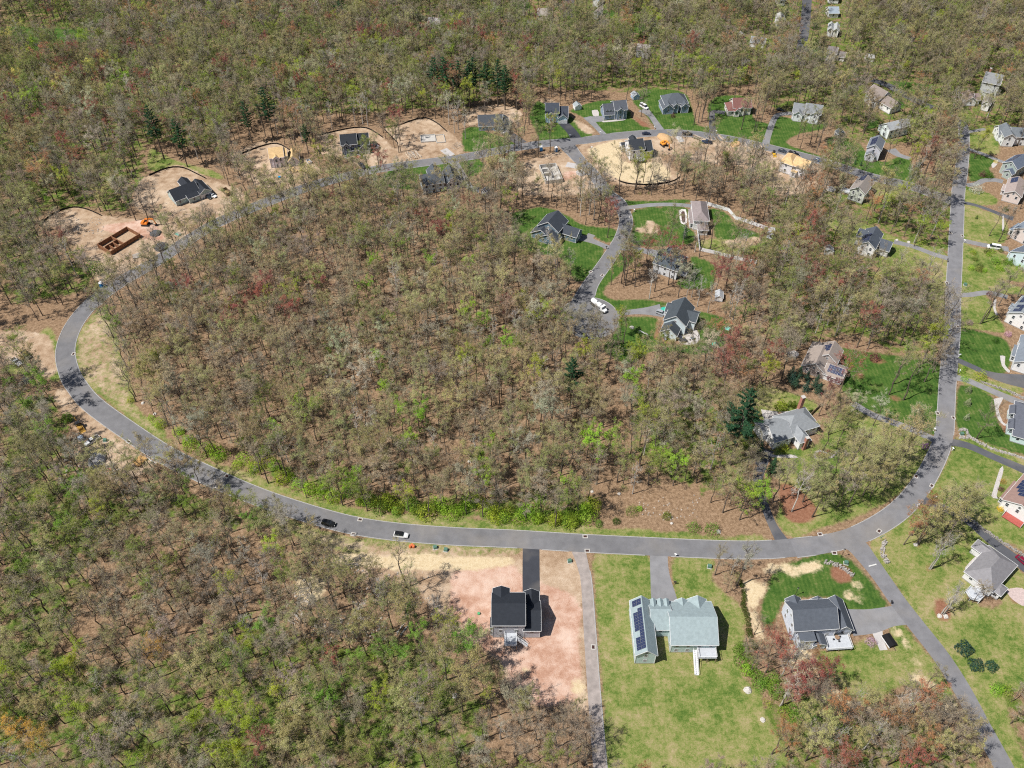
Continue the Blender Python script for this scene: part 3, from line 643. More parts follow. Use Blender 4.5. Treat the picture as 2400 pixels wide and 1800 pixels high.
def solar(root, W, side, u0, v0, cols, rows, skip=(), pw=1.0, ph=1.65, pad=.06):
    x0, x1, y0, y1, ev, ax, pi_ = W[:7]; half, rz = wing_geo(W)
    if not PANEL:
        m = MB(); m.box(-.48, .48, -.8, .8, 0, .05); m.box(-.45, -.01, -.77, -.01, .05, .056, 1).box(.01, .45, -.77, -.01, .05, .056, 1).box(-.45, -.01, .01, .77, .05, .056, 1).box(.01, .45, .01, .77, .05, .056, 1)
        PANEL.append(m.mesh('solar_panel', [M_sframe, M_solar]))
    ang = math.atan(pi_)
    for r in range(rows):
        for c in range(cols):
            if (c, r) in skip: continue
            u = u0 + (c+.5)*pw; d = v0 + (r+.5)*ph; hz = d*math.cos(ang)       # d: distance up the slope from the eave
            z = ev + hz*pi_ + .2/math.cos(ang) + .09
            o = obj('solar_panel', PANEL[0], None, root)
            if ax == 'x':
                if side == 'f': o.location = (x0+u, y0+hz, z); o.rotation_euler = (ang, 0, 0)
                else: o.location = (x0+u, y1-hz, z); o.rotation_euler = (-ang, 0, 0)
            else:
                if side == 'l': o.location = (x0+hz, y0+u, z); o.rotation_euler = (0, -ang, math.pi/2) if False else Matrix.Rotation(-ang, 3, 'Y').to_4x4().to_euler(); o.rotation_euler = (Matrix.Rotation(-ang, 3, 'Y') @ Matrix.Rotation(-math.pi/2, 3, 'Z')).to_euler()
                else: o.location = (x1-hz, y0+u, z); o.rotation_euler = (Matrix.Rotation(ang, 3, 'Y') @ Matrix.Rotation(math.pi/2, 3, 'Z')).to_euler()
            o.scale = (pw*.99, ph/1.65*.99, 1)
def dormer(root, x, y, z, wd, dp, ht, wallmat, roofmat, back=False):
    s = 1 if back else -1                                            # front faces -y, or +y when back
    w_ = MB(); w_.box(x-wd/2, x+wd/2, min(y, y-s*dp), max(y, y-s*dp), z, z+ht)
    pk = z+ht+wd*.42; v = [(x-wd/2, y, z+ht), (x+wd/2, y, z+ht), (x, y, pk), (x-wd/2, y-s*dp, z+ht), (x+wd/2, y-s*dp, z+ht), (x, y-s*dp, pk)]
    w_.add(v, [(0,1,2), (5,4,3), (0,2,5,3), (1,4,5,2), (0,3,4,1)]); o = w_.build('dormer', wallmat, root)
    r = MB()
    for sg in (-1, 1):
        sec = [(x+sg*(wd/2+.2), z+ht-.17), (x, pk), (x, pk+.12), (x+sg*(wd/2+.2), z+ht-.05)]
        r.add([(a, yy, b) for yy in (y+s*.2, y-s*dp) for a, b in sec], [(0,1,2,3), (7,6,5,4)] + [(k,(k+1)%4,4+(k+1)%4,4+k) for k in range(4)])
    r.build('dormer_roof', roofmat, o)
    if not back: f, p = win_mesh(.8, 1.0, (.8, 1.0)); q = obj('window', f, None, o, (x, y-.02, z+ht*.55)); obj('pane', p, None, q)
HOUSES = []
def house(name, label, a, b, wings, wall, roof, frac=True, winrows=True, garage=(), door=None, chimney=None, rz=None, cat='house', wmat=None, rmat=None, group=None, nowin=(), ov=.4, trim=M_trim):
    A = a if isinstance(a, Vector) else gp(*a)
    if rz is None:
        B = b if isinstance(b, Vector) else gp(*b); d = B - A; rz = math.atan2(d.y, d.x); L = d.length
    else: L = 1.0
    if not frac: L = 1.0
    wings = [(W[0]*L, W[1]*L, *W[2:]) for W in wings]
    root = thing(name, label, cat, (A.x, A.y, 0), rz, group)
    wm = wmat or wallm(wall); rm = rmat or roofm(roof); rot = Matrix.Rotation(rz, 3, 'Z')
    for W in wings: build_wing(root, W, wm, rm, trim, ov)
    def inside(x, y, skipi, z):
        for i, Q in enumerate(wings):
            if i != skipi and Q[0]-.3 < x < Q[1]+.3 and Q[2]-.3 < y < Q[3]+.3 and Q[4] > z-1: return True
        return False
    faces = {'f': ((0, -1), 0.0), 'r': ((1, 0), math.pi/2), 'b': ((0, 1), math.pi), 'l': ((-1, 0), -math.pi/2)}
    for wi, W in enumerate(wings):
        x0, x1, y0, y1, ev = W[:5]
        for fk, (n, fr) in faces.items():
            nw = rot @ Vector((n[0], n[1], 0)); cd = (CAMV - A); cd.z = 0
            if nw.dot(cd.normalized()) < -.35 and fk != 'l': continue
            ln = (x1-x0) if fk in 'fb' else (y1-y0); fx = {'l': x0, 'r': x1}.get(fk); fy = {'f': y0, 'b': y1}.get(fk)
            g = [q for q in garage if q[0] == wi and q[1] == fk]
            if g:
                k = g[0][2]
                for j in range(k):
                    s = ln*(j+.5)/k if ln/k < 4.2 else ln/2 + (j-(k-1)/2)*3.1
                    p = (x0+s, fy-.04) if fk == 'f' else (x0+s, fy+.04) if fk == 'b' else (fx-.04 if fk == 'l' else fx+.04, y0+s)
                    obj('garage_door', gdoor_mesh(), None, root, (*p, .05), fr)
            if not winrows or (wi, fk) in nowin or ev < 2.2: continue
            nn = max(1, int((ln-.6)/3.1)); fl = max(1, int((ev+.5)/2.8))
            for k in range(fl):
                if g and k == 0: continue
                z = ev - (fl-1-k)*2.8 - 1.25
                for j in range(nn):
                    s = ln*(j+.5)/nn
                    if fk == 'f': p = (x0+s, y0-.005)
                    elif fk == 'b': p = (x1-s, y1+.005)
                    elif fk == 'l': p = (x0-.005, y0+s)
                    else: p = (x1+.005, y0+s)
                    if inside(p[0]+n[0]*.5, p[1]+n[1]*.5, wi, z): continue
                    if door and door[:2] == (wi, fk) and k == 0 and j == nn//2:
                        obj('door', door_mesh(), None, root, (*p, .1), fr); continue
                    add_window(root, *p, z, fr)
            if W[5] != 'h' and ((W[5] == 'x' and fk in 'lr') or (W[5] == 'y' and fk in 'fb')):
                half, rzz = wing_geo(W)
                if rzz - ev > 2.2:
                    p = (fx+n[0]*.005, (y0+y1)/2) if fk in 'lr' else ((x0+x1)/2, fy+n[1]*.005)
                    if not inside(p[0]+n[0]*.5, p[1]+n[1]*.5, wi, ev+.8): add_window(root, *p, ev+.55, fr, .8, 1.0)
    if chimney:
        for cx, cy, cw, ch in [chimney] if not isinstance(chimney, list) else chimney:
            c = MB(); c.box(cx-cw/2, cx+cw/2, cy-cw/2, cy+cw/2, 0, ch); c.box(cx-cw/2-.08, cx+cw/2+.08, cy-cw/2-.08, cy+cw/2+.08, ch, ch+.2, 1); c.build('chimney', [M_brick, M_conc], root)
    for W in wings:
        for u in np.arange(W[0], W[1]+.1, 2.0):
            for v in np.arange(W[2], W[3]+.1, 2.0):
                q = rot @ Vector((u, v, 0)); block(A.x+q.x, A.y+q.y, 4.2)
    xa, xb, ya = min(W[0] for W in wings), max(W[1] for W in wings), min(W[2] for W in wings)
    for u in np.arange(xa, xb+.1, 2.0):
        q = A + rot @ Vector((u, ya, 0)); dv = Vector((-q.x, -q.y, 0)).normalized()
        for k in range(2, 15 if q.y < 330 else 18, 2): block(q.x+dv.x*k, q.y+dv.y*k, 2.4)
    HOUSES.append((root, wings)); return root, wings
GREY = (.42, .44, .48); WHITE = (.78, .79, .79); DKROOF = (.028, .033, .043); SLATE = (.085, .1, .125); MIDR = (.16, .18, .2); LTR = (.3, .34, .36)

h, W = house('house', 'dark roofed grey house with rear deck on bare pink soil', (1155.6, 1494), (1228, 1494), [(0, 1, 0, 10.2, 8.2, 'x', .58), (1.0, 1.5, -.05, 9.2, 5.0, 'x', .62), (1.03, 1.47, 5, 12.4, 5.05, 'y', .72), (.02, .5, 6, 11.6, 8.25, 'y', .55), (-.07, 0, .6, 3.4, 5.6, 'f', 0)], (.4, .41, .45), DKROOF, nowin=((1, 'r'),))
deck(h, 3.4, 7.2, -4.2, -.05, 2.9, M_greyd, ((7.2, -1.6), (10.4, -2.6), 1.1))
h, W = house('house', 'large pale green house with solar panelled barn wing and rear deck', gp(1486.8, 1555), None, [(0, 5.8, 0, 17, 6.0, 'y', .93), (10.9, 24.2, 3.5, 17.0, 5.4, 'x', .52), (5.6, 11.1, 8.6, 18, 4.9, 'x', .66), (17.6, 23.0, 9.5, 18.0, 5.0, 'y', .75), (13.8, 17.4, 11, 17.6, 5.0, 'y', .75)], (.42, .52, .52), (.3, .37, .385), rz=0.0, garage=((2, 'b', 3),))
solar(h, W[0], 'l', .7, 1.9, 16, 1, ((13,0),)); solar(h, W[0], 'l', .7, .25, 16, 1, ((4,0), (5,0), (12,0), (13,0)))
for x in (6.6, 8.7, 10.6): dormer(h, x, 17.2, 5.3, 1.4, 3.6, 1.5, wallm((.62, .7, .7)), roofm((.3, .37, .385)), True)
deck(h, 18.6, 24.0, .2, 3.45, 2.9, M_greyd, ((17.9, 2.9), (17.9, -3.6), 1.15))
h, W = house('house', 'blue grey two storey house with white deck beside the paved drive', gp(1852, 1501), None, [(0, 12.8, 0, 9.2, 6.5, 'x', .74), (12.8, 18.4, .5, 10.2, 3.6, 'y', .95), (.9, 5.4, -3.2, .0, 5.6, 'f', 0), (5.5, 9.2, -3.3, -.02, 3.0, 'y', .55), (.6, 4.6, 5.5, 10.4, 5.9, 'y', .8), (8.5, 11.8, 6, 10.2, 5.0, 'y', .8)], (.5, .54, .62), (.1, .115, .14), rz=math.radians(4))
deck(h, 9.4, 17.2, -4.6, -.1, 1.6)
h, W = house('house', 'taupe hip roofed house with six sided deck by the cut trees', Vector((149.2, 135.7, 0)), None, [(0, 14.4, 0, 9, 3.7, 'h', .72), (10.5, 14.0, 6, 12.4, 3.5, 'h', .7), (1.0, 4.6, -2.2, .1, 3.2, 'h', .6)], (.62, .62, .63), (.24, .235, .25), rz=math.radians(40))
g = MB(); g.prism([(-3.2+2.7*math.cos(k*math.pi/3), 3.2+2.7*math.sin(k*math.pi/3)) for k in range(6)], 1.1, 1.3); g.build('deck', M_greyd, h)
for k in range(6):
    t, u = k*math.pi/3, (k+1)*math.pi/3; p, q = (-3.2+2.65*math.cos(t), 3.2+2.65*math.sin(t)), (-3.2+2.65*math.cos(u), 3.2+2.65*math.sin(u))
    r = MB(); r.bar((*p, 2.2), (*q, 2.2), .1, .1); r.bar((*p, 1.45), (*q, 1.45), .08, .08); r.box(p[0]-.08, p[0]+.08, p[1]-.08, p[1]+.08, -.1, 2.2); r.build('railing', M_trim, h)
h, W = house('house', 'white house with brown roof and blue solar panels at the right edge', (2339, 1189), (2396, 1225), [(0, 1.25, 0, 17, 4.6, 'y', .5), (-.14, 0, 2, 12, 2.7, 'f', 0)], (.83, .83, .82), (.3, .2, .175))
solar(h, W[0], 'l', 3.6, .7, 5, 4, ((0,0), (0,1), (1,0)), 1.7, 1.0); deck(h, 2.5, 9, -3, -.05, .5, pmat('red_deck', (.4, .1, .08), .7), skip='f')
h, W = house('house', 'light blue house with dark grey hip roof beside the three blossoming trees', (2366, 1034), (2406, 1046), [(0, 2.0, 0, 18, 3.6, 'h', .6), (-.28, .1, 3, 7.6, 3.3, 'y', .8), (-.28, .1, 11, 15, 3.3, 'y', .8)], (.55, .68, .78), (.12, .13, .16))
h, W = house('house', 'grey slate roofed house with tall brick chimney and side garages', gp(1810, 1054), None, [(0, 7, 0, 9.6, 4.6, 'x', .62), (6, 19, 1.2, 10.4, 4.7, 'h', .8), (8.6, 12.6, -3.2, 5, 4.4, 'h', .9), (-1.6, 3, 4.6, 10.2, 4.2, 'x', .62)], (.76, .76, .75), (.27, .29, .31), rz=math.radians(20), garage=((0, 'l', 1), (3, 'l', 1)), chimney=[(17.2, 10.9, 1.3, 10.6), (10.6, -3.6, 1.1, 6.4)])
h, W = house('house', 'beige house with black solar panels beside the dark spruce hedge', (1876, 869.5), (1962, 901), [(0, .6, 0, 11, 3.4, 'y', .75), (.58, 1.06, .1, 7.6, 3.0, 'x', .62), (.24, .78, 6.5, 14.5, 4.6, 'y', .75), (.0, .3, 9, 14.6, 3.2, 'y', .6)], (.36, .31, .285), (.33, .28, .25), garage=((1, 'f', 2),))
solar(h, W[1], 'f', .8, .9, 6, 2, (), 1.0, 1.6); solar(h, W[2], 'l', 2.2, 1.2, 4, 2, ((0, 0),), 1.0, 1.6)
h, W = house('house', 'white gable house with slate roof at the long drive from the right road', (2005, 594.6), (2042, 606.5), [(0, 1, 0, 12.5, 5.8, 'y', .7), (1, 1.75, 4.5, 11.5, 3.6, 'x', .75), (-.35, .1, 6.5, 12.6, 5.0, 'x', .6)], WHITE, SLATE, garage=((1, 'r', 1),))
solar(h, W[0], 'l', .8, .8, 6, 2, (), 1.0, 1.6)
h, W = house('house', 'beige gabled house with pale blue roof and front walk, right of the road', (2367, 557), (2394, 571), [(0, 1.5, 0, 13, 5.4, 'y', .62), (-.4, 0, 1.5, 9, 2.8, 'f', 0)], (.56, .5, .47), (.2, .24, .29))
h, W = house('house', 'pale blue house with blue roof behind the parked white truck', (2360, 611), (2402, 638), [(0, 1.3, 0, 13, 5.2, 'y', .6), (-.2, .05, 2, 8, 2.8, 'f', 0)], (.5, .6, .66), (.13, .155, .2))
h, W = house('house', 'white house with two black solar arrays on its left roof slope', (2353, 754), (2391, 772), [(0, 1.35, 0, 14, 5.2, 'y', .62), (-.16, .2, 4, 8, 4.2, 'x', .7)], (.7, .73, .76), (.24, .27, .3))
solar(h, W[0], 'l', .6, .9, 5, 2, ((2,0),), 1.1, 1.6); solar(h, W[0], 'l', 8.2, .5, 5, 2, (), 1.1, 1.6)
h, W = house('house', 'bright white house with grey blue roof and curved front walk', (2368, 866.5), (2408, 880), [(0, 1.6, 0, 17, 4.6, 'y', .6), (-.2, 0, 5, 12, 2.9, 'f', 0), (.0, .5, 8, 12, 4.8, 'x', .8)], (.85, .86, .86), (.2, .23, .27))
h, W = house('house', 'sage green gabled house with white trim and solar roof', (2341, 404.5), (2370, 418.5), [(0, 1.1, 0, 11, 5.8, 'y', .7), (.45, 1.05, -2.6, .2, 3.6, 'y', .75)], (.3, .36, .33), (.13, .16, .22))
solar(h, W[0], 'l', 1, .8, 8, 2, ((3,0), (4,0)), 1.1, 1.6)
h, W = house('house', 'tan roofed pinkish house behind shrubs, solar panels at its top', (2346, 470), (2379, 479), [(0, 1.15, 0, 14, 4.6, 'y', .6), (-.2, .1, 5, 10, 3, 'x', .6)], (.6, .53, .5), (.36, .3, .28))
solar(h, W[0], 'l', 8.6, .9, 5, 2, (), 1.0, 1.6)
house('house', 'large pale grey house half hidden by bare trees at the right edge', (2345, 343), (2392, 346), [(0, .55, 0, 11, 5.6, 'y', .7), (.4, 1.2, 2, 10, 5.2, 'x', .7), (-.1, .3, 5, 13, 4.2, 'x', .7)], (.66, .68, .7), MIDR)
h, W = house('house', 'lavender grey gable house with solar roof and white patio', (2024.8, 370), (2056, 377.5), [(0, 1, 0, 10, 6.2, 'y', .72), (.08, .7, -2.4, .1, 3.4, 'y', .8)], (.5, .5, .56), (.17, .19, .22), ov=.35)
solar(h, W[0], 'l', 1, .8, 7, 2, (), 1.0, 1.6)
house('house', 'pale blue gable house with light grey roof above the solar gable house', (2060, 313.6), (2078, 327), [(0, 1, 0, 13, 5.6, 'y', .7), (-.5, 0, 1.5, 5, 3, 'f', 0)], (.62, .72, .76), (.36, .38, .4))
house('house', 'brown roofed white house among trees below the grey side street', (2024, 237), (2064, 260), [(0, .75, 0, 10, 5.4, 'x', .65), (.75, 1.4, 1, 9, 4.0, 'x', .65), (.4, .75, -1.8, 4, 5.3, 'y', .7)], WHITE, (.25, .21, .19))
house('house', 'white two part house with grey roof above the curved drive', (1854, 280.7), (1917, 290), [(0, .42, 0, 9, 4.6, 'x', .7), (.44, 1, -.6, 9, 5.8, 'x', .6), (.05, .36, -1.2, 4, 4.4, 'y', .8), (.66, .95, -1.3, 3, 5.7, 'y', .7)], (.64, .66, .69), (.22, .235, .25))
h, W = house('house', 'pale green gable house with weathered roof and white side deck', (1985.6, 466.5), (2019, 478), [(0, 1, 0, 12, 5.8, 'y', .68)], (.5, .53, .48), (.28, .25, .23))
solar(h, W[0], 'l', 7.0, .8, 5, 2, ((0,0),), 1.0, 1.6); deck(h, -5, -.1, 3.5, 7.5, .9, M_greyd, skip='r')
M_wrap = pmat('house_wrap', (.74, .74, .77), .6, .05)
house('house', 'unfinished white wrapped house with bare plywood roof by parked cars', (1823.6, 401), (1882, 421.5), [(0, .48, 0, 9.5, 5.8, 'h', .75), (.46, 1, .6, 8.6, 5.6, 'x', .68), (.5, .7, -1.3, 2, 3.0, 'f', 0)], WHITE, DKROOF, wmat=M_wrap, rmat=M_ply)
house('house', 'far grey green house with white deck in the trees, upper right', (2293.6, 218), (2331.6, 226), [(0, 1, 0, 11, 7.0, 'x', .6), (.2, .8, -3, .1, 2.6, 'f', 0)], (.46, .48, .46), (.24, .25, .26), chimney=(1.4, 7, 1, 12))
house('house', 'small brown roofed house at the end of the upper right drive', (2261, 248), (2283, 249), [(0, 1, 0, 8, 3.4, 'y', .8), (1, 1.5, 2, 8, 3, 'x', .7)], WHITE, (.26, .2, .19))
house('house', 'small white gable house beside the brown roofed one, upper right', (2296, 258), (2313, 262), [(0, 1, 0, 9, 4.2, 'y', 1.0)], WHITE, (.34, .31, .29))
house('house', 'white garage house right of the far dark road', (1934, 142.5), (1968, 148), [(0, .6, 0, 8, 5.0, 'x', .6), (.6, 1.2, 2, 8, 3, 'x', .6)], WHITE, (.2, .18, .18), garage=((0, 'f', 1),))
house('house', 'white twin gabled house beside round green trees, far right', (1937, 85.5), (1961, 88.5), [(0, .45, 0, 9, 4.6, 'y', .9), (.55, 1, 0, 9, 4.6, 'y', .9)], WHITE, (.4, .42, .42))
house('house', 'far pale ranch house with blue roof right of the top road', (1941, 41.5), (1963, 41.5), [(0, 1, 0, 8, 3, 'x', .6)], WHITE, (.3, .36, .42))
house('house', 'topmost pale house right of the far road', (1941, 8), (1963, 9), [(0, 1, 0, 8, 3.6, 'x', .6)], WHITE, (.36, .37, .38))
house('house', 'small white house left of the far dark road', (1820, 66.5), (1837, 67), [(0, 1, 0, 9, 5, 'y', .8)], WHITE, (.42, .42, .42))
house('house', 'topmost white house left of the far road', (1821.7, 13.5), (1838, 13.5), [(0, 1, 0, 8, 4, 'x', .6)], (.82, .82, .82), (.5, .5, .5))
house('house', 'light blue two storey house with grey double garage and steep drive', (1279, 288), (1330, 288), [(0, .57, 0, 10, 6.0, 'x', .62), (.57, 1, .4, 9, 3.8, 'x', .8), (.58, .98, -.9, 5, 3.5, 'y', .85), (.1, .36, -.7, 4, 5.6, 'y', .75)], (.45, .6, .72), (.055, .065, .085), garage=((2, 'f', 2),))
h, W = house('house', 'navy fronted colonial with white side, dormers and broad lawn', (1416, 281.8), (1467, 277.6), [(0, .5, 0, 8.5, 3.3, 'x', .95), (.46, 1, -.5, 9, 5.8, 'x', .6), (.56, .84, -1.0, 4, 5.7, 'y', .8)], (.2, .25, .34), (.09, .1, .12), nowin=((0, 'l'),))
for x in (1.5, 3.4, 5.2): dormer(h, x, 1.0, 3.6, 1.2, 2.4, 1.2, wallm(WHITE), roofm((.09, .1, .12)))
h, W = house('house', 'navy house with many white trimmed front gables and hip roof', (1553, 268.8), (1612, 265.2), [(0, .4, 0, 9, 3.6, 'y', .85), (.1, 1, 2.4, 12, 5.0, 'h', .75), (.42, .6, .6, 5, 4.8, 'y', .9), (.72, 1.0, .2, 6, 4.2, 'y', .85)], (.2, .26, .36), (.1, .115, .135))
house('house', 'cream house with red brown roof among tall trees', (1705.7, 273.2), (1758, 272), [(0, .36, .4, 9, 3.4, 'h', .8), (.22, 1, 1.2, 10, 4.6, 'x', .75), (.26, .46, -.8, 4, 3.6, 'y', .9), (.5, .68, .2, 4, 4.8, 'y', .85)], (.64, .6, .54), (.21, .1, .088), nowin=((1, 'r'),))
h, W = house('house', 'grey house with charcoal roof and white rear deck on pale bare lot', (1476, 376.8), (1527, 371), [(0, .62, 0, 9.6, 6.2, 'x', .62), (.62, 1, .4, 9, 4.6, 'x', .75), (.22, .5, 6, 12, 6.25, 'y', .65), (-.14, .08, 8.6, 13, 3, 'x', .6)], (.62, .63, .66), (.04, .046, .056), nowin=((1, 'l'),))
deck(h, 3.2, 7.4, -3.6, -.05, 1.5)
h, W = house('house', 'charcoal two storey house with front gables on raw dirt lot', (803.8, 363.5), (867, 358), [(0, .56, 0, 9.4, 6.0, 'x', .66), (.56, 1, 1.0, 10, 4.6, 'x', .85), (.62, 1, -.8, 6, 3.2, 'y', .95), (.06, .3, -.7, 5, 5.6, 'y', .9), (.24, .62, -1.6, 0, 2.9, 'f', 0)], (.17, .19, .23), (.03, .034, .042), garage=((2, 'f', 2),))
M_osb = pmat('wall_sheathing', (.78, .72, .76), .8, .1, 1.2)
h, W = house('house', 'half framed house with open plywood roof and window holes', (636.6, 394), (702.8, 386.5), [(0, .5, 0, 9, 5.6, 'x', .7), (.5, .62, 1.2, 8, 5.4, 'x', .66), (.62, 1, -.5, 7.5, 2.9, 'y', .95), (.12, .34, -.6, 4, 5.5, 'y', .8)], WHITE, DKROOF, wmat=M_osb, rmat=M_ply, garage=(), ov=.25, trim=M_osb)
tr = MB()
for k in range(9):
    x = 10.8+k*.75; tr.bar((x, 6, 3.2), (x+.1, 8.6, 6.4), .12, .2); tr.bar((x, 10.6, 3.2), (x+.1, 8.6, 6.4), .12, .2); tr.bar((x, 6, 3.2), (x, 10.6, 3.2), .1, .18)
tr.build('roof_truss', M_ply, h)
house('house', 'long low house with blue garage gable and white side wall', (1123, 307), (1192, 305), [(0, .78, 0, 9.2, 3.1, 'x', .8), (.74, 1.0, -3.4, 8, 3.0, 'y', .75), (.5, .64, -1.0, 4, 2.9, 'y', .8)], (.26, .44, .62), (.075, .085, .1), garage=((1, 'f', 2),), nowin=((1, 'l'),))
house('house', 'light blue house with dark slate gables seen from behind, trees in front', (993, 456), (1090, 441), [(0, .5, 0, 9, 5.4, 'x', .66), (.22, .5, 5, 13, 5.3, 'y', .9), (.58, .92, .5, 11, 4.0, 'y', .95), (.48, .6, 1, 8, 4.4, 'x', .7)], (.52, .62, .68), (.085, .098, .115))
h, W = house('house', 'teal sided ranch with black roof and front garage on dirt lot', (415.6, 483.8), (493.6, 454), [(0, .72, 0, 9.6, 3.2, 'x', .72), (.68, 1, -1.8, 8.6, 3.1, 'y', .7), (.34, .64, -1.8, 1.5, 3.0, 'x', .5), (.46, .72, 7, 15, 3.15, 'y', .7)], (.34, .44, .44), DKROOF, garage=((1, 'f', 2),))
h, W = house('house', 'dark blue house of stepped gables with white trim beside the side street', (1243, 559.6), (1303, 579.5), [(0, .72, 1.2, 5.5, 3.0, 'y', .62), (.34, 1, 0, 4.6, 2.9, 'y', .62), (.12, .9, 4.4, 14, 5.4, 'y', .72), (.86, 1.5, 7, 13, 3.6, 'x', .8)], (.1, .165, .22), (.055, .065, .082), garage=((3, 'r', 1),))
h, W = house('house', 'white house with brown hip roof inside the white fence', (1623, 538.6), (1656.5, 540), [(0, 1, 0, 15, 5.6, 'h', .75), (.3, .95, -4, .1, 3.2, 'h', .7), (-.2, .02, 1, 12, 2.8, 'f', 0)], (.82, .82, .84), (.27, .23, .23))
h, W = house('house', 'grey house with broad slate roof behind red budding trees', (1529.5, 637), (1583, 656.5), [(0, 1, 0, 11, 5.2, 'x', .62), (.1, .55, 6, 14, 5.1, 'y', .65)], (.52, .54, .57), (.075, .092, .112))
deck(h, 11, 14.2, 2.5, 6, 1.4, M_greyd)
h, W = house('house', 'pale blue house with slate roof and stone patio at the turning circle', (1547, 789.5), (1583, 800), [(0, 1, 0, 5, 3.2, 'y', .85), (-.06, 1.32, 4.9, 17, 5.4, 'y', .82), (.9, 1.75, 9, 15.5, 5.0, 'x', .6), (-.25, .3, 11, 16.5, 4.6, 'x', .7)], (.55, .64, .68), (.07, .085, .1))
MB().box(1.9, 3.0, -1.0, -.03, 0, 2.1).build('bulkhead', M_greyd, h)
# sheds
def shed(label, a, b, wall, roof, dp=3.2, ev=2.3, ax='y', cat='shed'):
    return house('shed', label, a, b, [(0, 1, 0, dp, ev, ax, .7)], wall, roof, winrows=False, cat=cat, ov=.2)
shed('white shed in the woods behind the pale blue house', (1675, 706), (1692, 708), WHITE, (.42, .44, .47), 4)
shed('white shed with small windows in the colonial\'s back lawn', (1348, 259.8), (1362, 257.5), WHITE, (.3, .34, .36), 3.5)
shed('blue shed at the edge of the upper back lawn', (1484, 235.5), (1498, 233.5), (.3, .42, .58), (.3, .32, .34), 4)
shed('small white shed under trees left of the white gable house', (1931, 597), (1950, 599), (.6, .6, .6), (.3, .3, .3), 3)
shed('dark blue shed above the row of young spruces', (1962, 324), (1979, 322), (.06, .08, .12), (.06, .075, .1), 3.4)
shed('small grey shed behind the trees at the end of a drive', (1128, 455), (1138, 460), (.62, .64, .68), (.2, .2, .22), 3)
shed('red shed far off among the trees', (1733, 91), (1743, 90), (.45, .05, .06), (.3, .3, .3), 3)
shed('far pale building between trees, top centre', (1259, 48), (1284, 49.5), (.6, .57, .5), (.33, .3, .27), 8, 3.5, 'x', 'building')
shed('long low white house with grey roof far behind the hip roofed houses', (1756, 110), (1789, 115), WHITE, (.24, .26, .28), 7, 2.9, 'x', 'house')
shed('white gable house at the very top beside the dark road', (1389, 16), (1401, 18), WHITE, (.4, .48, .54), 9, 4.5, 'y', 'house')
shed('narrow white house below the topmost gable house', (1391, 45), (1400, 47), WHITE, (.42, .36, .32), 9, 4.5, 'y', 'house')
shed('white house showing through the bare trees behind the upper houses', (1490, 134), (1518, 138), (.7, .7, .7), (.34, .32, .3), 7, 4.5, 'x', 'house')
shed('pale house hidden in the wood, top centre left', (1003, 66), (1030, 68), (.55, .53, .5), (.42, .4, .4), 7, 3, 'x', 'house')
shed('white building beside the houses at the far side street', (2028, 145), (2046, 146), (.8, .8, .8), (.4, .4, .4), 4, 2.6, 'x', 'building')

# ---------------------------------------------------------------- trees
def quads_mesh(P, sx, sy, rng, flat=0.0, cen=None, loose=.55):          # many small leaf-sized faces at points P, turned outward from cen
    n = len(P)
    if cen is None: cen = np.array([0, 0, P[:, 2].min()*.6+P[:, 2].mean()*.4])
    o = P-cen; o /= np.linalg.norm(o, axis=1)[:, None]+1e-9; o[:, 2] += flat; o += rng.normal(size=(n, 3))*loose; o /= np.linalg.norm(o, axis=1)[:, None]+1e-9
    a = rng.normal(size=(n, 3)); a -= (a*o).sum(1)[:, None]*o; a /= np.linalg.norm(a, axis=1)[:, None]+1e-9; b = np.cross(o, a)
    sz = rng.uniform(.6, 1.35, (n, 1)); A = a*sx*sz/2; B = b*sy*sz/2
    V = np.stack([P-A, P-B*.6, P+A, P+B], 1).reshape(-1, 3)
    return V, np.arange(4*n).reshape(n, 4)
def tree_mesh(name, V, Fq, mi, mats):
    me = bpy.data.meshes.new(name); me.vertices.add(len(V)); me.vertices.foreach_set('co', np.asarray(V, np.float32).ravel())
    nf = len(Fq); me.loops.add(nf*4); me.loops.foreach_set('vertex_index', np.asarray(Fq, np.int32).ravel())
    me.polygons.add(nf); me.polygons.foreach_set('loop_start', np.arange(0, nf*4, 4, dtype=np.int32)); me.polygons.foreach_set('material_index', np.asarray(mi, np.int32))
    for m in mats: me.materials.append(m)
    me.update(calc_edges=True); return me
class TB:
    def __init__(s): s.V = []; s.F = []; s.n = 0
    def limb(s, path, r0, r1, n):
        k = len(path); rings = []
        for i, p in enumerate(path):
            d = path[min(i+1, k-1)] - path[max(i-1, 0)]; d = d / (np.linalg.norm(d)+1e-9)
            u = np.array([0, 0, 1.]) if abs(d[2]) < .9 else np.array([1., 0, 0]); a = np.cross(d, u); a /= np.linalg.norm(a); b = np.cross(d, a)
            r = r0 + (r1-r0)*i/(k-1); t = np.arange(n)*2*np.pi/n
            rings.append(p + r*(np.cos(t)[:, None]*a + np.sin(t)[:, None]*b))
        s.V.append(np.concatenate(rings)); f = []
        for i in range(k-1):
            for j in range(n): f.append((s.n+i*n+j, s.n+i*n+(j+1) % n, s.n+(i+1)*n+(j+1) % n, s.n+(i+1)*n+j))
        s.F += f; s.n += k*n
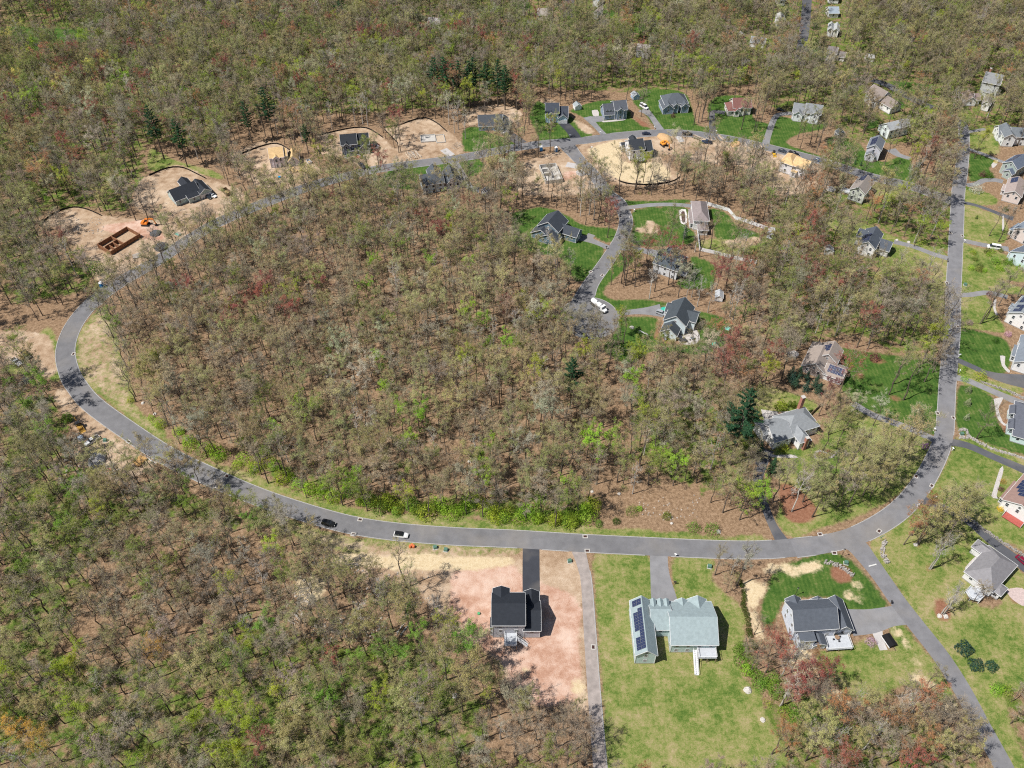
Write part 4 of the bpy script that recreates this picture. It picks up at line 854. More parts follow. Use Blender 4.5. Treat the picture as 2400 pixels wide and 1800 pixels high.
def deciduous(seed, h, cr, low, nl, leaves, ls, twigs, bark, name, sub=5, up=.35, spread=1.0):
    g = np.random.default_rng(seed); wood, tw = TB(), TB(); tips = []
    tp_ = [np.array([0, 0, -.3])]
    for i in range(1, 6): tp_.append(np.array([g.normal()*.03*h*i/5, g.normal()*.03*h*i/5, h*.86*i/5]))
    wood.limb(tp_, h*.011+.03, h*.002+.015, 6)
    for i in range(nl):
        t = low + (1-low)*((i+.5)/nl)**.85; z = t*h*.84; j = min(4, int(t*5)); fr = t*5-j
        base = tp_[j] + (tp_[min(j+1, 5)]-tp_[j])*fr
        az = i*2.4 + g.uniform(-.5, .5); prof = math.sin(math.pi*min(1, .28+.72*(1-(t-low)/(1-low))**.7*.9)) if t > .5 else .85
        ln = cr*spread*(.55+.5*prof)*g.uniform(.8, 1.15); el = g.uniform(.25, .6) + 1.0*(t-low)
        d = np.array([math.cos(az)*math.cos(el), math.sin(az)*math.cos(el), math.sin(el)]); path = [base]
        for k in range(3):
            d = d + np.array([g.normal()*.16, g.normal()*.16, up*.35]); d /= np.linalg.norm(d); path.append(path[-1]+d*ln/3)
        r = h*.0038*(1.15-t*.6)+.012; wood.limb(path, r, r*.3, 4)
        for q in range(sub):
            f = .25+.75*(q+.6)/sub; k = min(2, int(f*3)); b0 = path[k]+(path[k+1]-path[k])*(f*3-k)
            dd = d + g.normal(size=3)*.62; dd[2] = abs(dd[2])*.8+.12; dd /= np.linalg.norm(dd); l2 = ln*g.uniform(.28, .5)
            b1 = b0+dd*l2*.5; dd2 = dd+g.normal(size=3)*.3; b2 = b1+dd2/np.linalg.norm(dd2)*l2*.5
            wood.limb([b0, b1, b2], r*.42, r*.14, 3)
            for w_ in range(twigs):
                s0 = b0+(b2-b0)*g.uniform(.15, 1); d3 = dd+g.normal(size=3)*.75; d3[2] += .15; d3 /= np.linalg.norm(d3); s1 = s0+d3*l2*g.uniform(.3, .65)
                tips.append((s0, s1))
    s0 = np.array([t[0] for t in tips]); s1 = np.array([t[1] for t in tips]); n = len(tips)
    side = g.normal(size=(n, 3))*.5; dirv = s1-s0; side -= (side*dirv).sum(1)[:, None]*dirv/((dirv**2).sum(1)[:, None]+1e-9); side /= np.linalg.norm(side, axis=1)[:, None]+1e-9
    wd = .022; V1 = np.stack([s0-side*wd, s0+side*wd, s1+side*wd*.5, s1-side*wd*.5], 1).reshape(-1, 3); F1 = np.arange(4*n).reshape(n, 4)
    # forked twiglets
    m0 = s0+(s1-s0)*g.uniform(.3, .9, (n, 1)); m1 = m0+(dirv*.5+g.normal(size=(n, 3))*.35); V2 = np.stack([m0-side*.015, m0+side*.015, m1+side*.01, m1-side*.01], 1).reshape(-1, 3)
    V = [V1, V2]; F = [F1, F1+4*n]; mi = [np.zeros(2*n, int)]; off = 8*n
    if leaves:
        mid = s1; cz = h*(.5+.5*low)*.92; q_ = np.sqrt((mid[:, 0]**2+mid[:, 1]**2)/cr**2 + ((mid[:, 2]-cz)/(h*.36))**2)
        wt = np.clip(q_, .15, 1.3)**2.2*np.where(mid[:, 2] > cz*.8, 1.0, .45); wt *= g.uniform(.2, 1.8, n)**1.5; wt /= wt.sum()      # leaves crowd the outside and top of the crown
        idx = g.choice(n, leaves, p=wt); P = s0[idx]+(s1-s0)[idx]*g.uniform(.35, 1.1, (leaves, 1))+g.normal(size=(leaves, 3))*.22
        VL, FL = quads_mesh(P, ls, ls*.75, g, .1, np.array([0, 0, cz*.8])); V.append(VL); F.append(FL+off); mi.append(np.ones(leaves, int))
    tm = tree_mesh('trunk', np.concatenate(wood.V), wood.F, np.zeros(len(wood.F)), [bark])
    cm = tree_mesh('crown', np.concatenate(V), np.concatenate(F), np.concatenate(mi), [M_twig if bark is M_bark else M_pbark, M_leaf])
    return tm, cm
def conifer(seed, h, cr, low, n_whorl, per, name, needle=.5, cone=1.0, dens=26):
    g = np.random.default_rng(seed); wood = TB(); P = []
    wood.limb([np.array([0, 0, -.3]), np.array([g.normal()*.1, g.normal()*.1, h*.5]), np.array([0, 0, h*.98])], h*.013+.03, .03, 6)
    for i in range(n_whorl):
        t = low+(1-low)*i/(n_whorl-1)*.97; z = t*h; f = (t-low)/(1-low)
        ln = cr*((1-f)**cone*.92+.1)*(1 if cone >= 1 else min(1, .45+f*2.5))
        for k in range(per):
            az = k*2*math.pi/per+i*1.1+g.uniform(-.3, .3); l = ln*(g.uniform(.7, 1.15) if cone >= 1 else g.uniform(.35, 1.3)); el = g.uniform(-.1, .22) if cone >= 1 else g.uniform(.1, .45)
            d = np.array([math.cos(az), math.sin(az), el]); b = np.array([0, 0, z]); e = b+d*l; wood.limb([b, e], .035+.01*l, .01, 3)
            q = max(4, int(dens*l/3)); u = g.uniform(.18, 1.05, (q, 1))**.8; P.append(b+(e-b)*u+g.normal(size=(q, 3))*np.array([.2, .2, .12])*max(.5, l*.3))
    P.append(np.array([0, 0, h])+g.normal(size=(14, 3))*np.array([.12, .12, .5])); P = np.concatenate(P)
    VL, FL = quads_mesh(P, needle, needle*.45, g, .45)
    return (tree_mesh('trunk', np.concatenate(wood.V), wood.F, np.zeros(len(wood.F)), [M_bark]), tree_mesh('crown', VL, FL, np.zeros(len(FL)), [M_leaf]))
def bush(seed, r, h, n, ls, shape='round', hollow=.45):
    g = np.random.default_rng(seed); P = g.normal(size=(n, 3)); P /= np.linalg.norm(P, axis=1)[:, None]; P *= g.uniform(hollow, 1, (n, 1))**.5
    lump = 1+.22*np.sin(P[:, :1]*5+seed)*np.cos(P[:, 1:2]*4.3+seed*2); P *= lump; P[:, 2] = np.abs(P[:, 2]+.25) if shape != 'cone' else P[:, 2]
    if shape == 'cone':
        z = g.uniform(0, 1, n)**1.3; t = g.uniform(0, 2*np.pi, n); q = g.uniform(.55, 1, n)**.5*(1-z*.93); P = np.stack([q*np.cos(t), q*np.sin(t), z], 1)
    if shape == 'column':
        z = g.uniform(0, 1, n); t = g.uniform(0, 2*np.pi, n); q = g.uniform(.6, 1, n)**.5*np.minimum(1, (1-z)*3.2)**.6*np.minimum(1, .6+z*2); P = np.stack([q*np.cos(t), q*np.sin(t), z], 1)
    P = P*np.array([r, r, h])+np.array([0, 0, .05]); VL, FL = quads_mesh(P, ls, ls*.8, g); st = TB()
    for k in range(5):
        a = g.uniform(0, 6.28); st.limb([np.array([0, 0, -.15]), np.array([math.cos(a)*r*.45, math.sin(a)*r*.45, h*.6])], .04, .015, 3)
    V = np.concatenate([np.concatenate(st.V), VL]); F = np.concatenate([np.array(st.F), FL+st.n]); mi = [0]*len(st.F)+[1]*len(FL)
    return tree_mesh('shrub', V, F, mi, [M_twig, M_leaf])
PROTO = {}
def add_proto(k, pair): PROTO.setdefault(k, []).append(pair)
for i in range(6): add_proto('oak', deciduous(100+i, 18.5+i*.7, 5.0+.3*(i % 3), .46, 13, 3100+200*i, .22, 8, M_bark, 'oak'))
for i in range(4): add_proto('bare', deciduous(200+i, 19+i*.7, 4.4+.3*i, .4, 12, 800, .18, 13, M_bark, 'bare', up=.5))
for i in range(4): add_proto('leafy', deciduous(300+i, 14.5+i*1.2, 4.2+.2*i, .28, 13, 4400, .21, 7, M_bark, 'leafy', up=.45))
for i in range(3): add_proto('tall', deciduous(400+i, 22+i, 3.2+.3*i, .55, 10, 1300, .21, 8, M_bark, 'tall', up=.7))
for i in range(2): add_proto('pale', deciduous(500+i, 19+i*1.5, 3.4, .4, 9, 240, .24, 7, M_pbark, 'pale', up=.7))
for i in range(3): add_proto('pine', conifer(600+i, 26+i*1.5, 4.8, .42, 12, 5, 'pine', .55, .55, 130))
for i in range(2): add_proto('spruce', conifer(650+i, 12+2*i, 3.2, .06, 18, 8, 'spruce', .36, 1.0, 44))
BUSH = [bush(700+i, 1.7+.2*i, 2.0+.25*i, 800, .24) for i in range(4)]
BRUSH = [bush(720+i, 1.5, 1.6, 220, .19, hollow=.1) for i in range(3)]
BALL = [bush(740+i, 1.3, 1.35, 900, .2, hollow=.75) for i in range(2)]
COLUMN = bush(750, .75, 3.6, 900, .2, 'column'); CONE = bush(751, 1.5, 3.4, 900, .22, 'cone')
C_ = dict(olive=(.39, .375, .165), tan=(.47, .39, .235), grey=(.42, .375, .29), khaki=(.52, .49, .225), moss=(.29, .345, .09), yg=(.44, .53, .07), green=(.24, .4, .07), lime=(.37, .58, .07), red=(.44, .155, .125), rust=(.52, .275, .14), orange=(.68, .42, .1), yellow=(.75, .68, .22), pale=(.62, .6, .42), pine=(.055, .14, .065), blue=(.07, .15, .1), blossom=(.85, .85, .78), pink=(.68, .5, .55), plum=(.24, .09, .1), dark=(.08, .17, .03), purple=(.5, .22, .55), gold=(.9, .66, .03))
def jit(c, rng=R, a=.16): k = rng.uniform(1-a, 1+a); return tuple(max(0, v*k*rng.uniform(1-a*.5, 1+a*.5)) for v in c)
NT = [0]
ORD = ['leftmost', 'second from left', 'third from left', 'fourth from left', 'fifth from left', 'sixth from left', 'seventh from left', 'eighth from left', 'ninth from left', 'tenth from left', 'eleventh from left', 'twelfth from left', 'thirteenth from left', 'fourteenth from left', 'fifteenth from left', 'sixteenth from left', 'seventeenth from left', 'eighteenth from left', 'nineteenth from left', 'twentieth from left', 'twenty-first from left', 'twenty-second from left', 'twenty-third from left']
def rank_labels():
    gr = {}
    for o in COL.objects:
        if o.parent is None and o.get('group') and o.get('category') in ('shrub',) or (o.parent is None and o.get('group') and 'tree' in str(o.get('category'))): gr.setdefault((o['group'], o['label']), []).append(o)
    for (g, l), os_ in gr.items():
        if 1 < len(os_) <= len(ORD):
            os_.sort(key=lambda o: project(o.location.x, o.location.y)[0])
            for k, o in enumerate(os_): o['label'] = (' '.join(l.split()[:13]) if len(l.split()) > 13 else l) + ', ' + ('rightmost' if k == len(os_)-1 else ORD[k])
KN = {'oak': 'budding', 'bare': 'bare', 'leafy': 'leafing', 'tall': 'slim', 'pale': 'pale'}
def plant_tree(kind, p, col, label, group=None, s=1.0, name=None, cat=None, var=None, sz=None, rz=None):
    if name is None:
        w_ = 'red' if col in ('red', 'rust', 'plum') else KN[kind]; name = w_+'_tree'; cat = cat or w_+' tree'
    cat = cat or 'tree'
    tm, cm = PROTO[kind][(var if var is not None else R.randrange(99)) % len(PROTO[kind])]
    t = thing(name, label, cat, (p[0], p[1], 0), R.uniform(0, 6.28) if rz is None else rz, group); k = s*R.uniform(.9, 1.1); t.scale = (k, k, (sz or 1)*k)
    obj('trunk', tm, None, t); c = obj('crown', cm, None, t); c['tcol'] = jit(C_[col] if isinstance(col, str) else col); NT[0] += 1; return t
def plant_bush(me, p, col, label, group=None, s=1.0, name='shrub', cat='shrub', sz=1.0):
    o = obj(name, me, None, None, (p[0], p[1], 0), R.uniform(0, 6.28)); k = s*R.uniform(.88, 1.12); o.scale = (k, k, k*sz); o['tcol'] = jit(C_[col] if isinstance(col, str) else col); tag(o, label, cat, group); return o
# -- conifers one can pick out
for t, x, y, s, k in (('00',1420,1375,1.05,'pine'),('00',1620,1440,1.05,'pine'),('00',2180,1235,.95,'pine'),('10',150,1205,1.0,'pine'),('10',455,1325,.62,'pine')):
    plant_tree(k, T(t, x, y), 'pine', 'tall dark pine standing over the budding trees along the upper left lots', 'tall pines by the upper left lots', s, 'pine_tree')
for x, y in ((1560,905),(1640,930),(1705,940),(1760,930),(1850,925),(1885,918),(1990,915),(2090,925),(2152,950)):
    plant_tree('pine', T('10', x, y), 'pine', 'tall bare-stemmed pine in the row behind the low blue garaged house', 'row of tall pines behind the low house', 1.0, 'pine_tree')
for t, x, y, s, lab in (('10',760,270,.8,'lone dark pine far up in the left wood'),('20',1200,280,1.1,'tall dark spruce far behind the upper houses'),('20',560,130,.8,'dark evergreen left of the far dark road'),('20',650,245,.9,'dark spruce below the white fence at the far road'),
      ('30',140,200,1.05,'tall spruce left of the far right road'),('30',445,545,.95,'blue green spruce before the white garage house'),('30',1260,1545,1.0,'big dark spruce where the upper road nears the right road'),('30',1340,95,.9,'dark pine at the top right'),
      ('11',2050,520,.95,'dark evergreen inside the wood left of the stepped gable house'),('22',500,215,.9,'small dark pine inside the loop wood'),('22',1880,700,1.35,'big green pine left of the chimney house'),('22',2120,640,.8,'dark evergreen beside the drive of the chimney house'),('22',1990,330,.85,'dark green evergreen left of the patio of the chimney house'),
      ('21',1490,1490-1090,.55,'small spruce in front of the bare excavation lot'),('20',1480,1480,.8,'narrow spruce at the edge of the excavated lot'),('00',760,1640,.6,'light green spruce near the lower edge of the upper left wood'),('32',20,780,.75,'dark shrub like evergreen beside the long drive'),('11',20,1180,.7,'dark evergreen at the left of the loop wood')):
    plant_tree('pine' if 'pine' in lab else 'spruce', T(t, x, y), 'pine' if 'light' not in lab else 'green', lab, None, s, 'pine_tree' if 'pine' in lab else 'spruce_tree')
for x, y in ((1120,-20),(190,1615),(260,1600),(330,1630),(400,1690),(430,1740),(320,1720),(230,1690)):
    plant_tree('spruce', T('31', x, y) if x != 1120 else T('31', 200, 1660), 'blue', 'dense blue green spruce in the hedge below the beige solar house', 'spruce hedge below the beige house', .62, 'spruce_tree', sz=.75)
for i, (x, y) in enumerate(((590,1375),(625,1385),(665,1395),(705,1410),(750,1420),(800,1432))):
    plant_tree('spruce', T('30', x, y), 'blue', 'young blue spruce in the row beside the upper road', 'row of young spruces beside the upper road', .26, 'spruce_tree')
for lab, (x, y), s in (('largest round blue green evergreen on the lower right lawn', (1690,640), 1.75), ('middle round blue green evergreen on the lower right lawn', (1790,778), 1.7), ('smallest round blue green evergreen on the lower right lawn', (1925,788), 1.4)):
    plant_bush(BALL[0], T('33', x, y), 'blue', lab, None, s, 'evergreen_shrub', sz=.95)
for t, x, y, s, lab in (('30',405,245,2.6,'upper round green tree right of the far dark road'),('30',420,405,3.0,'lower round green tree right of the far dark road')):
    plant_bush(BALL[1], T(t, x, y), 'dark', lab, None, s, 'round_tree', 'tree', 1.3)
for i, (x, y) in enumerate(((1960,50),(1985,85),(2000,135),(2005,170),(2005,207),(1995,248),(2008,292),(2026,336),(2036,376),(2042,424),(2046,476),(2054,518),(2066,568),(2095,612))):
    plant_bush(BALL[0], T('23', x, y), (.09, .14, .025), 'clipped green shrub, %s in the curved hedge between the lawns' % ORD[i].replace('leftmost', 'topmost').replace('left', 'top'), 'clipped shrubs in the curved hedge', .68, 'hedge_shrub', sz=1.15)
plant_bush(BALL[1], T('32', 110, 205), 'yg', 'big round yellow green shrub behind the patio of the chimney house', None, 1.9, sz=1.1)
for x, y in ((180,195), (213,205), (250,222)): plant_bush(COLUMN, T('32', x, y), (.14, .2, .03), 'slim yellow green column shrub beside the big round shrub', 'column shrubs behind the patio', 1.0, 'column_shrub')
for i, (x, y) in enumerate(((1725,68), (1720,178), (1712,302))): plant_bush(CONE, T('32', x, y), (.42, .47, .28), ('topmost', 'middle', 'lowest')[i]+' of the three pale blossoming trees by the right road', None, 1.0, 'blossom_tree', 'tree')
for t, x, y, c, s, lab in (('30',1790,1655,'blossom',1.6,'white blossoming tree beside the right road'),('31',1740,1140,'pink',.8,'pale pink blossom shrub on the right hand lawn'),('31',2070,1240,'pink',1.0,'pale pink blossom shrub below the double solar house'),('31',915,1445,'plum',1.2,'dark plum coloured shrub on the mulch bed'),('31',700,1505,'yg',1.1,'yellow green round bush on the beige house lawn'),('31',1965,1295,'dark',.8,'dark low bush at the lawn corner above the white house'),('31',1910,890,'plum',.7,'plum coloured bush beside a curving drive'),
      ('32',1350,545,'purple',.8,'purple flowering bush by the right road'),('32',2005,1085,'gold',.6,'bright yellow bush at the white house with brown roof'),('32',2025,850,'orange',.55,'orange yellow bush along the front walk'),('32',2010,915,'plum',.5,'dark red bush along the front walk'),('32',2110,485,'blue',.8,'grey green ball shrub at the light blue house'),('33',885,580,'pink',.85,'pink flowering bush beside the paved drive'),('32',125,560,'yg',1.2,'yellow green bush before the chimney house'),('30',1965,1405,'gold',.55,'yellow bush at the sage green house'),('30',1850,1520,'plum',.9,'brown leafless bush on the sage house lawn'),('30',1905,1530,'dark',1.0,'dark green bush left of the sage house'),
      ('31',2050,160,'dark',.9,'dark green bush above the beige gabled house'),('31',1800,230,'dark',.5,'tiny cone bush on the dry front lawn'),('30',235,200,'plum',1.8,'dark plum tree beside the far right road'),('32',1695,1625-1659,'lime',.8,'lime green bush at the drive fork right of the road'),('31',1670,1560,'lime',.8,'bright green bush beside the mailbox right of the road'),('31',1700,1530,'green',.9,'green ball bush right of the road fork'),('31',1830,1610,'yg',1.2,'yellow green bush between the two right hand drives'),
      ('20',1390,1010,'plum',.8,'small pinkish tree on the navy house lawn'),('22',1565,1255,'green',1.2,'left of two green bushes beside the lower road'),('22',1725,1270,'green',1.1,'right of two green bushes beside the lower road'),('22',1100,1085,'lime',.75,'small lime bush on the cleared strip'),('22',900,1195,'dark',.8,'dark green bush at the foot of the cleared strip'),('22',750,1215,'green',.8,'green bush at the left foot of the cleared strip'),('22',1335,1150,'moss',1.0,'grey green bush on the leaf covered clearing'),('22',1030,1110,'moss',1.0,'olive bush on the leaf covered clearing'),('02',590,310,'green',1.6,'rounded green bush behind the yellow backhoe'),('02',280,150,'blossom',1.0,'white blossoming bush at the left edge wood'),('01',230,1640,'blossom',.9,'white flowering bush below the parked pick-ups'),('01',820,690,'green',1.8,'bright green bush right of the dark fabric')):
    plant_bush((CONE if 'cone' in lab else BALL[1] if 'ball' in lab or 'round' in lab else BUSH[hash(lab) % 1 if False else len(lab) % 4]), T(t, x, y), c, lab, None, s*(1 if 'ball' not in lab else .9))
# -- the shrub belt along the inside of the road
belt = [('02',1130,150,.9),('02',1310,300,.8)]
for t, s in (('02', '1400,340 1560,430 1680,530 1800,600 1950,650 2080,700 2200,730'), ('12', '-50,520 60,620 150,720 250,830 420,930 560,960 700,990 800,900 860,960 920,1010 1000,1020 1080,1070 1160,1090 1250,1100 1320,1060 1400,1120 1480,1110 1560,1090 1660,1130 1780,1130 1850,1090 1900,1060 2000,1080 2060,1130 2130,1160 2200,1150'), ('22', '40,1160 120,1130 190,1180 260,1150 330,1190 400,1200 460,1150 500,1200 560,1220 620,1150 650,1100 600,1080')):
    for q in s.split():
        x, y = map(float, q.split(','))
        for k in range(2): belt.append((t, x+R.uniform(-55, 55), y+R.uniform(-45, 22), R.uniform(1.0, 1.75)))
belt = sorted([(T(t, x, y), s) for t, x, y, s in belt], key=lambda q: q[0].x/(q[0].y+250)); nb_ = math.ceil(len(belt)/6)
for i, (p, s) in enumerate(belt):
    plant_bush(R.choice(BUSH), p, R.choice(['lime', 'lime', 'green', 'yg', 'yg', 'lime']), 'bright green shrub, %s in the roadside belt %s' % (ORD[i % nb_], ('at its far left end', 'above the black off-roader', 'above the white off-roader', 'below the white stemmed tree', 'above the dark new drive', 'at its right end')[i//nb_]), 'bright shrubs along the inside of the road', s)
for q in '1950,640 1990,620 2010,680 1960,740 2060,760 2080,850 2120,900 2140,960 2180,930 2020,820'.split():
    x, y = map(float, q.split(',')); plant_bush(R.choice(BUSH), T('23', x, y), R.choice(['lime', 'green']), 'bright green shrub beside the lawn between the two lower houses', 'shrubs beside the lower lawn', R.uniform(.8, 1.2))
for q in '20,950 60,1010 40,900 130,1180 200,1230 330,1220 400,1250 250,1170 2000,970 2050,1000 1960,1000'.split():
    x, y = map(float, q.split(',')); plant_bush(R.choice(BUSH), T('33', x, y), R.choice(['lime', 'green']), 'bright green shrub in the lower right thicket', 'shrubs in the lower right thicket', R.uniform(.9, 1.3))
for i in range(22):
    plant_bush(R.choice(BUSH), T('31', 1750+20*i+R.uniform(-7, 7), 500+R.uniform(0, 200)), R.choice(['lime', 'green', 'yg', 'moss']), 'yellow green shrub, %s in the thicket below the white van' % ORD[i], 'thicket below the white van', R.uniform(.7, 1.1))
# -- coloured trees one can pick out in the wood: the crown stands at the given place in the photo
MASS = []
def crown_at(t, x, y, h): return T(t, x, y, h)
for t, col, lab, gr, lst in (
 ('21', 'red', 'red budding tree near the side street houses', 'red budding trees near the side street', '850,160 840,240 990,600 1200,500 1290,540 1420,590 1790,730 1760,700 2000,700 1980,780'),
 ('31', 'red', 'red budding tree in the wood left of the right road', 'red trees left of the right road', '340,380 330,530 440,580 310,740 430,760 720,830 350,850 600,860'),
 ('11', 'red', 'red budding tree in the upper loop wood', 'red trees in the loop wood', '40,930 120,900 590,830 600,660 680,60 1850,130 2140,980 1420,270 330,1120 1550,370 1620,400'),
 ('01', 'red', 'red budding tree at the left of the loop wood', 'red trees in the left of the loop wood', '2080,1110 1960,1180 2200,960 1620,860 540,450'),
 ('00', 'red', 'red budding tree in the upper left wood', 'red trees in the upper left wood', '150,1150 250,1130 550,610 700,690 880,550 1160,850 1260,750 1880,650 1540,660 1690,310 1990,330 640,1040 360,1040 960,1110 530,870 680,540 570,520 850,760 1100,440 350,560 480,1040 690,1420'),
 ('10', 'red', 'red budding tree in the upper middle wood', 'red trees in the upper middle wood', '400,790 720,830 830,440 1080,360 1210,340 960,390 660,225 1130,810 1230,1070 1580,760 2100,370 1940,340 1720,340 600,470 260,370 1600,780'),
 ('20', 'red', 'red budding tree in the far wood behind the upper houses', 'red trees behind the upper houses', '270,430 90,460 580,410 1130,400 880,410 30,790'),
 ('30', 'rust', 'rusty budding tree in the upper right wood', 'rusty trees upper right', '440,70 1260,50 1740,370 1860,400 2050,10 1270,420 1300,770 2060,660 1600,1340'),
 ('11', 'lime', 'bright lime tree inside the loop wood', 'lime trees inside the loop wood', '1830,1130 1960,1190 2000,1330 2160,1360 1500,655 1020,680 960,870 1070,1500 1840,710 1150,1150'),
 ('12', 'lime', 'bright green young tree behind the roadside shrub belt', 'green young trees behind the shrub belt', '1960,700 1980,880 1450,330 1130,80 890,850 2040,570 1250,290 1340,560 350,180 180,400'),
 ('22', 'lime', 'bright green tree beside the cleared strip', 'green trees beside the cleared strip', '660,500 700,590 1420,740 490,950 1280,660 2010,1040 2170,980 840,540 1050,60'),
 ('13', 'green', 'green leafing tree in the lower left wood', 'green trees in the lower left wood', '1830,700 1340,330 1410,540 1110,680 100,480 480,1050 1090,1370 60,1330 650,1100 1260,700 900,760'),
 ('13', 'red', 'small red tree in the lower left wood', 'red trees in the lower left wood', '700,740 30,1480'),
 ('03', 'yg', 'yellow green leafing tree at the lower left', 'yellow green trees at the lower left', '720,1200 1700,1270 2150,580 600,900 680,620 2180,1330 850,1450 1950,1560 60,1250 2080,1590'),
 ('03', 'orange', 'orange tinged tree at the lower left', 'orange trees at the lower left', '1380,650 430,1500 250,1400'),
 ('02', 'green', 'green leafing tree left of the curve of the road', 'green trees left of the curve', '300,1110 690,870 450,520 540,480 300,240 130,60 400,60 650,1000 220,1590 1650,1050 2190,1200'),
 ('33', 'red', 'red budding tree in the lower right grove', 'red trees in the lower right grove', '640,1580 560,1620 230,950 180,1000 480,900 290,930 1230,1600 60,560 40,700'),
 ('33', 'rust', 'rust coloured budding tree in the lower right grove', 'rust trees in the lower right grove', '1390,1450 1010,1260 1100,1300 600,1240 1350,1050 330,780 100,1420 1200,1480'),
 ('32', 'rust', 'rust coloured budding tree beside the right drive', 'rust trees beside the right drive', '1330,1160 1260,1240 1400,1100'),
 ('32', 'plum', 'reddish tree beside the beige solar house', None, '560,60'),
 ('00', 'yellow', 'pale yellow flowering tree in the upper left wood', 'yellow trees in the upper left wood', '100,390 190,270 930,590 530,810 800,630 910,800 270,1440 190,740 430,1540 2030,80 200,790'),
 ('00', 'lime', 'fresh green tree in the upper left wood', 'green trees in the upper left wood', '710,350 600,690 970,880 880,220 320,440 1600,840 1710,770 330,920 1090,720 1860,1040 1280,60 40,580'),
 ('10', 'yg', 'yellow green tree in the upper middle wood', 'yellow green trees upper middle', '370,650 1150,270 690,170 60,650 1250,460 560,530 1400,310 420,480 1840,840 820,860 1100,60 1690,530'),
 ('20', 'yg', 'yellow green tree in the far wood behind the upper houses', 'yellow green trees behind the upper houses', '1270,250 1050,240 880,240 340,1090 1430,540 20,480 2120,540 1230,590 1700,700 420,650 120,490 1080,1500 1150,1440'),
 ('30', 'yg', 'yellow green tree in the upper right wood', 'yellow green trees upper right', '1270,1320 670,700 1490,200 1160,640 1760,430 790,900 250,670 300,440 1100,290 1840,1240 1330,1250 1240,1100 1900,490 2100,270'),
 ('31', 'yg', 'yellow green leafing tree left of the right road', 'yellow green trees left of the right road', '1370,1380 1400,1340 1060,150 210,580 220,400 1500,330 1150,60 1320,330'),
 ('21', 'yg', 'yellow green tree below the turning circle', 'yellow green trees below the turning circle', '100,950 280,1050 1050,1420 1100,1480 1300,1330 2170,1600 950,1100 620,1450 1060,620 200,1130'),
):
    for q in lst.split():
        x, y = map(float, q.split(',')); hh = 10 if col in ('red', 'rust', 'plum') else 9
        kd = 'leafy' if col in ('lime', 'green', 'yg', 'yellow') else 'oak' if col in ('red', 'rust', 'orange') else 'leafy'
        p = crown_at(t, x, y, hh); k = R.uniform(.8, 1.1) if kd == 'leafy' else R.uniform(.72, .92)
        if tp(t, x, y)[1] < 300: MASS.append((p.x, p.y, kd, col, k))
        else: plant_tree(kd, p, col, lab, gr, k)
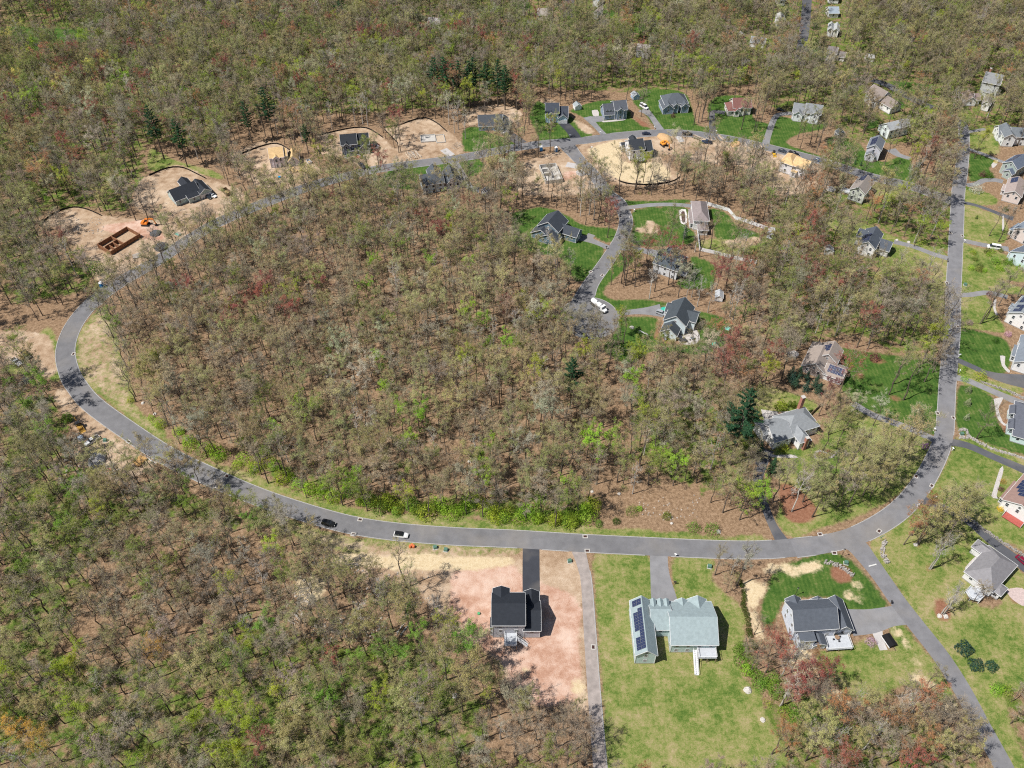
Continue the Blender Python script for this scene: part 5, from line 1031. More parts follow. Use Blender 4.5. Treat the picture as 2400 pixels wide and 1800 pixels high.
# -- single yard and roadside trees (place of the foot of the trunk)
for t, kd, col, lab, gr, s, lst in (
 ('32', 'tall', 'olive', 'tall slim tree in the mulched island of the lawn', 'slim trees in the lawn island', 1.0, '1168,138 1042,95'),
 ('32', 'oak', 'khaki', 'spreading tree in the stone ringed bed of the front yard', None, 1.05, '442,640'),
 ('32', 'pale', 'grey', 'pale bare tree on the pinkish mulch beside the lower road bend', None, 1.05, '205,1100'),
 ('32', 'oak', 'khaki', 'olive tree in the grove inside the lower right bend', 'grove inside the lower right bend', .95, '560,1000 640,860 760,780 820,960 900,840 960,700 1050,800 1120,700 1180,620 1000,920 470,1080 380,1150 330,900 690,1060 880,980 300,1020'),
 ('32', 'bare', 'grey', 'bare tree in the grove inside the lower right bend', 'bare trees inside the lower right bend', .9, '130,915 250,960 420,980 520,900 600,1060 720,700'),
 ('32', 'pale', 'tan', 'twin stemmed pale tree in a mulch ring near the right drive', 'twin pale stems near the right drive', 1.0, '1392,1598 1404,1600'),
 ('32', 'oak', 'khaki', 'budding tree beside the right drive', 'budding trees beside the right drive', .95, '1288,1378 1300,1385 1480,1440 1520,1280 1600,1240 1420,1240'),
 ('32', 'bare', 'grey', 'bare grey tree at the mouth of the right drive', 'bare trees at the right drive', .8, '1560,1130 1650,1180'),
 ('32', 'oak', 'pale', 'small pale budding tree beside the inner drive', 'small trees beside the inner drive', .62, '905,360 1215,400 700,330 640,300'),
 ('32', 'oak', 'olive', 'olive tree by the fence of the chimney house', 'trees by the chimney house', .8, '560,330 520,440 600,520'),
 ('33', 'pale', 'grey', 'big leaning pale multi stemmed tree in a mulch bed', 'stems of the big pale tree in the mulch bed', .8, '1512,335 1500,325 1525,330'),
 ('33', 'pale', 'olive', 'pale slender tree in the lower right grove', 'pale slender trees in the lower right grove', .9, '110,870 190,830 105,1125 685,1180 820,1500 500,1520 1060,1220 1110,1240'),
 ('33', 'bare', 'tan', 'bare brownish tree in the lower right grove', 'bare trees in the lower right grove', .85, '1250,1260 1350,1300 1450,1270 1520,1320 1300,1400 950,1380 740,1420 620,1340 880,1600 1020,1640 1500,1450 1600,1560 400,1250 330,1180'),
 ('33', 'oak', 'khaki', 'olive budding tree in the lower right grove', 'olive trees in the lower right grove', .82, '700,1560 1180,1380 420,1400 250,1340 150,1560 320,1600 1680,1600 1600,1420 1400,1640 760,1280'),
 ('31', 'pale', 'grey', 'pale leafless tree standing on the lawn left of the right road', None, 1.05, '1300,865'),
 ('31', 'tall', 'olive', 'tall slender tree rising from the beige house lawn', 'slender trees on the beige house lawn', 1.05, '1075,1659 1030,1240'),
 ('31', 'bare', 'tan', 'grey brown tree crowding the left verge of the right road', 'trees crowding the right road verge', 1.0, '1400,1290 1480,1230 1450,1130 1420,1560 1350,1640 1500,1390 1240,1250 1150,1260 1000,1240'),
 ('31', 'pale', 'olive', 'light stemmed tree in the thicket left of the right road', 'light stemmed trees left of the right road', 1.0, '580,1240 870,1310 1090,1150 1260,440 1400,400 950,270 580,180 420,1000'),
 ('31', 'tall', 'grey', 'slender bare tree right of the right road', 'slender bare trees right of the right road', .85, '1990,430 1910,380 1850,1130 1880,1100 1830,1140'),
 ('21', 'pale', 'grey', 'light grey tree in the yard above the turning circle', None, 1.0, '1185,925'),
 ('21', 'pale', 'grey', 'pale stemmed tree between the side street houses', 'pale trees between the side street houses', .95, '1580,520 1470,470 1930,640 1990,560 1550,910 1880,1080 1910,1100 1690,1040 1600,990 1500,950 590,210 670,190 705,240 665,200 310,600 370,710 385,700'),
 ('21', 'tall', 'olive', 'tall thin tree between the side street houses', 'thin trees between the side street houses', .95, '1060,820 980,810 945,790 1350,800 1390,790 1710,500 1230,860 800,290 750,270 560,180 960,1310 1240,1480 1870,1280 1800,1290'),
 ('01', 'bare', 'grey', 'leafless tree standing over the upper left road edge', 'leafless trees over the upper left road', 1.02, '330,1110 370,1070 410,720 490,880 1395,285 1280,240 1175,245 920,165 1310,1060 1100,1100 1190,1020 1040,1250 1390,810 1700,850 1430,640 1800,530 1860,480 1910,470 1090,1280 980,1260 870,170'),
 ('10', 'tall', 'olive', 'tall thin tree between the upper left lots', 'tall thin trees between the upper left lots', .85, '250,1250 450,1320 510,1300 545,1395 1235,1320 1250,1310 1065,1470 1120,1560 340,1390 290,1640 340,1640 420,1600 730,1100 1100,1150'),
 ('10', 'pale', 'pale', 'pale stemmed tree at the wood edge behind the upper lots', 'pale trees at the wood edge', .9, '1750,1120 660,1120 860,1080 925,1080 970,1090 1715,1150 1810,1200 1670,1080 190,1160'),
 ('10', 'oak', 'khaki', 'olive tree beside the upper road', 'olive trees beside the upper road', .78, '2030,1420 1640,1620 1560,1700 1720,1660 2100,1300'),
 ('20', 'tall', 'khaki', 'tall roadside tree between the upper houses', 'tall trees between the upper houses', .9, '1570,1080 1610,1060 1640,1050 1500,850 1700,1010 1980,1120 2110,1130 2090,1140 1920,850 1640,1030 40,1010 500,850 990,870'),
 ('20', 'oak', 'olive', 'budding tree standing over the upper houses lots', 'budding trees over the upper lots', .85, '1650,980 1740,900 150,1080 60,1280 230,1360 2150,1060 2000,1050 340,840 130,960'),
 ('20', 'tall', 'grey', 'thin bare tree below the excavated lots', 'thin bare trees below the excavated lots', .85, '1070,1640 1190,1600 1250,1640 1310,1650 1440,1590 1480,1650 1560,1600 1640,1640 1730,1580 1820,1620 1900,1560 1350,1600 1600,1520 2000,1600 2100,1560 310,1659 680,1600 760,1659'),
 ('30', 'tall', 'olive', 'tall tree beside the upper right houses', 'tall trees beside the upper right houses', .88, '255,1210 360,1250 540,600 1120,850 1170,780 1000,1440 1460,1540 1390,1130 260,900 840,490 230,890'),
 ('30', 'oak', 'khaki', 'olive crowned tree between the upper right houses', 'olive trees between the upper right houses', .85, '560,1400 1220,1340 1440,1560 1560,1530 1100,1230 1200,1250 1330,1370 1520,1400 760,1000 700,1100 620,1090 1520,1300 1880,1060 1780,1080 2150,1260 1900,900'),
 ('13', 'oak', 'olive', 'budding tree at the edge of the pink soil lot', 'trees at the edge of the pink soil lot', 1.0, '700,290 850,300 1370,350 1340,500 620,600 820,640 1060,600 1850,1040 1650,900 1500,880'),
 ('23', 'bare', 'tan', 'bare twiggy tree at the bottom beside the gravel lane', 'bare trees beside the gravel lane', .8, '60,1380 210,1420 380,1480 540,1500 640,1480 300,1600 120,1640 480,1640 620,1640 20,1560 440,1330 560,1390'),
 ('23', 'bare', 'grey', 'dark bare tree on the lower edge of the pink soil', None, .8, '20,1090'),
 ('22', 'pale', 'grey', 'bare tree standing at the head of the leafy clearing', None, .9, '1040,950'),
 ('22', 'pale', 'olive', 'small pale birch in the straw strip beside the lower lawn', 'pale birches beside the lower lawn', .55, '1890,1650 2000,1600'),
 ('02', 'oak', 'olive', 'budding tree along the outside of the road curve', 'trees outside the road curve', .95, '1230,1050 1450,1170 1120,1130 1010,1170 1300,870 1600,900 490,790 430,850 1740,900 400,540'),
 ('12', 'oak', 'olive', 'olive tree beside the lower left verge of the road', 'trees beside the lower left verge', .8, '60,1330 180,1420 480,1659 250,1250 20,1250 340,1480'),
):
    for q in lst.split():
        x, y = map(float, q.split(',')); plant_tree(kd, T(t, x, y), col, lab, gr, s*R.uniform(.9, 1.08))
print('single trees', NT[0])
# -- the wood: forest points, the largest 300 as trees of their own, the rest as one mass
def project(x, y):
    zc = y*cP + CAMH*sP; return (1200 + FOC*x/zc, 900 - FOC*(y*sP - CAMH*cP)/zc)
taken = np.array([m[:2] for m in MASS] + [(o.location.x, o.location.y) for o in COL.objects if 'tree' in str(o.get('category')) and o.parent is None])
rng = np.random.default_rng(5); cand = []
gs = 6.3; far = {}
for j in range(int(600/gs)+10):
    y = 72 + j*gs
    hw = 118 + .42*y
    for i in range(-int(hw/gs), int(hw/gs)+1):
        x = i*gs + (gs/2 if j % 2 else 0) + rng.uniform(-2.3, 2.3); yy = y + rng.uniform(-2.3, 2.3)
        if is_open(x, yy): continue
        if len(taken) and np.min((taken[:, 0]-x)**2 + (taken[:, 1]-yy)**2) < 12: continue
        cand.append((x, yy))
def nz(x, y, s, k): return math.sin(x*s+k)*math.cos(y*s*1.1-k*1.7)+.6*math.sin(x*s*2.3-k)*math.cos(y*s*1.9+k)
def region(px, py):
    if py > 1180 and px < 1320: return 'lowleft'
    if py > 1380: return 'lowright'
    if px < 330 and py > 560: return 'left'
    if py < 330 or (px < 900 and py < 480): return 'top' if px < 1750 else 'topright'
    if px > 1650: return 'right'
    return 'loop'
PAL = {'loop': (['tan', 'olive', 'khaki', 'grey', 'moss', 'pale', 'yg'], [4.5, 5.5, 5, 2.5, 1.6, 1.5, .5], .25), 'lowleft': (['olive', 'grey', 'moss', 'khaki', 'yg', 'tan', 'green'], [5, 3.5, 4, 3, 1.6, 2, .6], .42), 'lowright': (['tan', 'grey', 'olive', 'rust'], [4, 4, 3, 1], .55), 'left': (['grey', 'olive', 'moss', 'khaki'], [5, 4, 3, 2], .5),
       'top': (['olive', 'grey', 'moss', 'khaki', 'yg', 'rust', 'tan', 'pale', 'red'], [6, 4, 5, 4, 1.3, .8, 2, 1, .5], .3), 'topright': (['khaki', 'olive', 'tan', 'grey', 'moss', 'yg', 'rust'], [5, 5, 4, 3, 2, 1, .6], .2), 'right': (['khaki', 'tan', 'olive', 'grey', 'moss', 'rust', 'red'], [5, 5, 4, 3, 1.5, 1.2, .35], .25)}
LAB = {'loop': 'budding grey brown tree inside the wood ringed by the loop road', 'lowleft': 'thin budding tree in the lower left wood', 'lowright': 'twiggy tree in the lower right thicket', 'left': 'grey budding tree in the wood at the left edge', 'right': 'olive brown tree in the wood left of the right road', 'top': 'tree in the wood beyond the upper lots', 'topright': 'olive tree in the upper right wood'}
recs = []
for x, y in cand:
    px, py = project(x, y)
    if py < -60: pass
    rg = region(px, py); names, wts, pb = PAL[rg]
    k = nz(x, y, .021, 1.3); wts2 = [w_*(1+.8*math.sin(k*3+i*1.9)) if True else w_ for i, w_ in enumerate(wts)]
    col = R.choices(names, [max(.05, w_) for w_ in wts2])[0]
    kd = R.choices(['oak', 'bare', 'leafy', 'tall', 'pale'], [1-pb, pb, .07 if col not in ('yg', 'moss') else .5, .12, .05])[0]
    if rg in ('lowright',): s = R.uniform(.5, .8)
    else: s = R.uniform(.74, 1.08)
    vis = -30 < px < 2430 and -40 < py < 1840
    recs.append((math.hypot(math.hypot(x, y), CAMH), vis, x, y, kd, col, s, rg))
recs.sort()
nind = 0; rest = []
CW = dict(olive='olive', tan='tan', grey='grey', khaki='khaki', moss='mossy green', yg='yellow green', rust='rust coloured', pale='pale', red='red', green='green', lime='lime green')
MARK = [(60, 1750, 'the bottom left corner'), (330, 1604, 'the orange tinged lower left tree'), (720, 1560, 'the small red tree'), (230, 1080, 'the gravel heap'), (420, 1140, 'the lower left road curve'), (770, 1240, 'the black off-roader'), (1000, 1400, 'the bare shadowed pink soil'), (1090, 1560, 'the lone green tree at the pink soil'), (850, 1770, 'the bottom edge centre left'), (1300, 1700, 'the gravel lane bottom'), (480, 1350, 'the middle of the lower left wood'), (20, 1400, 'the left edge'), (560, 1760, 'the pale grey crown near the bottom'), (640, 1420, 'the heap of rubble'),
        (900, 1110, 'the shrub belt'), (600, 1000, 'the left end of the shrub belt'), (1150, 1130, 'the white stemmed shrub belt tree'), (1440, 1100, 'the cleared strip'), (1620, 1120, 'the leaf covered clearing'), (1700, 1060, 'the big green pine'), (1900, 1600, 'the lower right straw strip'), (1980, 1760, 'the red tree at the bottom right'), (2300, 1700, 'the bottom right corner'), (1800, 1400, 'the curved clipped hedge'), (1780, 950, 'the chimney house')]
for d, vis, x, y, kd, col, s, rg in recs:
    if vis and nind < 300:
        px, py = project(x, y); lm = min(MARK, key=lambda q: math.hypot(q[0]-px, q[1]-py)); dx, dy = px-lm[0], py-lm[1]
        wh = ('below' if dy > 0 else 'above') if abs(dy) > abs(dx) else ('right of' if dx > 0 else 'left of')
        ds = 'close' if math.hypot(dx, dy) < 90 else 'some way' if math.hypot(dx, dy) < 190 else 'far'
        lab = '%s%s %s tree %s %s %s' % ('big ' if s > .95 else 'small ' if s < .84 else '', CW[col], KN[kd], ds, wh, lm[2])
        plant_tree(kd, (x, y), col, lab, 'wood trees ' + lab.split('tree ')[1], s); nind += 1
    else: rest.append((x, y, kd, col, s))
print('forest', len(recs), 'rest', len(rest))
def scatter(name, label, cat, protos, P):        # protos: list of lists of objects; P: (x, y, z, variant, rot, scale, col)
    me = bpy.data.meshes.new(name); me.from_pydata([(p[0], p[1], p[2]) for p in P], [], [])
    for an, ty, k in (('variant', 'INT', 3), ('spin', 'FLOAT', 4), ('size', 'FLOAT', 5)):
        at = me.attributes.new(an, ty, 'POINT'); at.data.foreach_set('value', [p[k] for p in P])
    at = me.attributes.new('tcol', 'FLOAT_COLOR', 'POINT'); at.data.foreach_set('color', [c for p in P for c in (*p[6], 1.0)])
    o = obj(name, me); tag(o, label, cat, kind='stuff')
    ng = bpy.data.node_groups.new(name, 'GeometryNodeTree'); ng.interface.new_socket('Geometry', in_out='INPUT', socket_type='NodeSocketGeometry'); ng.interface.new_socket('Geometry', in_out='OUTPUT', socket_type='NodeSocketGeometry')
    N, Lk = ng.nodes, ng.links; gi = N.new('NodeGroupInput'); go = N.new('NodeGroupOutput'); jo = N.new('GeometryNodeJoinGeometry')
    def attr(n, ty):
        a = N.new('GeometryNodeInputNamedAttribute'); a.data_type = ty; a.inputs['Name'].default_value = n; return a.outputs['Attribute']
    va, sp, szz = attr('variant', 'INT'), attr('spin', 'FLOAT'), attr('size', 'FLOAT')
    cx = N.new('ShaderNodeCombineXYZ'); Lk.new(sp, cx.inputs['Z'])
    for i, grp in enumerate(protos):
        j = N.new('GeometryNodeJoinGeometry')
        for ob in grp:
            oi = N.new('GeometryNodeObjectInfo'); oi.inputs['Object'].default_value = ob; oi.transform_space = 'ORIGINAL'; Lk.new(oi.outputs['Geometry'], j.inputs[0])
        cmp_ = N.new('FunctionNodeCompare'); cmp_.data_type = 'INT'; cmp_.operation = 'EQUAL'; Lk.new(va, cmp_.inputs[2]); cmp_.inputs[3].default_value = i
        ip = N.new('GeometryNodeInstanceOnPoints'); Lk.new(gi.outputs[0], ip.inputs['Points']); Lk.new(cmp_.outputs[0], ip.inputs['Selection']); Lk.new(j.outputs[0], ip.inputs['Instance']); Lk.new(cx.outputs[0], ip.inputs['Rotation']); Lk.new(szz, ip.inputs['Scale']); Lk.new(ip.outputs[0], jo.inputs[0])
    Lk.new(jo.outputs[0], go.inputs[0]); md = o.modifiers.new('scatter', 'NODES'); md.node_group = ng; return o
def src(mesh): return next(o for o in COL.objects if o.data is mesh)
protos, vidx = [], {}
for k in ('oak', 'bare', 'leafy', 'tall', 'pale'):
    for v, (tm, cm) in enumerate(PROTO[k]):
        try: vidx[(k, v)] = len(protos); protos.append([src(tm), src(cm)])
        except StopIteration: vidx.pop((k, v))
P = []
for x, y, kd, col, s in rest + MASS:
    v = R.randrange(len(PROTO[kd]))
    while (kd, v) not in vidx: v = (v+1) % len(PROTO[kd])
    P.append((x, y, 0, vidx[(kd, v)], R.uniform(0, 6.28), s*R.uniform(.92, 1.08), jit(C_[col])))
rank_labels()
scatter('woodland', 'mass of budding and bare trees filling the woods', 'wood', protos, P)
# -- low brush on the forest floor
BP = []
br = [plant_bush(m, (T('22', 300+60*i, 700)), 'moss', ('first', 'second', 'third')[i]+' low green bush from the left below the pale loop wood tree', None, .6, 'low_bush', 'bush') for i, m in enumerate(BRUSH)]
for i in range(5200):
    y = 72 + 560*rng.random()**.9; x = rng.uniform(-1, 1)*(115+.42*y)
    if is_open(x, y): continue
    u = COV['under'][min(NY-1, int(np.searchsorted(ys, y))), min(NX-1, int(np.searchsorted(xs, x)))]
    if rng.random() > .22+1.1*u: continue
    c = R.choice(['green', 'moss', 'yg', 'moss', 'green', 'lime']) if rng.random() < u*1.15 else R.choice(['tan', 'grey', 'moss', 'olive'])
    BP.append((x, y, 0, R.randrange(3), R.uniform(0, 6.28), R.uniform(.6, 1.5), jit(C_[c], a=.25)))
scatter('undergrowth', 'low brush and saplings on the forest floor', 'undergrowth', [[b] for b in br], BP)

# ---------------------------------------------------------------- vehicles
def wheel(root, x, y, r=.34, wd=.24, side=1):
    w_ = MB(); w_.tube((x, y-wd/2, r), (x, y+wd/2, r), r, r, 12); o = w_.build('wheel', M_tyre, root)
    MB().tube((x, y+side*(wd/2+.002), r), (x, y+side*(wd/2+.015), r), r*.6, r*.55, 8).build('rim', M_chrome, o)
def sec(x, hw, z0, z1, inset=.12): return [(x, -hw, z0), (x, hw, z0), (x, hw+.02, (z0+z1)/2), (x, hw-inset, z1), (x, -hw+inset, z1), (x, -hw-.02, (z0+z1)/2)]
def car(label, p, q, col, kind='car', roofcol=None, group=None, cat=None):      # p -> q points from tail to nose
    p, q = Vector(p), Vector(q); rz = math.atan2(q.y-p.y, q.x-p.x); c = (p+q)/2
    cat = cat or {'car': 'car', 'suv': 'car', 'pickup': 'pickup', 'van': 'van'}[kind]; name = {'car': 'parked_car', 'suv': 'car', 'pickup': 'pickup_truck', 'van': 'van'}[kind]
    t = thing(name, label, cat, (c.x, c.y, .03), rz, group); pm = paint('%.2f_%.2f_%.2f' % col, col); rm = paint('roof_%.2f' % roofcol[0], roofcol) if roofcol else pm
    L, hw, hb, ht = {'car': (4.6, .88, .92, 1.42), 'suv': (4.8, .95, 1.08, 1.75), 'pickup': (5.6, .98, 1.12, 1.85), 'van': (5.6, 1.0, 1.3, 2.3)}[kind]; x0, x1 = -L/2, L/2
    b = MB(); b.loft([sec(x0, hw*.88, .45, hb*.9), sec(x0+.25, hw, .3, hb), sec(x1*.45, hw, .26, hb*1.0), sec(x1-.5, hw*.97, .28, hb*.9), sec(x1, hw*.8, .42, hb*.72)]); bo = b.build('body', pm, t)
    a0, a1, b0, b1 = {'car': (x0+.55, x0+1.15, x1-2.05, x1-1.35), 'suv': (x0+.2, x0+.5, x1-2.0, x1-1.35), 'pickup': (-.75, -.55, x1-2.35, x1-1.75), 'van': (x0+.05, x0+.2, x1-1.7, x1-.9)}[kind]
    g = MB(); zt = ht-.06
    g.loft([[(a0, -hw+.1, hb-.02), (a0, hw-.1, hb-.02), (b1, hw-.12, hb-.02), (b1, -hw+.12, hb-.02)], [(a1, -hw+.24, zt), (a1, hw-.24, zt), (b0, hw-.25, zt), (b0, -hw+.25, zt)]]); g.build('window', M_glass, t)
    r = MB(); r.loft([[(a1-.06, -hw+.21, zt), (a1-.06, hw-.21, zt), (b0+.08, hw-.22, zt), (b0+.08, -hw+.22, zt)], [(a1, -hw+.27, ht), (a1, hw-.27, ht), (b0, hw-.28, ht), (b0, -hw+.28, ht)]]); r.build('roof', rm, t)
    pl = MB()
    for xx in (a1+(b0-a1)*.1, a1+(b0-a1)*.55):
        for s in (-1, 1): pl.bar((xx-.1, s*(hw-.1), hb), (xx, s*(hw-.235), zt), .09, .05)
    pl.build('pillar', pm, t)
    if kind == 'pickup':
        MB().box(x0+.15, -.85, -hw+.16, hw-.16, hb*.985, hb+.02).build('cargo_bed', M_dark, t)
        for s in (-1, 1): MB().box(x0+.05, -.78, s*(hw-.1)-.05, s*(hw-.1)+.05, hb-.05, hb+.16).build('bed_side', pm, t)
    for xx in (x0+.85, x1-.9):
        for s in (-1, 1): wheel(t, xx, s*(hw-.1), .36 if kind != 'car' else .33, .24, s)
    for s in (-1, 1):
        MB().box(x1-.12, x1+.0, s*hw*.58-.17, s*hw*.58+.17, hb*.62, hb*.76).build('headlight', M_light, t)
        MB().box(x0-.03, x0+.06, s*hw*.68-.12, s*hw*.68+.12, hb*.68, hb*.86).build('tail_light', M_red, t)
    MB().box(x1-.04, x1+.03, -hw*.6, hw*.6, .42, .52).build('bumper', M_dark, t)
    return t
def V(t, x, y, ang=None, L=2.3):          # tail/nose pair from tile point and heading given by a second tile point offset
    c = T(t, x, y); d = T(t, x+ang[0], y+ang[1]) - c; d.normalize(); return c-d*L, c+d*L
BLK = (.012, .013, .016); WHT = (.75, .76, .77); SIL = (.35, .37, .4); NAVY = (.03, .045, .09)
car('black off-roader driving on the loop road, left of the white one', *V('12', 630, 1212, (60, 14)), BLK, 'suv')
car('white off-roader with black roof driving on the loop road', *V('12', 1255, 1313, (60, 8)), WHT, 'suv', (.012, .012, .014))
car('silver car parked before the pale blue house', *V('21', 1290, 1055, (60, 22)), SIL, 'suv')
car('dark car on the upper road above the pale bare lot', *V('20', 1160, 1162, (60, 0)), (.02, .025, .05), 'car')
car('black pick-up parked on the upper road by the concrete apron', *V('20', 1515, 1166, (60, 5)), BLK, 'pickup')
car('dark pick-up on the dirt lot between the log piles', *V('20', 1680, 1236, (-60, -8)), NAVY, 'pickup')
car('dark sedan at the left end of the row on the upper right road', *V('30', 125, 1312, (60, 18)), (.05, .06, .08), 'car')
car('black pick-up parked beside the plywood roofed house', *V('30', 220, 1336, (60, 20)), BLK, 'pickup')
car('blue grey car right of the plywood roofed house', *V('30', 430, 1392, (60, 22)), (.07, .1, .16), 'car')
car('white car in front of the teal ranch garage', *V('01', 1842, 38, (60, 30)), WHT, 'car')
car('dark car left of the white one at the teal ranch', *V('01', 1800, 50, (60, 28)), (.03, .035, .04), 'car')
car('black pick-up in the dirt clearing at the left edge', *V('01', 232, 1415, (70, 62)), BLK, 'pickup')
car('white pick-up in the dirt clearing at the left edge', *V('01', 150, 1478, (70, 50)), WHT, 'pickup')
car('white pick-up with loaded bed beside the gravel heap', *V('02', 800, 500, (-70, 42)), WHT, 'pickup')
car('dark red car on the drive at the lower right edge', *V('32', 2195, 1535, (60, 50)), (.2, .012, .04), 'car')
car('white box van on the drive right of the right road', *V('31', 1945, 487, (-70, -10)), (.85, .85, .85), 'van')
car('black car beside the two part house at the upper right', *V('30', 105, 955, (50, 10)), BLK, 'car')
car('white car before the low house with the blue garage', *V('10', 2135, 1140, (50, 45)), WHT, 'car')
car('dark truck at the roadside before the charcoal house', *V('10', 918, 1440, (40, 40)), (.05, .06, .08), 'pickup')
car('black car on the upper left road below the framed house', *V('10', 492, 1530, (60, -20)), BLK, 'suv')
car('white camper van on the drive beside the navy hip roofed house', *V('20', 1140, 932, (40, 22)), (.8, .8, .8), 'van')
def loft_cyl(mb, x0, x1, r, zc, n=14, m=0):
    mb.loft([[(x, r*k*math.cos(t*2*math.pi/n), zc+r*k*math.sin(t*2*math.pi/n)) for t in range(n)] for x, k in ((x0, .55), (x0+.12, .9), (x0+.3, 1), (x1-.3, 1), (x1-.12, .9), (x1, .55))], m)
p, q = T('21', 690, 960), T('21', 808, 1048); d = (q-p).normalized(); c = (p+q)/2
t = thing('tank_truck', 'white tank truck parked in the turning circle', 'truck', (c.x, c.y, .06), math.atan2(d.y, d.x))
m = MB(); loft_cyl(m, -4.2, 1.5, 1.12, 2.0); m.build('tank', paint('white', WHT), t, smooth=True)
MB().box(-4.3, 4.0, -.5, .5, .7, .95).build('chassis', M_dark, t)
m = MB(); m.loft([[(1.8, -1.15, .8), (1.8, 1.15, .8), (1.8, 1.15, 2.9), (1.8, -1.15, 2.9)], [(3.0, -1.15, .8), (3.0, 1.15, .8), (2.9, 1.1, 2.85), (2.9, -1.1, 2.85)]]); m.build('cab', paint('white', WHT), t)
m = MB(); m.loft([sec(3.0, 1.0, .7, 1.75), sec(4.4, .85, .7, 1.45)]); m.build('hood', paint('white', WHT), t)
MB().box(2.97, 3.06, -1.0, 1.0, 1.9, 2.7).build('windscreen', M_glass, t); MB().box(-1.2, -.6, -.35, .35, 3.1, 3.3).build('hatch', M_chrome, t)
MB().box(-4.75, -4.35, -.95, .95, .7, 1.7).build('hose_cabinet', M_dark, t)
for x in (-3.5, -2.4, 3.7):
    for s in (-1, 1): wheel(t, x, s*.95, .52, .34, s)
def excavator(label, p, q, col=(.75, .22, .03), s=1.0):
    p, q = Vector(p), Vector(q); t = thing('excavator', label, 'excavator', (p.x, p.y, 0), math.atan2(q.y-p.y, q.x-p.x)); t.scale = (s, s, s); pm = paint('orange_%.2f' % col[0], col)
    for y in (-1.1, 1.1):
        m = MB(); m.loft([[(x, y-.28, z) for x, z in ((-1.9, .45), (-1.6, .05), (1.6, .05), (1.9, .45), (1.6, .85), (-1.6, .85))], [(x, y+.28, z) for x, z in ((-1.9, .45), (-1.6, .05), (1.6, .05), (1.9, .45), (1.6, .85), (-1.6, .85))]]); m.build('track', M_dark, t)
    MB().box(-1.8, 1.1, -1.25, 1.25, .95, 1.6).build('body', pm, t)
    MB().loft([[(-1.85, -1.2, 1.6), (-1.85, 1.2, 1.6), (-.3, 1.2, 1.6), (-.3, -1.2, 1.6)], [(-1.6, -1.0, 2.15), (-1.6, 1.0, 2.15), (-.4, 1.0, 2.15), (-.4, -1.0, 2.15)]]).build('engine_cover', pm, t)
    MB().box(-.1, 1.15, .25, 1.2, 1.6, 2.9).build('cab', M_glass, t); MB().box(-.15, 1.2, .2, 1.25, 2.9, 3.0).build('cab_roof', pm, t)
    m = MB(); m.bar((.9, -.2, 1.5), (2.7, -.2, 4.0), .42, .55); m.bar((2.6, -.2, 4.0), (4.6, -.2, 3.6), .4, .48); m.build('boom', pm, t)
    MB().bar((4.5, -.2, 3.8), (5.2, -.2, 1.2), .34, .4).build('stick', pm, t)
    m = MB(); m.loft([[(x, -.75, z) for x, z in ((5.3, 1.3), (5.6, .5), (5.0, .1), (4.5, .5), (4.9, .9))], [(x, .35, z) for x, z in ((5.3, 1.3), (5.6, .5), (5.0, .1), (4.5, .5), (4.9, .9))]]); m.build('bucket', M_dark, t)
    return t
excavator('orange excavator on the red soil above the rusty foundation', T('01', 1262, 285), T('01', 1320, 288))
excavator('orange excavator at the sand heap beside the charcoal roofed rear deck house', T('20', 1310, 1258), T('20', 1350, 1290), (.8, .33, .05))
def loader(label, p, q, col, arm=True, s=1.0):
    p, q = Vector(p), Vector(q); t = thing('backhoe' if arm else 'skid_loader', label, 'loader', (p.x, p.y, 0), math.atan2(q.y-p.y, q.x-p.x)); t.scale = (s, s, s); pm = paint('yellow_%.2f' % col[0], col)
    MB().loft([sec(-1.6, .7, .6, 1.3), sec(.3, .75, .6, 1.4), sec(2.0, .55, .6, 1.25)]).build('body', pm, t); MB().box(-.9, .5, -.65, .65, 1.35, 2.6).build('cab', M_glass, t); MB().box(-1.0, .6, -.75, .75, 2.6, 2.72).build('cab_roof', M_dark, t)
    m = MB(); m.bar((.4, .85, 1.2), (2.6, .85, .6), .16, .3); m.bar((.4, -.85, 1.2), (2.6, -.85, .6), .16, .3); m.build('loader_arm', pm, t)
    MB().loft([[(2.5, -1.05, .1), (2.5, 1.05, .1), (2.6, 1.05, .9), (2.6, -1.05, .9)], [(3.3, -1.05, .08), (3.3, 1.05, .08), (2.9, 1.05, .25), (2.9, -1.05, .25)]]).build('bucket', pm, t)
    for x, r in ((-1.0, .62), (1.5, .45)):
        for sd in (-1, 1): wheel(t, x, sd*.8, r, .38, sd)
    if arm: m = MB(); m.bar((-1.6, 0, .9), (-2.6, 0, 3.2), .25, .35); m.bar((-2.6, 0, 3.2), (-3.5, 0, 1.6), .22, .3); m.build('backhoe_arm', pm, t); MB().box(-3.8, -3.2, -.35, .35, 1.0, 1.6).build('backhoe_bucket', M_dark, t)
loader('yellow backhoe beside the trees left of the road curve', T('02', 692, 375), T('02', 720, 420), (.62, .36, .08))
loader('small yellow loader on the dirt left of the plywood roofed house', T('30', 48, 1336), T('30', 60, 1360), (.7, .42, .04), False, .8)
p, q = T('33', 1010, 520), T('33', 1075, 615); c = (p+q)/2; d = (q-p).normalized()
t = thing('covered_trailer', 'black covered trailer at the end of the paved pad', 'trailer', (c.x, c.y, 0), math.atan2(d.y, d.x))
MB().loft([[(-2.0, -1.35, .5), (-2.0, 1.35, .5), (-2.0, 1.3, 1.15), (-2.0, 0, 1.5), (-2.0, -1.3, 1.15)], [(2.0, -1.35, .5), (2.0, 1.35, .5), (2.0, 1.3, 1.15), (2.0, 0, 1.5), (2.0, -1.3, 1.15)]]).build('cover', M_black, t)
MB().box(-2.05, 2.05, -1.42, -1.36, .35, .75).build('side_rail', M_trim, t); MB().bar((2.0, 0, .5), (3.2, 0, .45), .12, .12).build('tow_bar', M_dark, t)
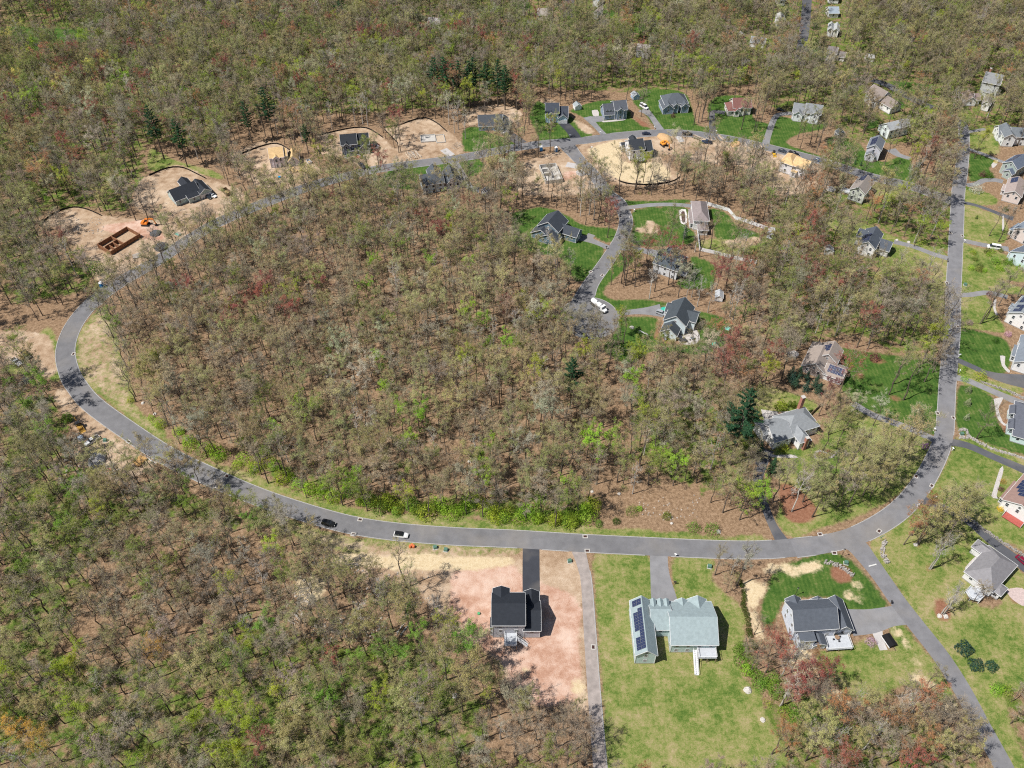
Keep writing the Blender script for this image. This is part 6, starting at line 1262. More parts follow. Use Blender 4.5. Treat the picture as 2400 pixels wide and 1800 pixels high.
for s in (-1, 1): wheel(t, 0, s*1.15, .36, .24, s)

# ---------------------------------------------------------------- roadside furniture
def basin(p, rz):
    if 'cb' not in WM:
        f = MB(); f.box(-.75, .75, -.62, -.36, 0, .07).box(-.75, .75, .36, .62, 0, .07).box(-.75, -.5, -.36, .36, 0, .07).box(.5, .75, -.36, .36, 0, .07)
        g = MB(); g.box(-.5, .5, -.36, .36, 0, .012)
        for k in range(7): g.box(-.46+k*.14, -.40+k*.14, -.36, .36, .012, .05)
        WM['cb'] = (f.mesh('surround', [M_conc]), g.mesh('grate', [pmat('rusty_iron', (.07, .035, .03), .8)]))
    t = thing('catch_basin', '', 'drain', (p.x, p.y, .045), rz); obj('surround', WM['cb'][0], None, t); obj('grate', WM['cb'][1], None, t); t.scale = (1.15, 1.15, 1); return t
for t, x, y, a, lab in (('01',865,970,1.0,'on the inner edge of the road below the blue cabin'),('01',635,1400,1.5,'on the inner edge of the left road curve'),('02',1112,500,-.6,'on the outer road edge right of the white pick-up'),('02',1960,797,-.4,'on the inner road edge of the lower left curve'),('02',1855,908,-.4,'on the outer road edge of the lower left curve'),('12',900,1172,-.15,'on the inner road edge between the two moving cars'),('12',842,1300,-.15,'on the outer road edge between the two moving cars'),
    ('22',632,1318,0,'across the road from the gravel lane mouth'),('22',650,1442,0,'at the gravel lane mouth'),('32',1465,252,1.5,'on the left edge of the right road by the inner drive'),('32',1602,292,1.5,'on the right edge of the right road by the blossoming trees'),('32',1280,798,.9,'on the inner edge of the lower right bend'),('32',1415,880,.9,'on the outer edge of the lower right bend'),('32',960,1272,.7,'on the outer edge before the junction'),('32',450,1300,.1,'on the inner edge left of the junction'),('32',573,1460,-.1,'on the lower edge left of the junction'),
    ('23',702,615,1.5,'in the gravel lane beside the pink soil'),('21',935,213,1.5,'left edge of the side street bend'),('21',1027,218,1.5,'right edge of the side street bend'),('21',680,690,.9,'left edge above the turning circle'),('21',780,720,.9,'right edge above the turning circle'),('31',1578,355,1.5,'left edge of the right road above the long drive'),('31',1680,380,1.5,'right edge of the right road above the white van'),('31',1545,785,1.5,'left edge of the right road below the long drive'),('31',1640,1163,1.5,'right edge of the right road by the blossom shrub')):
    tag(basin(T(t, x, y), a), 'pale framed storm drain, '+lab, 'drain', 'storm drains along the roads')
def mailbox(p, lab, white=True):
    t = thing('mailbox', lab, 'mailbox', (p.x, p.y, 0), R.uniform(0, 6)); MB().box(-.07, .07, -.07, .07, -.2, 1.1).build('post', M_trim if white else M_wood, t)
    n = 8; pr = [(.14*math.cos(k*math.pi/n), .14*math.sin(k*math.pi/n)) for k in range(n+1)]
    MB().loft([[(-.28, a, 1.2+b) for a, b in pr] + [(-.28, -.14, 1.1), (-.28, .14, 1.1)], [(.28, a, 1.2+b) for a, b in pr] + [(.28, -.14, 1.1), (.28, .14, 1.1)]]).build('box', M_trim if white else M_dark, t); t.scale = (1.5, 1.5, 1.2)
for t, x, y, lab, w_ in (('32',1590,575,'white mailbox where the dark right hand drive meets the road',1),('32',1437,992,'white mailbox beside the lower right drive mouth',1),('32',1290,1062,'white mailbox below the lower right drive mouth',1),('32',1430,405,'white mailbox at the inner drive',1),('31',1692,436,'white mailbox at the white van\'s drive',1),('31',1648,1425,'white mailbox above the drive fork right of the road',1),('31',1650,1562,'white mailbox between the two right hand drives',1),('31',1545,602,'dark mailbox at the long drive of the white gable house',0),('20',500,1185,'white mailbox at the light blue house drive',1),('20',1230,1112,'white mailbox between the navy houses',1),('20',1676,1118,'white mailbox left of the red roofed house drive',1),('20',762,1160,'white mailbox at the navy colonial drive',1),('20',1762,1148,'white mailbox right of the red roofed house drive',1),('21',815,492,'dark mailbox at the stepped gable house drive',0),('21',1055,172,'white mailbox on the lawn below the fence house drive',1),('33',1058,240,'black mailbox at the paved drive of the lower right house',0),('30',350,492,'white mailbox at the end of the far dark road',1),('23',1405,70,'dark mailbox and bin beside the pale green house drive',0),('22',1410,1490,'small white marker box at the pale green house drive',1)):
    mailbox(T(t, x, y), lab, bool(w_))
def lamp(p, lab):
    t = thing('street_lamp', lab, 'street lamp', (p.x, p.y, 0)); MB().tube((0, 0, -.2), (0, 0, 4.2), .09, .06, 8).build('post', M_dark, t); MB().tube((0, 0, -.05), (0, 0, .5), .16, .12, 8).build('base', M_dark, t)
    MB().tube((0, 0, 4.2), (0, 0, 4.75), .13, .22, 8).build('lantern', M_light, t); MB().tube((0, 0, 4.75), (0, 0, 5.05), .28, .04, 8).build('cap', M_dark, t)
lamp(T('32', 630, 1497), 'black lamp post at the road junction'); lamp(T('21', 783, 1305), 'black lamp post at the turning circle')
lamp(T('33', 232, 170), 'black lamp post behind the blue grey house')
def ubox(p, lab, col=(.1, .2, .15)):
    t = thing('transformer_box', lab, 'utility box', (p.x, p.y, 0), R.uniform(-.3, .3)); MB().box(-.75, .75, -.75, .75, -.1, .12).build('pad', M_conc, t)
    MB().loft([[(-.6, -.55, .12), (.6, -.55, .12), (.6, .55, .12), (-.6, .55, .12)], [(-.6, -.4, .95), (.6, -.4, .95), (.6, .55, 1.05), (-.6, .55, 1.05)]]).build('cabinet', paint('utility_green', col), t)
for t, x, y, lab in (('22',497,1535,'green utility box beside the gravel lane mouth'),('32',672,1550,'green utility box at the stone wall by the junction'),('32',1672,438,'green utility box inside the stone ring by the right road'),('22',1705,1582,'green utility box beside the lower lawn'),('12',1640,1438,'green utility box on the verge above the pale dirt'),('12',1548,1418,'grey green utility box left of the other verge box'),('02',910,492,'green box beside the white pick-up'),('31',1702,806,'green utility box on the lawn right of the right road')): ubox(T(t, x, y), lab)
def toilet(p, lab, col):
    t = thing('portable_toilet', lab, 'toilet', (p.x, p.y, 0), R.uniform(-.4, .4)); pm = paint('cabin_%.2f' % col[2], col); MB().box(-.58, .58, -.58, .58, .08, 2.1).build('cabin', pm, t); MB().box(-.65, .65, -.65, .65, -.02, .08).build('skid', M_dark, t)
    MB().loft([[(-.62, -.62, 2.1), (.62, -.62, 2.1), (.62, .62, 2.1), (-.62, .62, 2.1)], [(-.4, -.5, 2.35), (.4, -.5, 2.35), (.4, .5, 2.35), (-.4, .5, 2.35)]]).build('roof', M_trim, t); MB().box(-.42, .42, -.62, -.585, .15, 2.0).build('door', paint('cabin_door', tuple(v*.8 for v in col)), t); t.scale = (1.3, 1.3, 1.15)
toilet(T('01', 885, 820), 'blue portable toilet beside the upper left road', (.02, .22, .55)); toilet(T('20', 252, 1302), 'blue and white portable toilet left of the side street mouth', (.12, .25, .5)); toilet(T('20', 380, 1308), 'white portable toilet nearest the side street mouth', (.75, .75, .75))
# street name sign
p = T('32', 968, 1356); t = thing('street_sign', 'green street name sign at the junction', 'sign', (p.x, p.y, 0), .5); MB().tube((0, 0, -.2), (0, 0, 2.6), .05, .05, 6).build('post', M_chrome, t); MB().box(-.9, .9, -.03, .03, 2.3, 2.75).build('plate', paint('sign_green', (.05, .35, .3)), t)
# ---------------------------------------------------------------- walls, fences, stones
STONE = []
def stonewall(tile, s, lab, wd=.9, ht=.7):
    pl = catmull([tuple(p[:2]) for p in pts(tile, s)], .55); rng2 = random.Random(len(s)); root = thing('stone_wall', lab, 'wall', (pl[0][0], pl[0][1], 0)); mb = MB()
    for i, (x, y) in enumerate(pl):
        for k in range(5):
            a = rng2.uniform(0, 6.28); r = rng2.uniform(.2, .42); cx = x-pl[0][0]+rng2.uniform(-wd/2, wd/2); cy = y-pl[0][1]+rng2.uniform(-wd/2, wd/2); h = ht*rng2.uniform(.55, 1.1)
            ring = [(cx+r*math.cos(a+j*1.2566)*rng2.uniform(.75, 1.1), cy+r*math.sin(a+j*1.2566)*rng2.uniform(.75, 1.1)) for j in range(5)]
            mb.add([(u, v, -.1) for u, v in ring] + [(cx+(u-cx)*.7, cy+(v-cy)*.7, h+rng2.uniform(-.06, .06)) for u, v in ring], [(5,6,7,8,9)] + [(j,(j+1)%5,5+(j+1)%5,5+j) for j in range(5)])
    tag(mb.build('stones', M_rock, root), kind='stuff')
stonewall('32', '1012,1360 985,1430 1000,1500 1032,1540', 'short curved dry stone wall right of the junction', 1.4, .8)
stonewall('32', '500,1540 590,1565 670,1610 728,1650', 'dry stone wall beside the mulch bed left of the junction', 1.3, .8)
stonewall('32', '1650,400 1700,392 1728,430 1720,465 1660,462', 'stone ring around the utility boxes by the right road', .9, .6)
stonewall('32', '1735,452 1850,520 1960,570 2080,605 2230,650', 'long stone wall above the dark right hand drive', .8, .6)
stonewall('32', '1600,1075 1720,1150 1850,1250 2010,1360 2120,1430 2230,1500', 'long pale stone wall along the lower right drive', .9, .7)
stonewall('32', '420,645 400,620 440,580 520,600 580,590 560,625 450,655', 'stone edging around the bed of the spreading tree', .5, .35)
stonewall('31', '1840,1640 1980,1690 2100,1730 2230,1800', 'low retaining wall beside the upper right hand drive', .7, .6)
def boulder(p, r, lab, mat=M_rock, group=None):
    v, f = blob(random.Random(int(abs(p.x)*97)), r, 8, 5, .75, .22); me = MB().add(v, f); o = me.build('boulder', mat, None, (p.x, p.y, 0)); tag(o, lab, 'boulder', group)
boulder(T('23', 2035, 985), 1.15, 'big pale boulder at the right edge of the lower lawn', M_pale); boulder(T('23', 2167, 1245), .75, 'white boulder below the big one at the lower lawn edge', M_pale); boulder(T('21', 1035, 1172), 1.0, 'pale boulder on the lawn by the turning circle', M_pale)
for t, x, y, lab in (('22',692,930,'white boulder at the left of the cleared strip'),('22',925,950,'pale flat stone at the head of the clearing'),('22',1380,1205,'pale rock beside the bushes of the clearing'),('22',1785,1278,'small pale rock right of the two green bushes'),('02',1235,165,'white rock on the inner verge of the left curve'),('02',1340,260,'grey rock slab on the inner verge of the left curve'),('12',1845,672,'grey boulder among the loop wood trees'),('11',880,1580,'grey rock outcrop in the loop wood'),('13',1300,935,'white rock in the lower left wood'),('13',1715,1035,'white rock at the wood edge below the pink soil'),('33',1480,345,'white stone left of the big mulched tree'),('33',1535,352,'white stone right of the big mulched tree'),('32',1275,1390,'white globe stone in the mulch ring'),('31',1115,415,'white rock at the long drive of the white gable house'),('31',1215,435,'second white rock along the long drive'),('20',690,1272,'grey culvert stone on the pale bare lot')):
    boulder(T(t, x, y), R.uniform(.55, .9), lab, M_pale)
mb = MB(); rr = random.Random(3)
def rubble(tile, x0, x1, y0, y1, n, mb=mb, smin=.15, smax=.5):
    for i in range(n):
        p = T(tile, rr.uniform(x0, x1), rr.uniform(y0, y1)); v, f = blob(rr, rr.uniform(smin, smax), 6, 4, .7, .3); mb.add([(a+p.x, b+p.y, c_) for a, b, c_ in v], f)
rubble('13', 330, 480, 0, 350, 70); rubble('13', 480, 1150, 340, 580, 150); rubble('13', 850, 1500, -60, 250, 60); rubble('01', 600, 900, 220, 380, 60); rubble('22', 1080, 1640, 960, 1180, 60, smax=.35); rubble('02', 560, 720, 520, 800, 40); rubble('12', 480, 900, 1480, 1620, 60)
tag(mb.build('rubble', pmat('rubble_stone', (.42, .37, .32), .9, .3, .9)), 'scattered pale stones and rubble on the cleared lots', 'rubble', kind='stuff')
def heap(p, r, mat, name, lab, sq=.45, ry=1.0):
    v, f = blob(random.Random(int(r*100+abs(p.x))), r, 16, 8, sq, .12); o = MB().add(v, f).build(name, mat, None, (p.x, p.y, 0), R.uniform(0, 3), smooth=True); o.scale = (1, ry, 1); tag(o, lab, 'heap')
M_gravelh = pmat('grey_gravel', (.42, .41, .41), .95, .25, 2.5, bump=.6); M_sand = pmat('sand', (.55, .36, .19), .95, .15, 1.2, bump=.4)
heap(T('02', 838, 660), 4.2, M_gravelh, 'gravel_heap', 'grey gravel heap beside the left road curve', .4, .75); heap(T('20', 1320, 1200), 5.4, M_sand, 'sand_heap', 'tan sand heap beside the orange excavator', .36, .6); heap(T('20', 1930, 1245), 3.4, M_sand, 'sand_heap', 'small sand heap beside the log pile', .32, .7); heap(T('01', 1345, 360), 2.6, pmat('dark_stone', (.1, .105, .115), .9, .2), 'stone_heap', 'dark stone heap below the left excavator', .5); heap(T('01', 1395, 478), 3.2, pmat('dark_stone', (.1, .105, .115)), 'stone_heap', 'dark stone heap at the road edge of the foundation lot', .5); heap(T('20', 600, 1495), 2.8, M_gravelh, 'gravel_heap', 'pale gravel heap beside the concrete foundation', .4)
M_vinyl = pmat('white_vinyl', (.82, .83, .85), .45, .03)
def fence(name, lab, pl, ht, mat, pw=2.4, thick=.06, post=.13, board=None):
    root = thing(name, lab, 'fence', (pl[0].x, pl[0].y, 0)); o = pl[0]
    for a, b in zip(pl[:-1], pl[1:]):
        n = max(1, round((b-a).length/pw)); ang = math.atan2(b.y-a.y, b.x-a.x); seg = (b-a).length/n
        for i in range(n):
            c = a.lerp(b, (i+.5)/n)-o; key = (name, round(seg, 2))
            if key not in WM:
                m = MB()
                if board: [m.box(-seg/2, seg/2, -.03, .03, z, z+.12) for z in board]
                else:
                    m.box(-seg/2+.06, seg/2-.06, -thick/2, thick/2, .08, ht-.1); m.box(-seg/2+.06, seg/2-.06, -.05, .05, ht-.1, ht)
                    for k in range(6): m.box(-seg/2+.12+k*(seg-.24)/6, -seg/2+.05+(k+1)*(seg-.24)/6, -thick/2-.015, thick/2+.015, .15, ht-.15)
                WM[key] = m.mesh('panel', [mat])
            obj('panel', WM[key], None, root, (c.x, c.y, 0), ang)
            q = a.lerp(b, i/n)-o; pk = (name, 'post')
            if pk not in WM: WM[pk] = MB().box(-post/2, post/2, -post/2, post/2, -.2, ht+.1).mesh('post', [mat])
            obj('post', WM[pk], None, root, (q.x, q.y, 0), ang)
Q = lambda s: [gp(1560+float(a)/4.704, 460+float(b)/4.704) for a, b in (q.split(',') for q in s.split())]
fence('vinyl_fence', 'white vinyl fence along the back of the fenced lawn', Q('415,120 440,94 690,168 770,258 930,306 1110,370 1196,384 1198,460'), 1.9, M_vinyl)
fence('vinyl_fence', 'white vinyl fence in front of the fenced lawn', Q('352,432 372,600 415,612 560,642 700,680 850,718 1000,746'), 1.9, M_vinyl)
fence('rail_fence', 'brown rail fence between the beige and the chimney house yards', pts('32', '-380,-30 -200,-10 20,30 200,80 400,165 470,195'), 1.2, M_wood, 2.6, board=(.45, .85)); fence('rail_fence', 'short brown fence beside the brick chimney', pts('32', '365,275 450,190'), 1.6, M_wood, 2.2)
fence('vinyl_fence', 'far white fence beside the top centre house', pts('20', '90,200 215,205 215,160'), 1.8, M_vinyl); fence('vinyl_fence', 'far white picket fence on the green lawn at the dark road', pts('20', '720,208 850,190'), 1.2, M_vinyl)
def siltfence(tile, s, lab):
    pl = [Vector((x, y, 0)) for x, y in catmull([tuple(p[:2]) for p in pts(tile, s)], 2.5)]; root = thing('silt_fence', lab, 'fence', (pl[0].x, pl[0].y, 0)); m = MB(); o = pl[0]
    st = MB()
    for i, (a, b) in enumerate(zip(pl[:-1], pl[1:])): m.bar((a.x-o.x, a.y-o.y, .4), (b.x-o.x, b.y-o.y, .4), .07, .85); st.box(a.x-o.x-.04, a.x-o.x+.04, a.y-o.y-.1, a.y-o.y-.04, 0, 1.0)
    m.build('fabric', M_black, root); tag(st.build('stakes', M_wood, root), kind='stuff')
siltfence('01', '345,300 420,220 520,165 640,135 760,155 880,208', 'black silt fence curving behind the foundation lot'); siltfence('00', '1290,1520 1400,1470 1500,1448 1590,1455 1690,1500 1780,1545', 'black silt fence curving behind the teal ranch'); siltfence('10', '540,1175 700,1135 850,1108 950,1108 1020,1140 1095,1190', 'black silt fence behind the charcoal house'); siltfence('10', '1105,1105 1230,1085 1350,1045 1460,1022 1560,1065 1650,1140', 'black silt fence arching over the slab foundation lot'); siltfence('10', '1105,1115 1160,1175 1225,1240', 'straight silt fence left of the slab foundation'); siltfence('00', '2080,1335 2220,1280 2350,1245 2430,1255 2510,1305', 'black silt fence behind the framed house'); siltfence('20', '920,1565 1000,1590 1150,1600 1300,1590 1400,1565 1450,1530', 'black silt fence below the pale bare lot'); siltfence('01', '490,390 580,340', 'short black silt fence left of the foundation'); siltfence('01', '610,610 740,640', 'short black silt fence below the foundation lot')
# ---------------------------------------------------------------- foundations and building material
def foundation(lab, P0, P1, dp, mat, inner, ht=1.3, slab=None, th=.3):
    A, B = P0, P1; d = B-A; rz = math.atan2(d.y, d.x); L = d.length; t = thing('foundation', lab, 'foundation', (A.x, A.y, 0), rz)
    for x0, x1, y0, y1 in ((0, L, 0, th), (0, L, dp-th, dp), (0, th, th, dp-th), (L-th, L, th, dp-th), *[(a*L, b*L, c*dp, e*dp) for a, b, c, e in inner]): MB().box(x0, x1, y0, y1, -.1, ht*R.uniform(.96, 1.04)).build('wall', mat, t)
    MB().box(th+.02, L-th-.02, th+.02, dp-th-.02, 0, .12).build('slab', slab or M_conc, t); return t, L
foundation('pale concrete foundation left of the side street', T('20', 290, 1592), T('20', 438, 1575), 15, M_conc, ((.0, .5, .45, .47), (.5, .52, .3, .7), (.0, .4, .7, .72)), 2.0)
M_form = pmat('rusty_form_panels', (.25, .12, .065), .8, .25, 1.2)
ft, FL = foundation('rust brown foundation formwork on the red soil lot', T('01', 965, 548), T('01', 1222, 392), 9.6, M_form, ((.45, .47, .03, .97), (.05, .46, .5, .54), (.3, .32, .06, .5), (.16, .18, .1, .45)), 2.2, pmat('bare_earth', (.42, .3, .2), .9, .2))
for k in range(9): MB().box(k*FL/9+.05, k*FL/9+.2, -.14, -.02, 0, 2.35).build('brace', M_form, ft)
foundation('low slab foundation on the dirt lot left of the low house', T('10', 1425, 1235), T('10', 1555, 1226), 7, M_conc, (), .7); foundation('garage footing right of the slab foundation', T('10', 1560, 1240), T('10', 1640, 1232), 8, M_conc, (), .5, pmat('tan_fill', (.5, .4, .3), .9, .1))
def pile(name, lab, tile, x, y, n, L, spread, mats, hd=(60, 10), dia=(.2, .45), board=False):
    c = T(tile, x, y); d = T(tile, x+hd[0], y+hd[1])-c; d.normalize(); t = thing(name, lab, 'pile', (c.x, c.y, 0), math.atan2(d.y, d.x))
    for i in range(n):
        l = L*R.uniform(.7, 1.1)/2; yy = R.uniform(-spread, spread); xx = R.uniform(-spread*.4, spread*.4); a = R.uniform(-.2, .2); r = R.uniform(*dia)/2; z = r+R.uniform(0, .5)*(1-abs(yy)/spread)
        m = MB(); p0 = (xx-l*math.cos(a), yy-l*math.sin(a), z); p1 = (xx+l*math.cos(a), yy+l*math.sin(a), z+R.uniform(-.05, .08))
        (m.bar(p0, p1, r*3, r*1.0) if board else m.tube(p0, p1, r, r*.85, 7)).build('board' if board else 'log', R.choice(mats), t)
M_log = [pmat('log_bark', (.2, .14, .1), .9, .2), pmat('log_pale', (.5, .4, .3), .9, .15), pmat('log_grey', (.36, .32, .28), .9, .15)]
pile('log_pile', 'small log pile beside the upper road', '20', 1600, 1195, 16, 5, 2.6, M_log, (60, 25)); pile('log_pile', 'log pile right of the dark pick-up', '20', 1765, 1205, 22, 5.5, 4.5, M_log, (30, 40)); pile('log_pile', 'big pile of pale logs at the right end of the dirt lots', '20', 2075, 1275, 34, 6.5, 6.5, M_log, (15, 60)); pile('log_pile', 'pale log pile before the slab foundation', '10', 1350, 1345, 22, 7, 3.6, M_log[1:], (50, 60)); pile('brush_pile', 'brown brush and root pile on the dirt lot', '10', 1735, 1265, 18, 4, 3, M_log, (40, 20), (.1, .25)); pile('brush_pile', 'tangled brush pile on the right of the log lots', '20', 2150, 1345, 24, 5, 5, M_log, (50, 20), (.1, .3))
pile('lumber_pile', 'lumber stack before the half framed house', '10', 330, 1470, 12, 4.5, 1.8, [M_ply], (40, 30), (.2, .4), True); pile('lumber_pile', 'lumber and sheets before the charcoal house', '10', 900, 1350, 10, 4.5, 1.6, [M_ply, M_trim, pmat('wrap_red', (.35, .1, .1))], (50, 20), (.2, .45), True); pile('lumber_pile', 'white wrapped boards left of the charcoal house front', '10', 790, 1350, 7, 5, 1.0, [M_trim, pmat('wrap_grey', (.4, .42, .48))], (30, -40), (.25, .5), True); pile('plywood_pile', 'plywood sheets at the roadside below the gravel heap', '02', 1212, 672, 8, 3.6, 1.6, [pmat('osb', (.5, .3, .12), .8, .2)], (40, 30), (.4, .8), True); pile('pipe_pile', 'white pipes lying on the verge', '02', 1300, 668, 4, 5, .5, [M_trim], (50, 28), (.12, .2)); pile('pipe_pile', 'grey pipes and plates on the foundation lot', '01', 1185, 552, 10, 3, 2, [M_foot, M_log[2]], (40, -15), (.3, .6), True); pile('pipe_pile', 'green wrapped panels beside the road at the foundation lot', '01', 1545, 368, 5, 3, .9, [paint('panel_green', (.18, .45, .36)), M_log[2]], (30, 20), (.3, .6), True); pile('debris_pile', 'fallen pale branches on the lower left slope', '13', 345, 345, 14, 4, 2.5, [pmat('bleached_wood', (.6, .57, .53))], (40, 40), (.06, .14)); pile('debris_pile', 'white dead wood at the pink soil edge', '13', 1262, 462, 6, 4, .9, [pmat('bleached_wood', (.6, .57, .53))], (30, -40), (.1, .25)); pile('debris_pile', 'scrap wood and tarps below the gravel heap', '02', 990, 770, 14, 3, 2.6, [M_log[0], M_log[2], M_foot], (40, -20), (.15, .4), True)
mm = MB(); mm.box(-1.6, 1.6, -1.0, 1.0, 0, .1).box(-1.6, 1.6, -1.0, -.92, .1, 1.3).box(-1.6, 1.6, .92, 1.0, .1, 1.3).box(-1.6, -1.52, -.92, .92, .1, 1.3).box(1.52, 1.6, -.92, .92, .1, 1.3)
def dumpster(lab, p, q, col, s=1.3):
    d = q-p; t = thing('dumpster', lab, 'dumpster', (p.x, p.y, 0), math.atan2(d.y, d.x)); t.scale = (s*1.3, s, s); obj('container', mm.mesh('container', [paint('bin_%.2f' % col[0], col)]), None, t); MB().add(*blob(R, .8, 8, 5, .7, .3)).build('debris', M_ply, t, (0, 0, .3))
dumpster('brown dumpster full of debris right of the teal ranch', T('01', 1960, 10), T('01', 1990, 40), (.2, .13, .08)); dumpster('light dumpster right of the half framed house', T('10', 460, 1405), T('10', 480, 1430), (.55, .57, .6), .9); dumpster('pale dumpster right of the charcoal house', T('10', 1030, 1275), T('10', 1060, 1290), (.5, .54, .6), 1.1)
# drums and small site things
def drum(lab, p, r, h, col, name='barrel'):
    t = thing(name, lab, name.replace('_', ' '), (p.x, p.y, 0)); m = MB(); n = 12
    m.loft([[(r*k*math.cos(a*6.2832/n), r*k*math.sin(a*6.2832/n), z) for a in range(n)] for z, k in ((0, .95), (h*.1, 1), (h*.5, 1.03), (h*.9, 1), (h, .93))]); m.build('shell', paint('drum_%.2f_%.2f' % col[:2], col), t); MB().tube((r*.4, 0, h), (r*.4, 0, h+.05), .06, .06, 8).build('cap', M_dark, t)
drum('white and blue tank beside the yellow backhoe', T('02', 704, 480), 1.0, 1.5, (.55, .62, .7), 'water_tank'); drum('dark barrel above the gravel heap', T('02', 785, 602), .85, 1.3, (.09, .09, .09)); drum('blue drum at the yard of the framed house', T('10', 203, 1535), .7, .7, (.02, .32, .65)); drum('small green drum on the pink soil', T('13', 1925, 328), .45, .6, (.1, .4, .18)); drum('bright red drum on the verge below the gravel heap', T('02', 945, 752), .8, .8, (.75, .12, .16))
for i, (x, y) in enumerate(((1333,1412),(1350,1402),(1362,1412))): drum('orange traffic drum in the cluster beside the white car', T('12', x, y), .45, 1.1, (.75, .2, .08), 'traffic_drum')
for o in [o for o in COL.objects if o.name.startswith('traffic_drum')]: o['group'] = 'orange drums beside the white car'
# play things and garden furniture by the pale blue house
p = T('21', 1095, 1225); q = T('21', 1165, 1258); d = q-p; t = thing('soccer_goal', 'white soccer goal frame on the lawn by the turning circle', 'goal', (p.x, p.y, 0), math.atan2(d.y, d.x)); L = d.length
for nm, a, b in (('post', (0,0,0), (0,0,2)), ('post', (L,0,0), (L,0,2)), ('crossbar', (0,0,2), (L,0,2)), ('base_bar', (0,1.6,.06), (L,1.6,.06)), ('side_bar', (0,0,2), (0,1.6,.06)), ('side_bar', (L,0,2), (L,1.6,.06))): MB().tube(a, b, .09, .09, 6).build(nm, M_trim, t)
def playset(lab, p, col):
    t = thing('playset', lab, 'playset', (p.x, p.y, 0)); 
    for x in (-.8, .8):
        for y in (-.8, .8): MB().box(x-.08, x+.08, y-.08, y+.08, -.1, 2.6).build('post', M_wood, t)
    MB().box(-.95, .95, -.95, .95, 1.3, 1.42).build('platform', M_wood, t); MB().loft([[(-1.1,-1.1,2.4),(1.1,-1.1,2.4),(1.1,1.1,2.4),(-1.1,1.1,2.4)], [(-.1,-.1,3.2),(.1,-.1,3.2),(.1,.1,3.2),(-.1,.1,3.2)]]).build('roof', paint('awning', col), t); MB().bar((.9, 0, 1.4), (3.0, 0, .1), .5, .08).build('slide', paint('awning', col), t)
playset('teal roofed playset at the wood edge of the pale blue house', T('21', 1745, 1350), (.04, .5, .36)); 
t = thing('sandbox', 'teal covered sandbox on the lawn right of the pale blue house', 'sandbox', T('21', 1868, 1185)); MB().prism([(1.6*math.cos(k*.785), 1.3*math.sin(k*.785)) for k in range(8)], 0, .3).build('rim', M_wood, t); MB().prism([(1.45*math.cos(k*.785), 1.15*math.sin(k*.785)) for k in range(8)], .3, .42).build('cover', paint('teal', (.25, .62, .52)), t)
t = thing('tarp', 'crumpled teal tarp on the drive of the pale blue house', 'tarp', T('21', 1325, 1022)); v, f = blob(random.Random(4), 2.1, 12, 5, .22, .3); MB().add(v, f).build('sheet', paint('teal2', (.05, .45, .34)), t); MB().add(*blob(random.Random(9), .7, 8, 4, .6, .2)).build('bundle', paint('teal2', (.05, .45, .34)), t, (.6, .3, .2))
def slabpoly(name, tile, s, mat, z=.05, smooth=True):
    P = pts(tile, s); P = smoothpoly(P) if smooth else P; struct(name, MB().prism([(p[0], p[1]) for p in P], -.05, z).mesh(name), mat)
M_pav = pmat('paver', (.5, .47, .45), .9, .18, 2.0)
slabpoly('patio', '21', '1430,1270 1480,1180 1560,1170 1620,1230 1610,1300 1540,1320 1460,1310', M_pav); slabpoly('patio', '32', '-60,220 100,240 200,235 260,270 100,300 -20,330', M_pav); slabpoly('patio', '33', '2050,120 2150,100 2230,130 2230,260 2150,230 2090,180', pmat('pink_paver', (.52, .42, .4), .9, .15, 2)); slabpoly('patio', '31', '160,1380 230,1370 270,1400 240,1430 170,1420', M_pav); slabpoly('patio', '20', '690,955 740,950 750,1000 700,1000', M_pav)
slabpoly('walk', '32', '1950,130 2030,115 2010,170 1990,220 2030,330 2070,350 2040,360 1985,300 1965,220', M_pav); slabpoly('walk', '32', '1930,965 2005,730 2035,740 1975,965 2000,990 1945,985', M_pav); slabpoly('walk', '31', '2005,1415 2050,1420 2045,1490 2090,1545 2075,1560 2020,1500', M_pav); slabpoly('walk', '31', '2025,210 2038,210 2040,330 2022,330', M_pav); slabpoly('walk', '32', '-40,570 20,590 60,615 200,610 260,635 200,640 40,632 -20,605', M_pav); slabpoly('walk', '31', '1950,930 1975,930 1965,1000 1985,1060 1965,1060 1945,1000', M_pav); slabpoly('walk', '32', '1700,1590 1780,1500 1850,1470 1930,1475 1930,1495 1860,1490 1800,1530 1720,1610', M_pav); slabpoly('walk', '21', '1440,160 1500,150 1510,265 1460,270', pmat('white_walk', (.65, .62, .6), .9, .1)); slabpoly('walk', '20', '785,1045 960,1030 965,1040 790,1057', M_pav); slabpoly('walk', '30', '1930,1420 1960,1390 1990,1385 1980,1420 1950,1450 1935,1445', M_pav)
slabpoly('mulch_bed', '21', '1462,175 1490,168 1498,255 1470,258', pmat('bed_soil', (.09, .05, .045), .95, .2), .09)
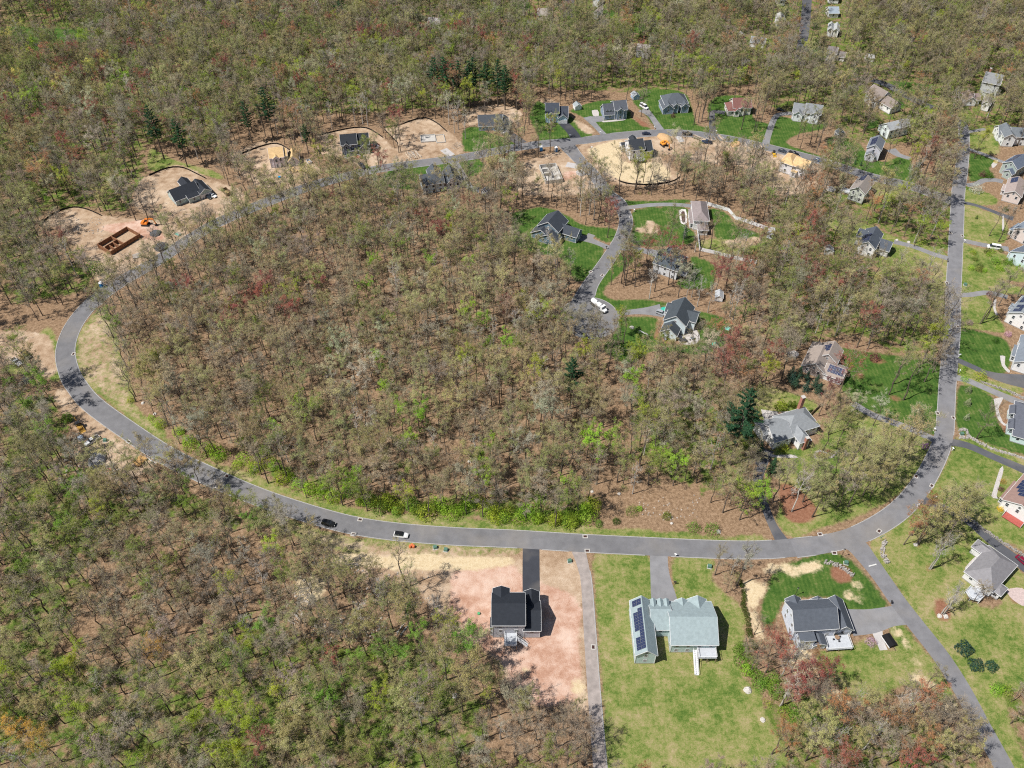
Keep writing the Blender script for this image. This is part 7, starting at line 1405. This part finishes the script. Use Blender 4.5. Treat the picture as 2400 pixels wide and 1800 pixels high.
t = thing('round_pool', 'round light above-ground pool pad near the white side deck', 'pool', gp(1800+620/4.23, 330+480/4.23)); MB().tube((0,0,0), (0,0,.25), 2.4, 2.4, 20).build('rim', M_conc, t)
g = gp(1804, 556); t = thing('gazebo', 'white gazebo at the corner of the white fence', 'gazebo', (g.x, g.y, 0))
for k in range(6): a = k*math.pi/3; MB().box(1.5*math.cos(a)-.08, 1.5*math.cos(a)+.08, 1.5*math.sin(a)-.08, 1.5*math.sin(a)+.08, 0, 2.5).build('post', M_trim, t)
MB().loft([[(1.9*math.cos(k*math.pi/3), 1.9*math.sin(k*math.pi/3), 2.5) for k in range(6)], [(.15*math.cos(k*math.pi/3), .15*math.sin(k*math.pi/3), 3.7) for k in range(6)]]).build('roof', roofm((.33, .33, .36)), t); MB().prism([(1.7*math.cos(k*math.pi/3), 1.7*math.sin(k*math.pi/3)) for k in range(6)], 0, .2).build('floor', M_greyd, t)
def garden_table(lab, p, z=0, col=(.3, .2, .13)):
    t = thing('garden_table', lab, 'table', (p.x, p.y, z)); MB().tube((0,0,.68), (0,0,.74), .75, .75, 12).build('table_top', pmat('table_%.1f' % col[0], col), t); MB().tube((0,0,0), (0,0,.68), .08, .06, 6).build('leg', M_dark, t)
    for k in range(4): a = k*1.57+.4; MB().box(1.15*math.cos(a)-.22, 1.15*math.cos(a)+.22, 1.15*math.sin(a)-.22, 1.15*math.sin(a)+.22, .02, .45).build('stool', M_dark, t)
garden_table('round table with stools on the stone patio of the pale blue house', T('21', 1560, 1275), .05, (.05, .12, .3)); garden_table('round table on the patio behind the chimney house', T('32', 100, 265), .05)
dk = T('33', 580, 560); garden_table('round table on the white deck of the blue grey house', dk, 1.62)
MB_t = thing('hot_tub', 'dark covered hot tub beside the pale blue house patio', 'hot tub', T('21', 1480, 1290), .5); MB().box(-1.1, 1.1, -1.1, 1.1, 0, .85).build('shell', M_dark, MB_t); MB().box(-1.15, 1.15, -1.15, 1.15, .855, .97).build('cover', pmat('tub_cover', (.06, .06, .065), .7), MB_t)
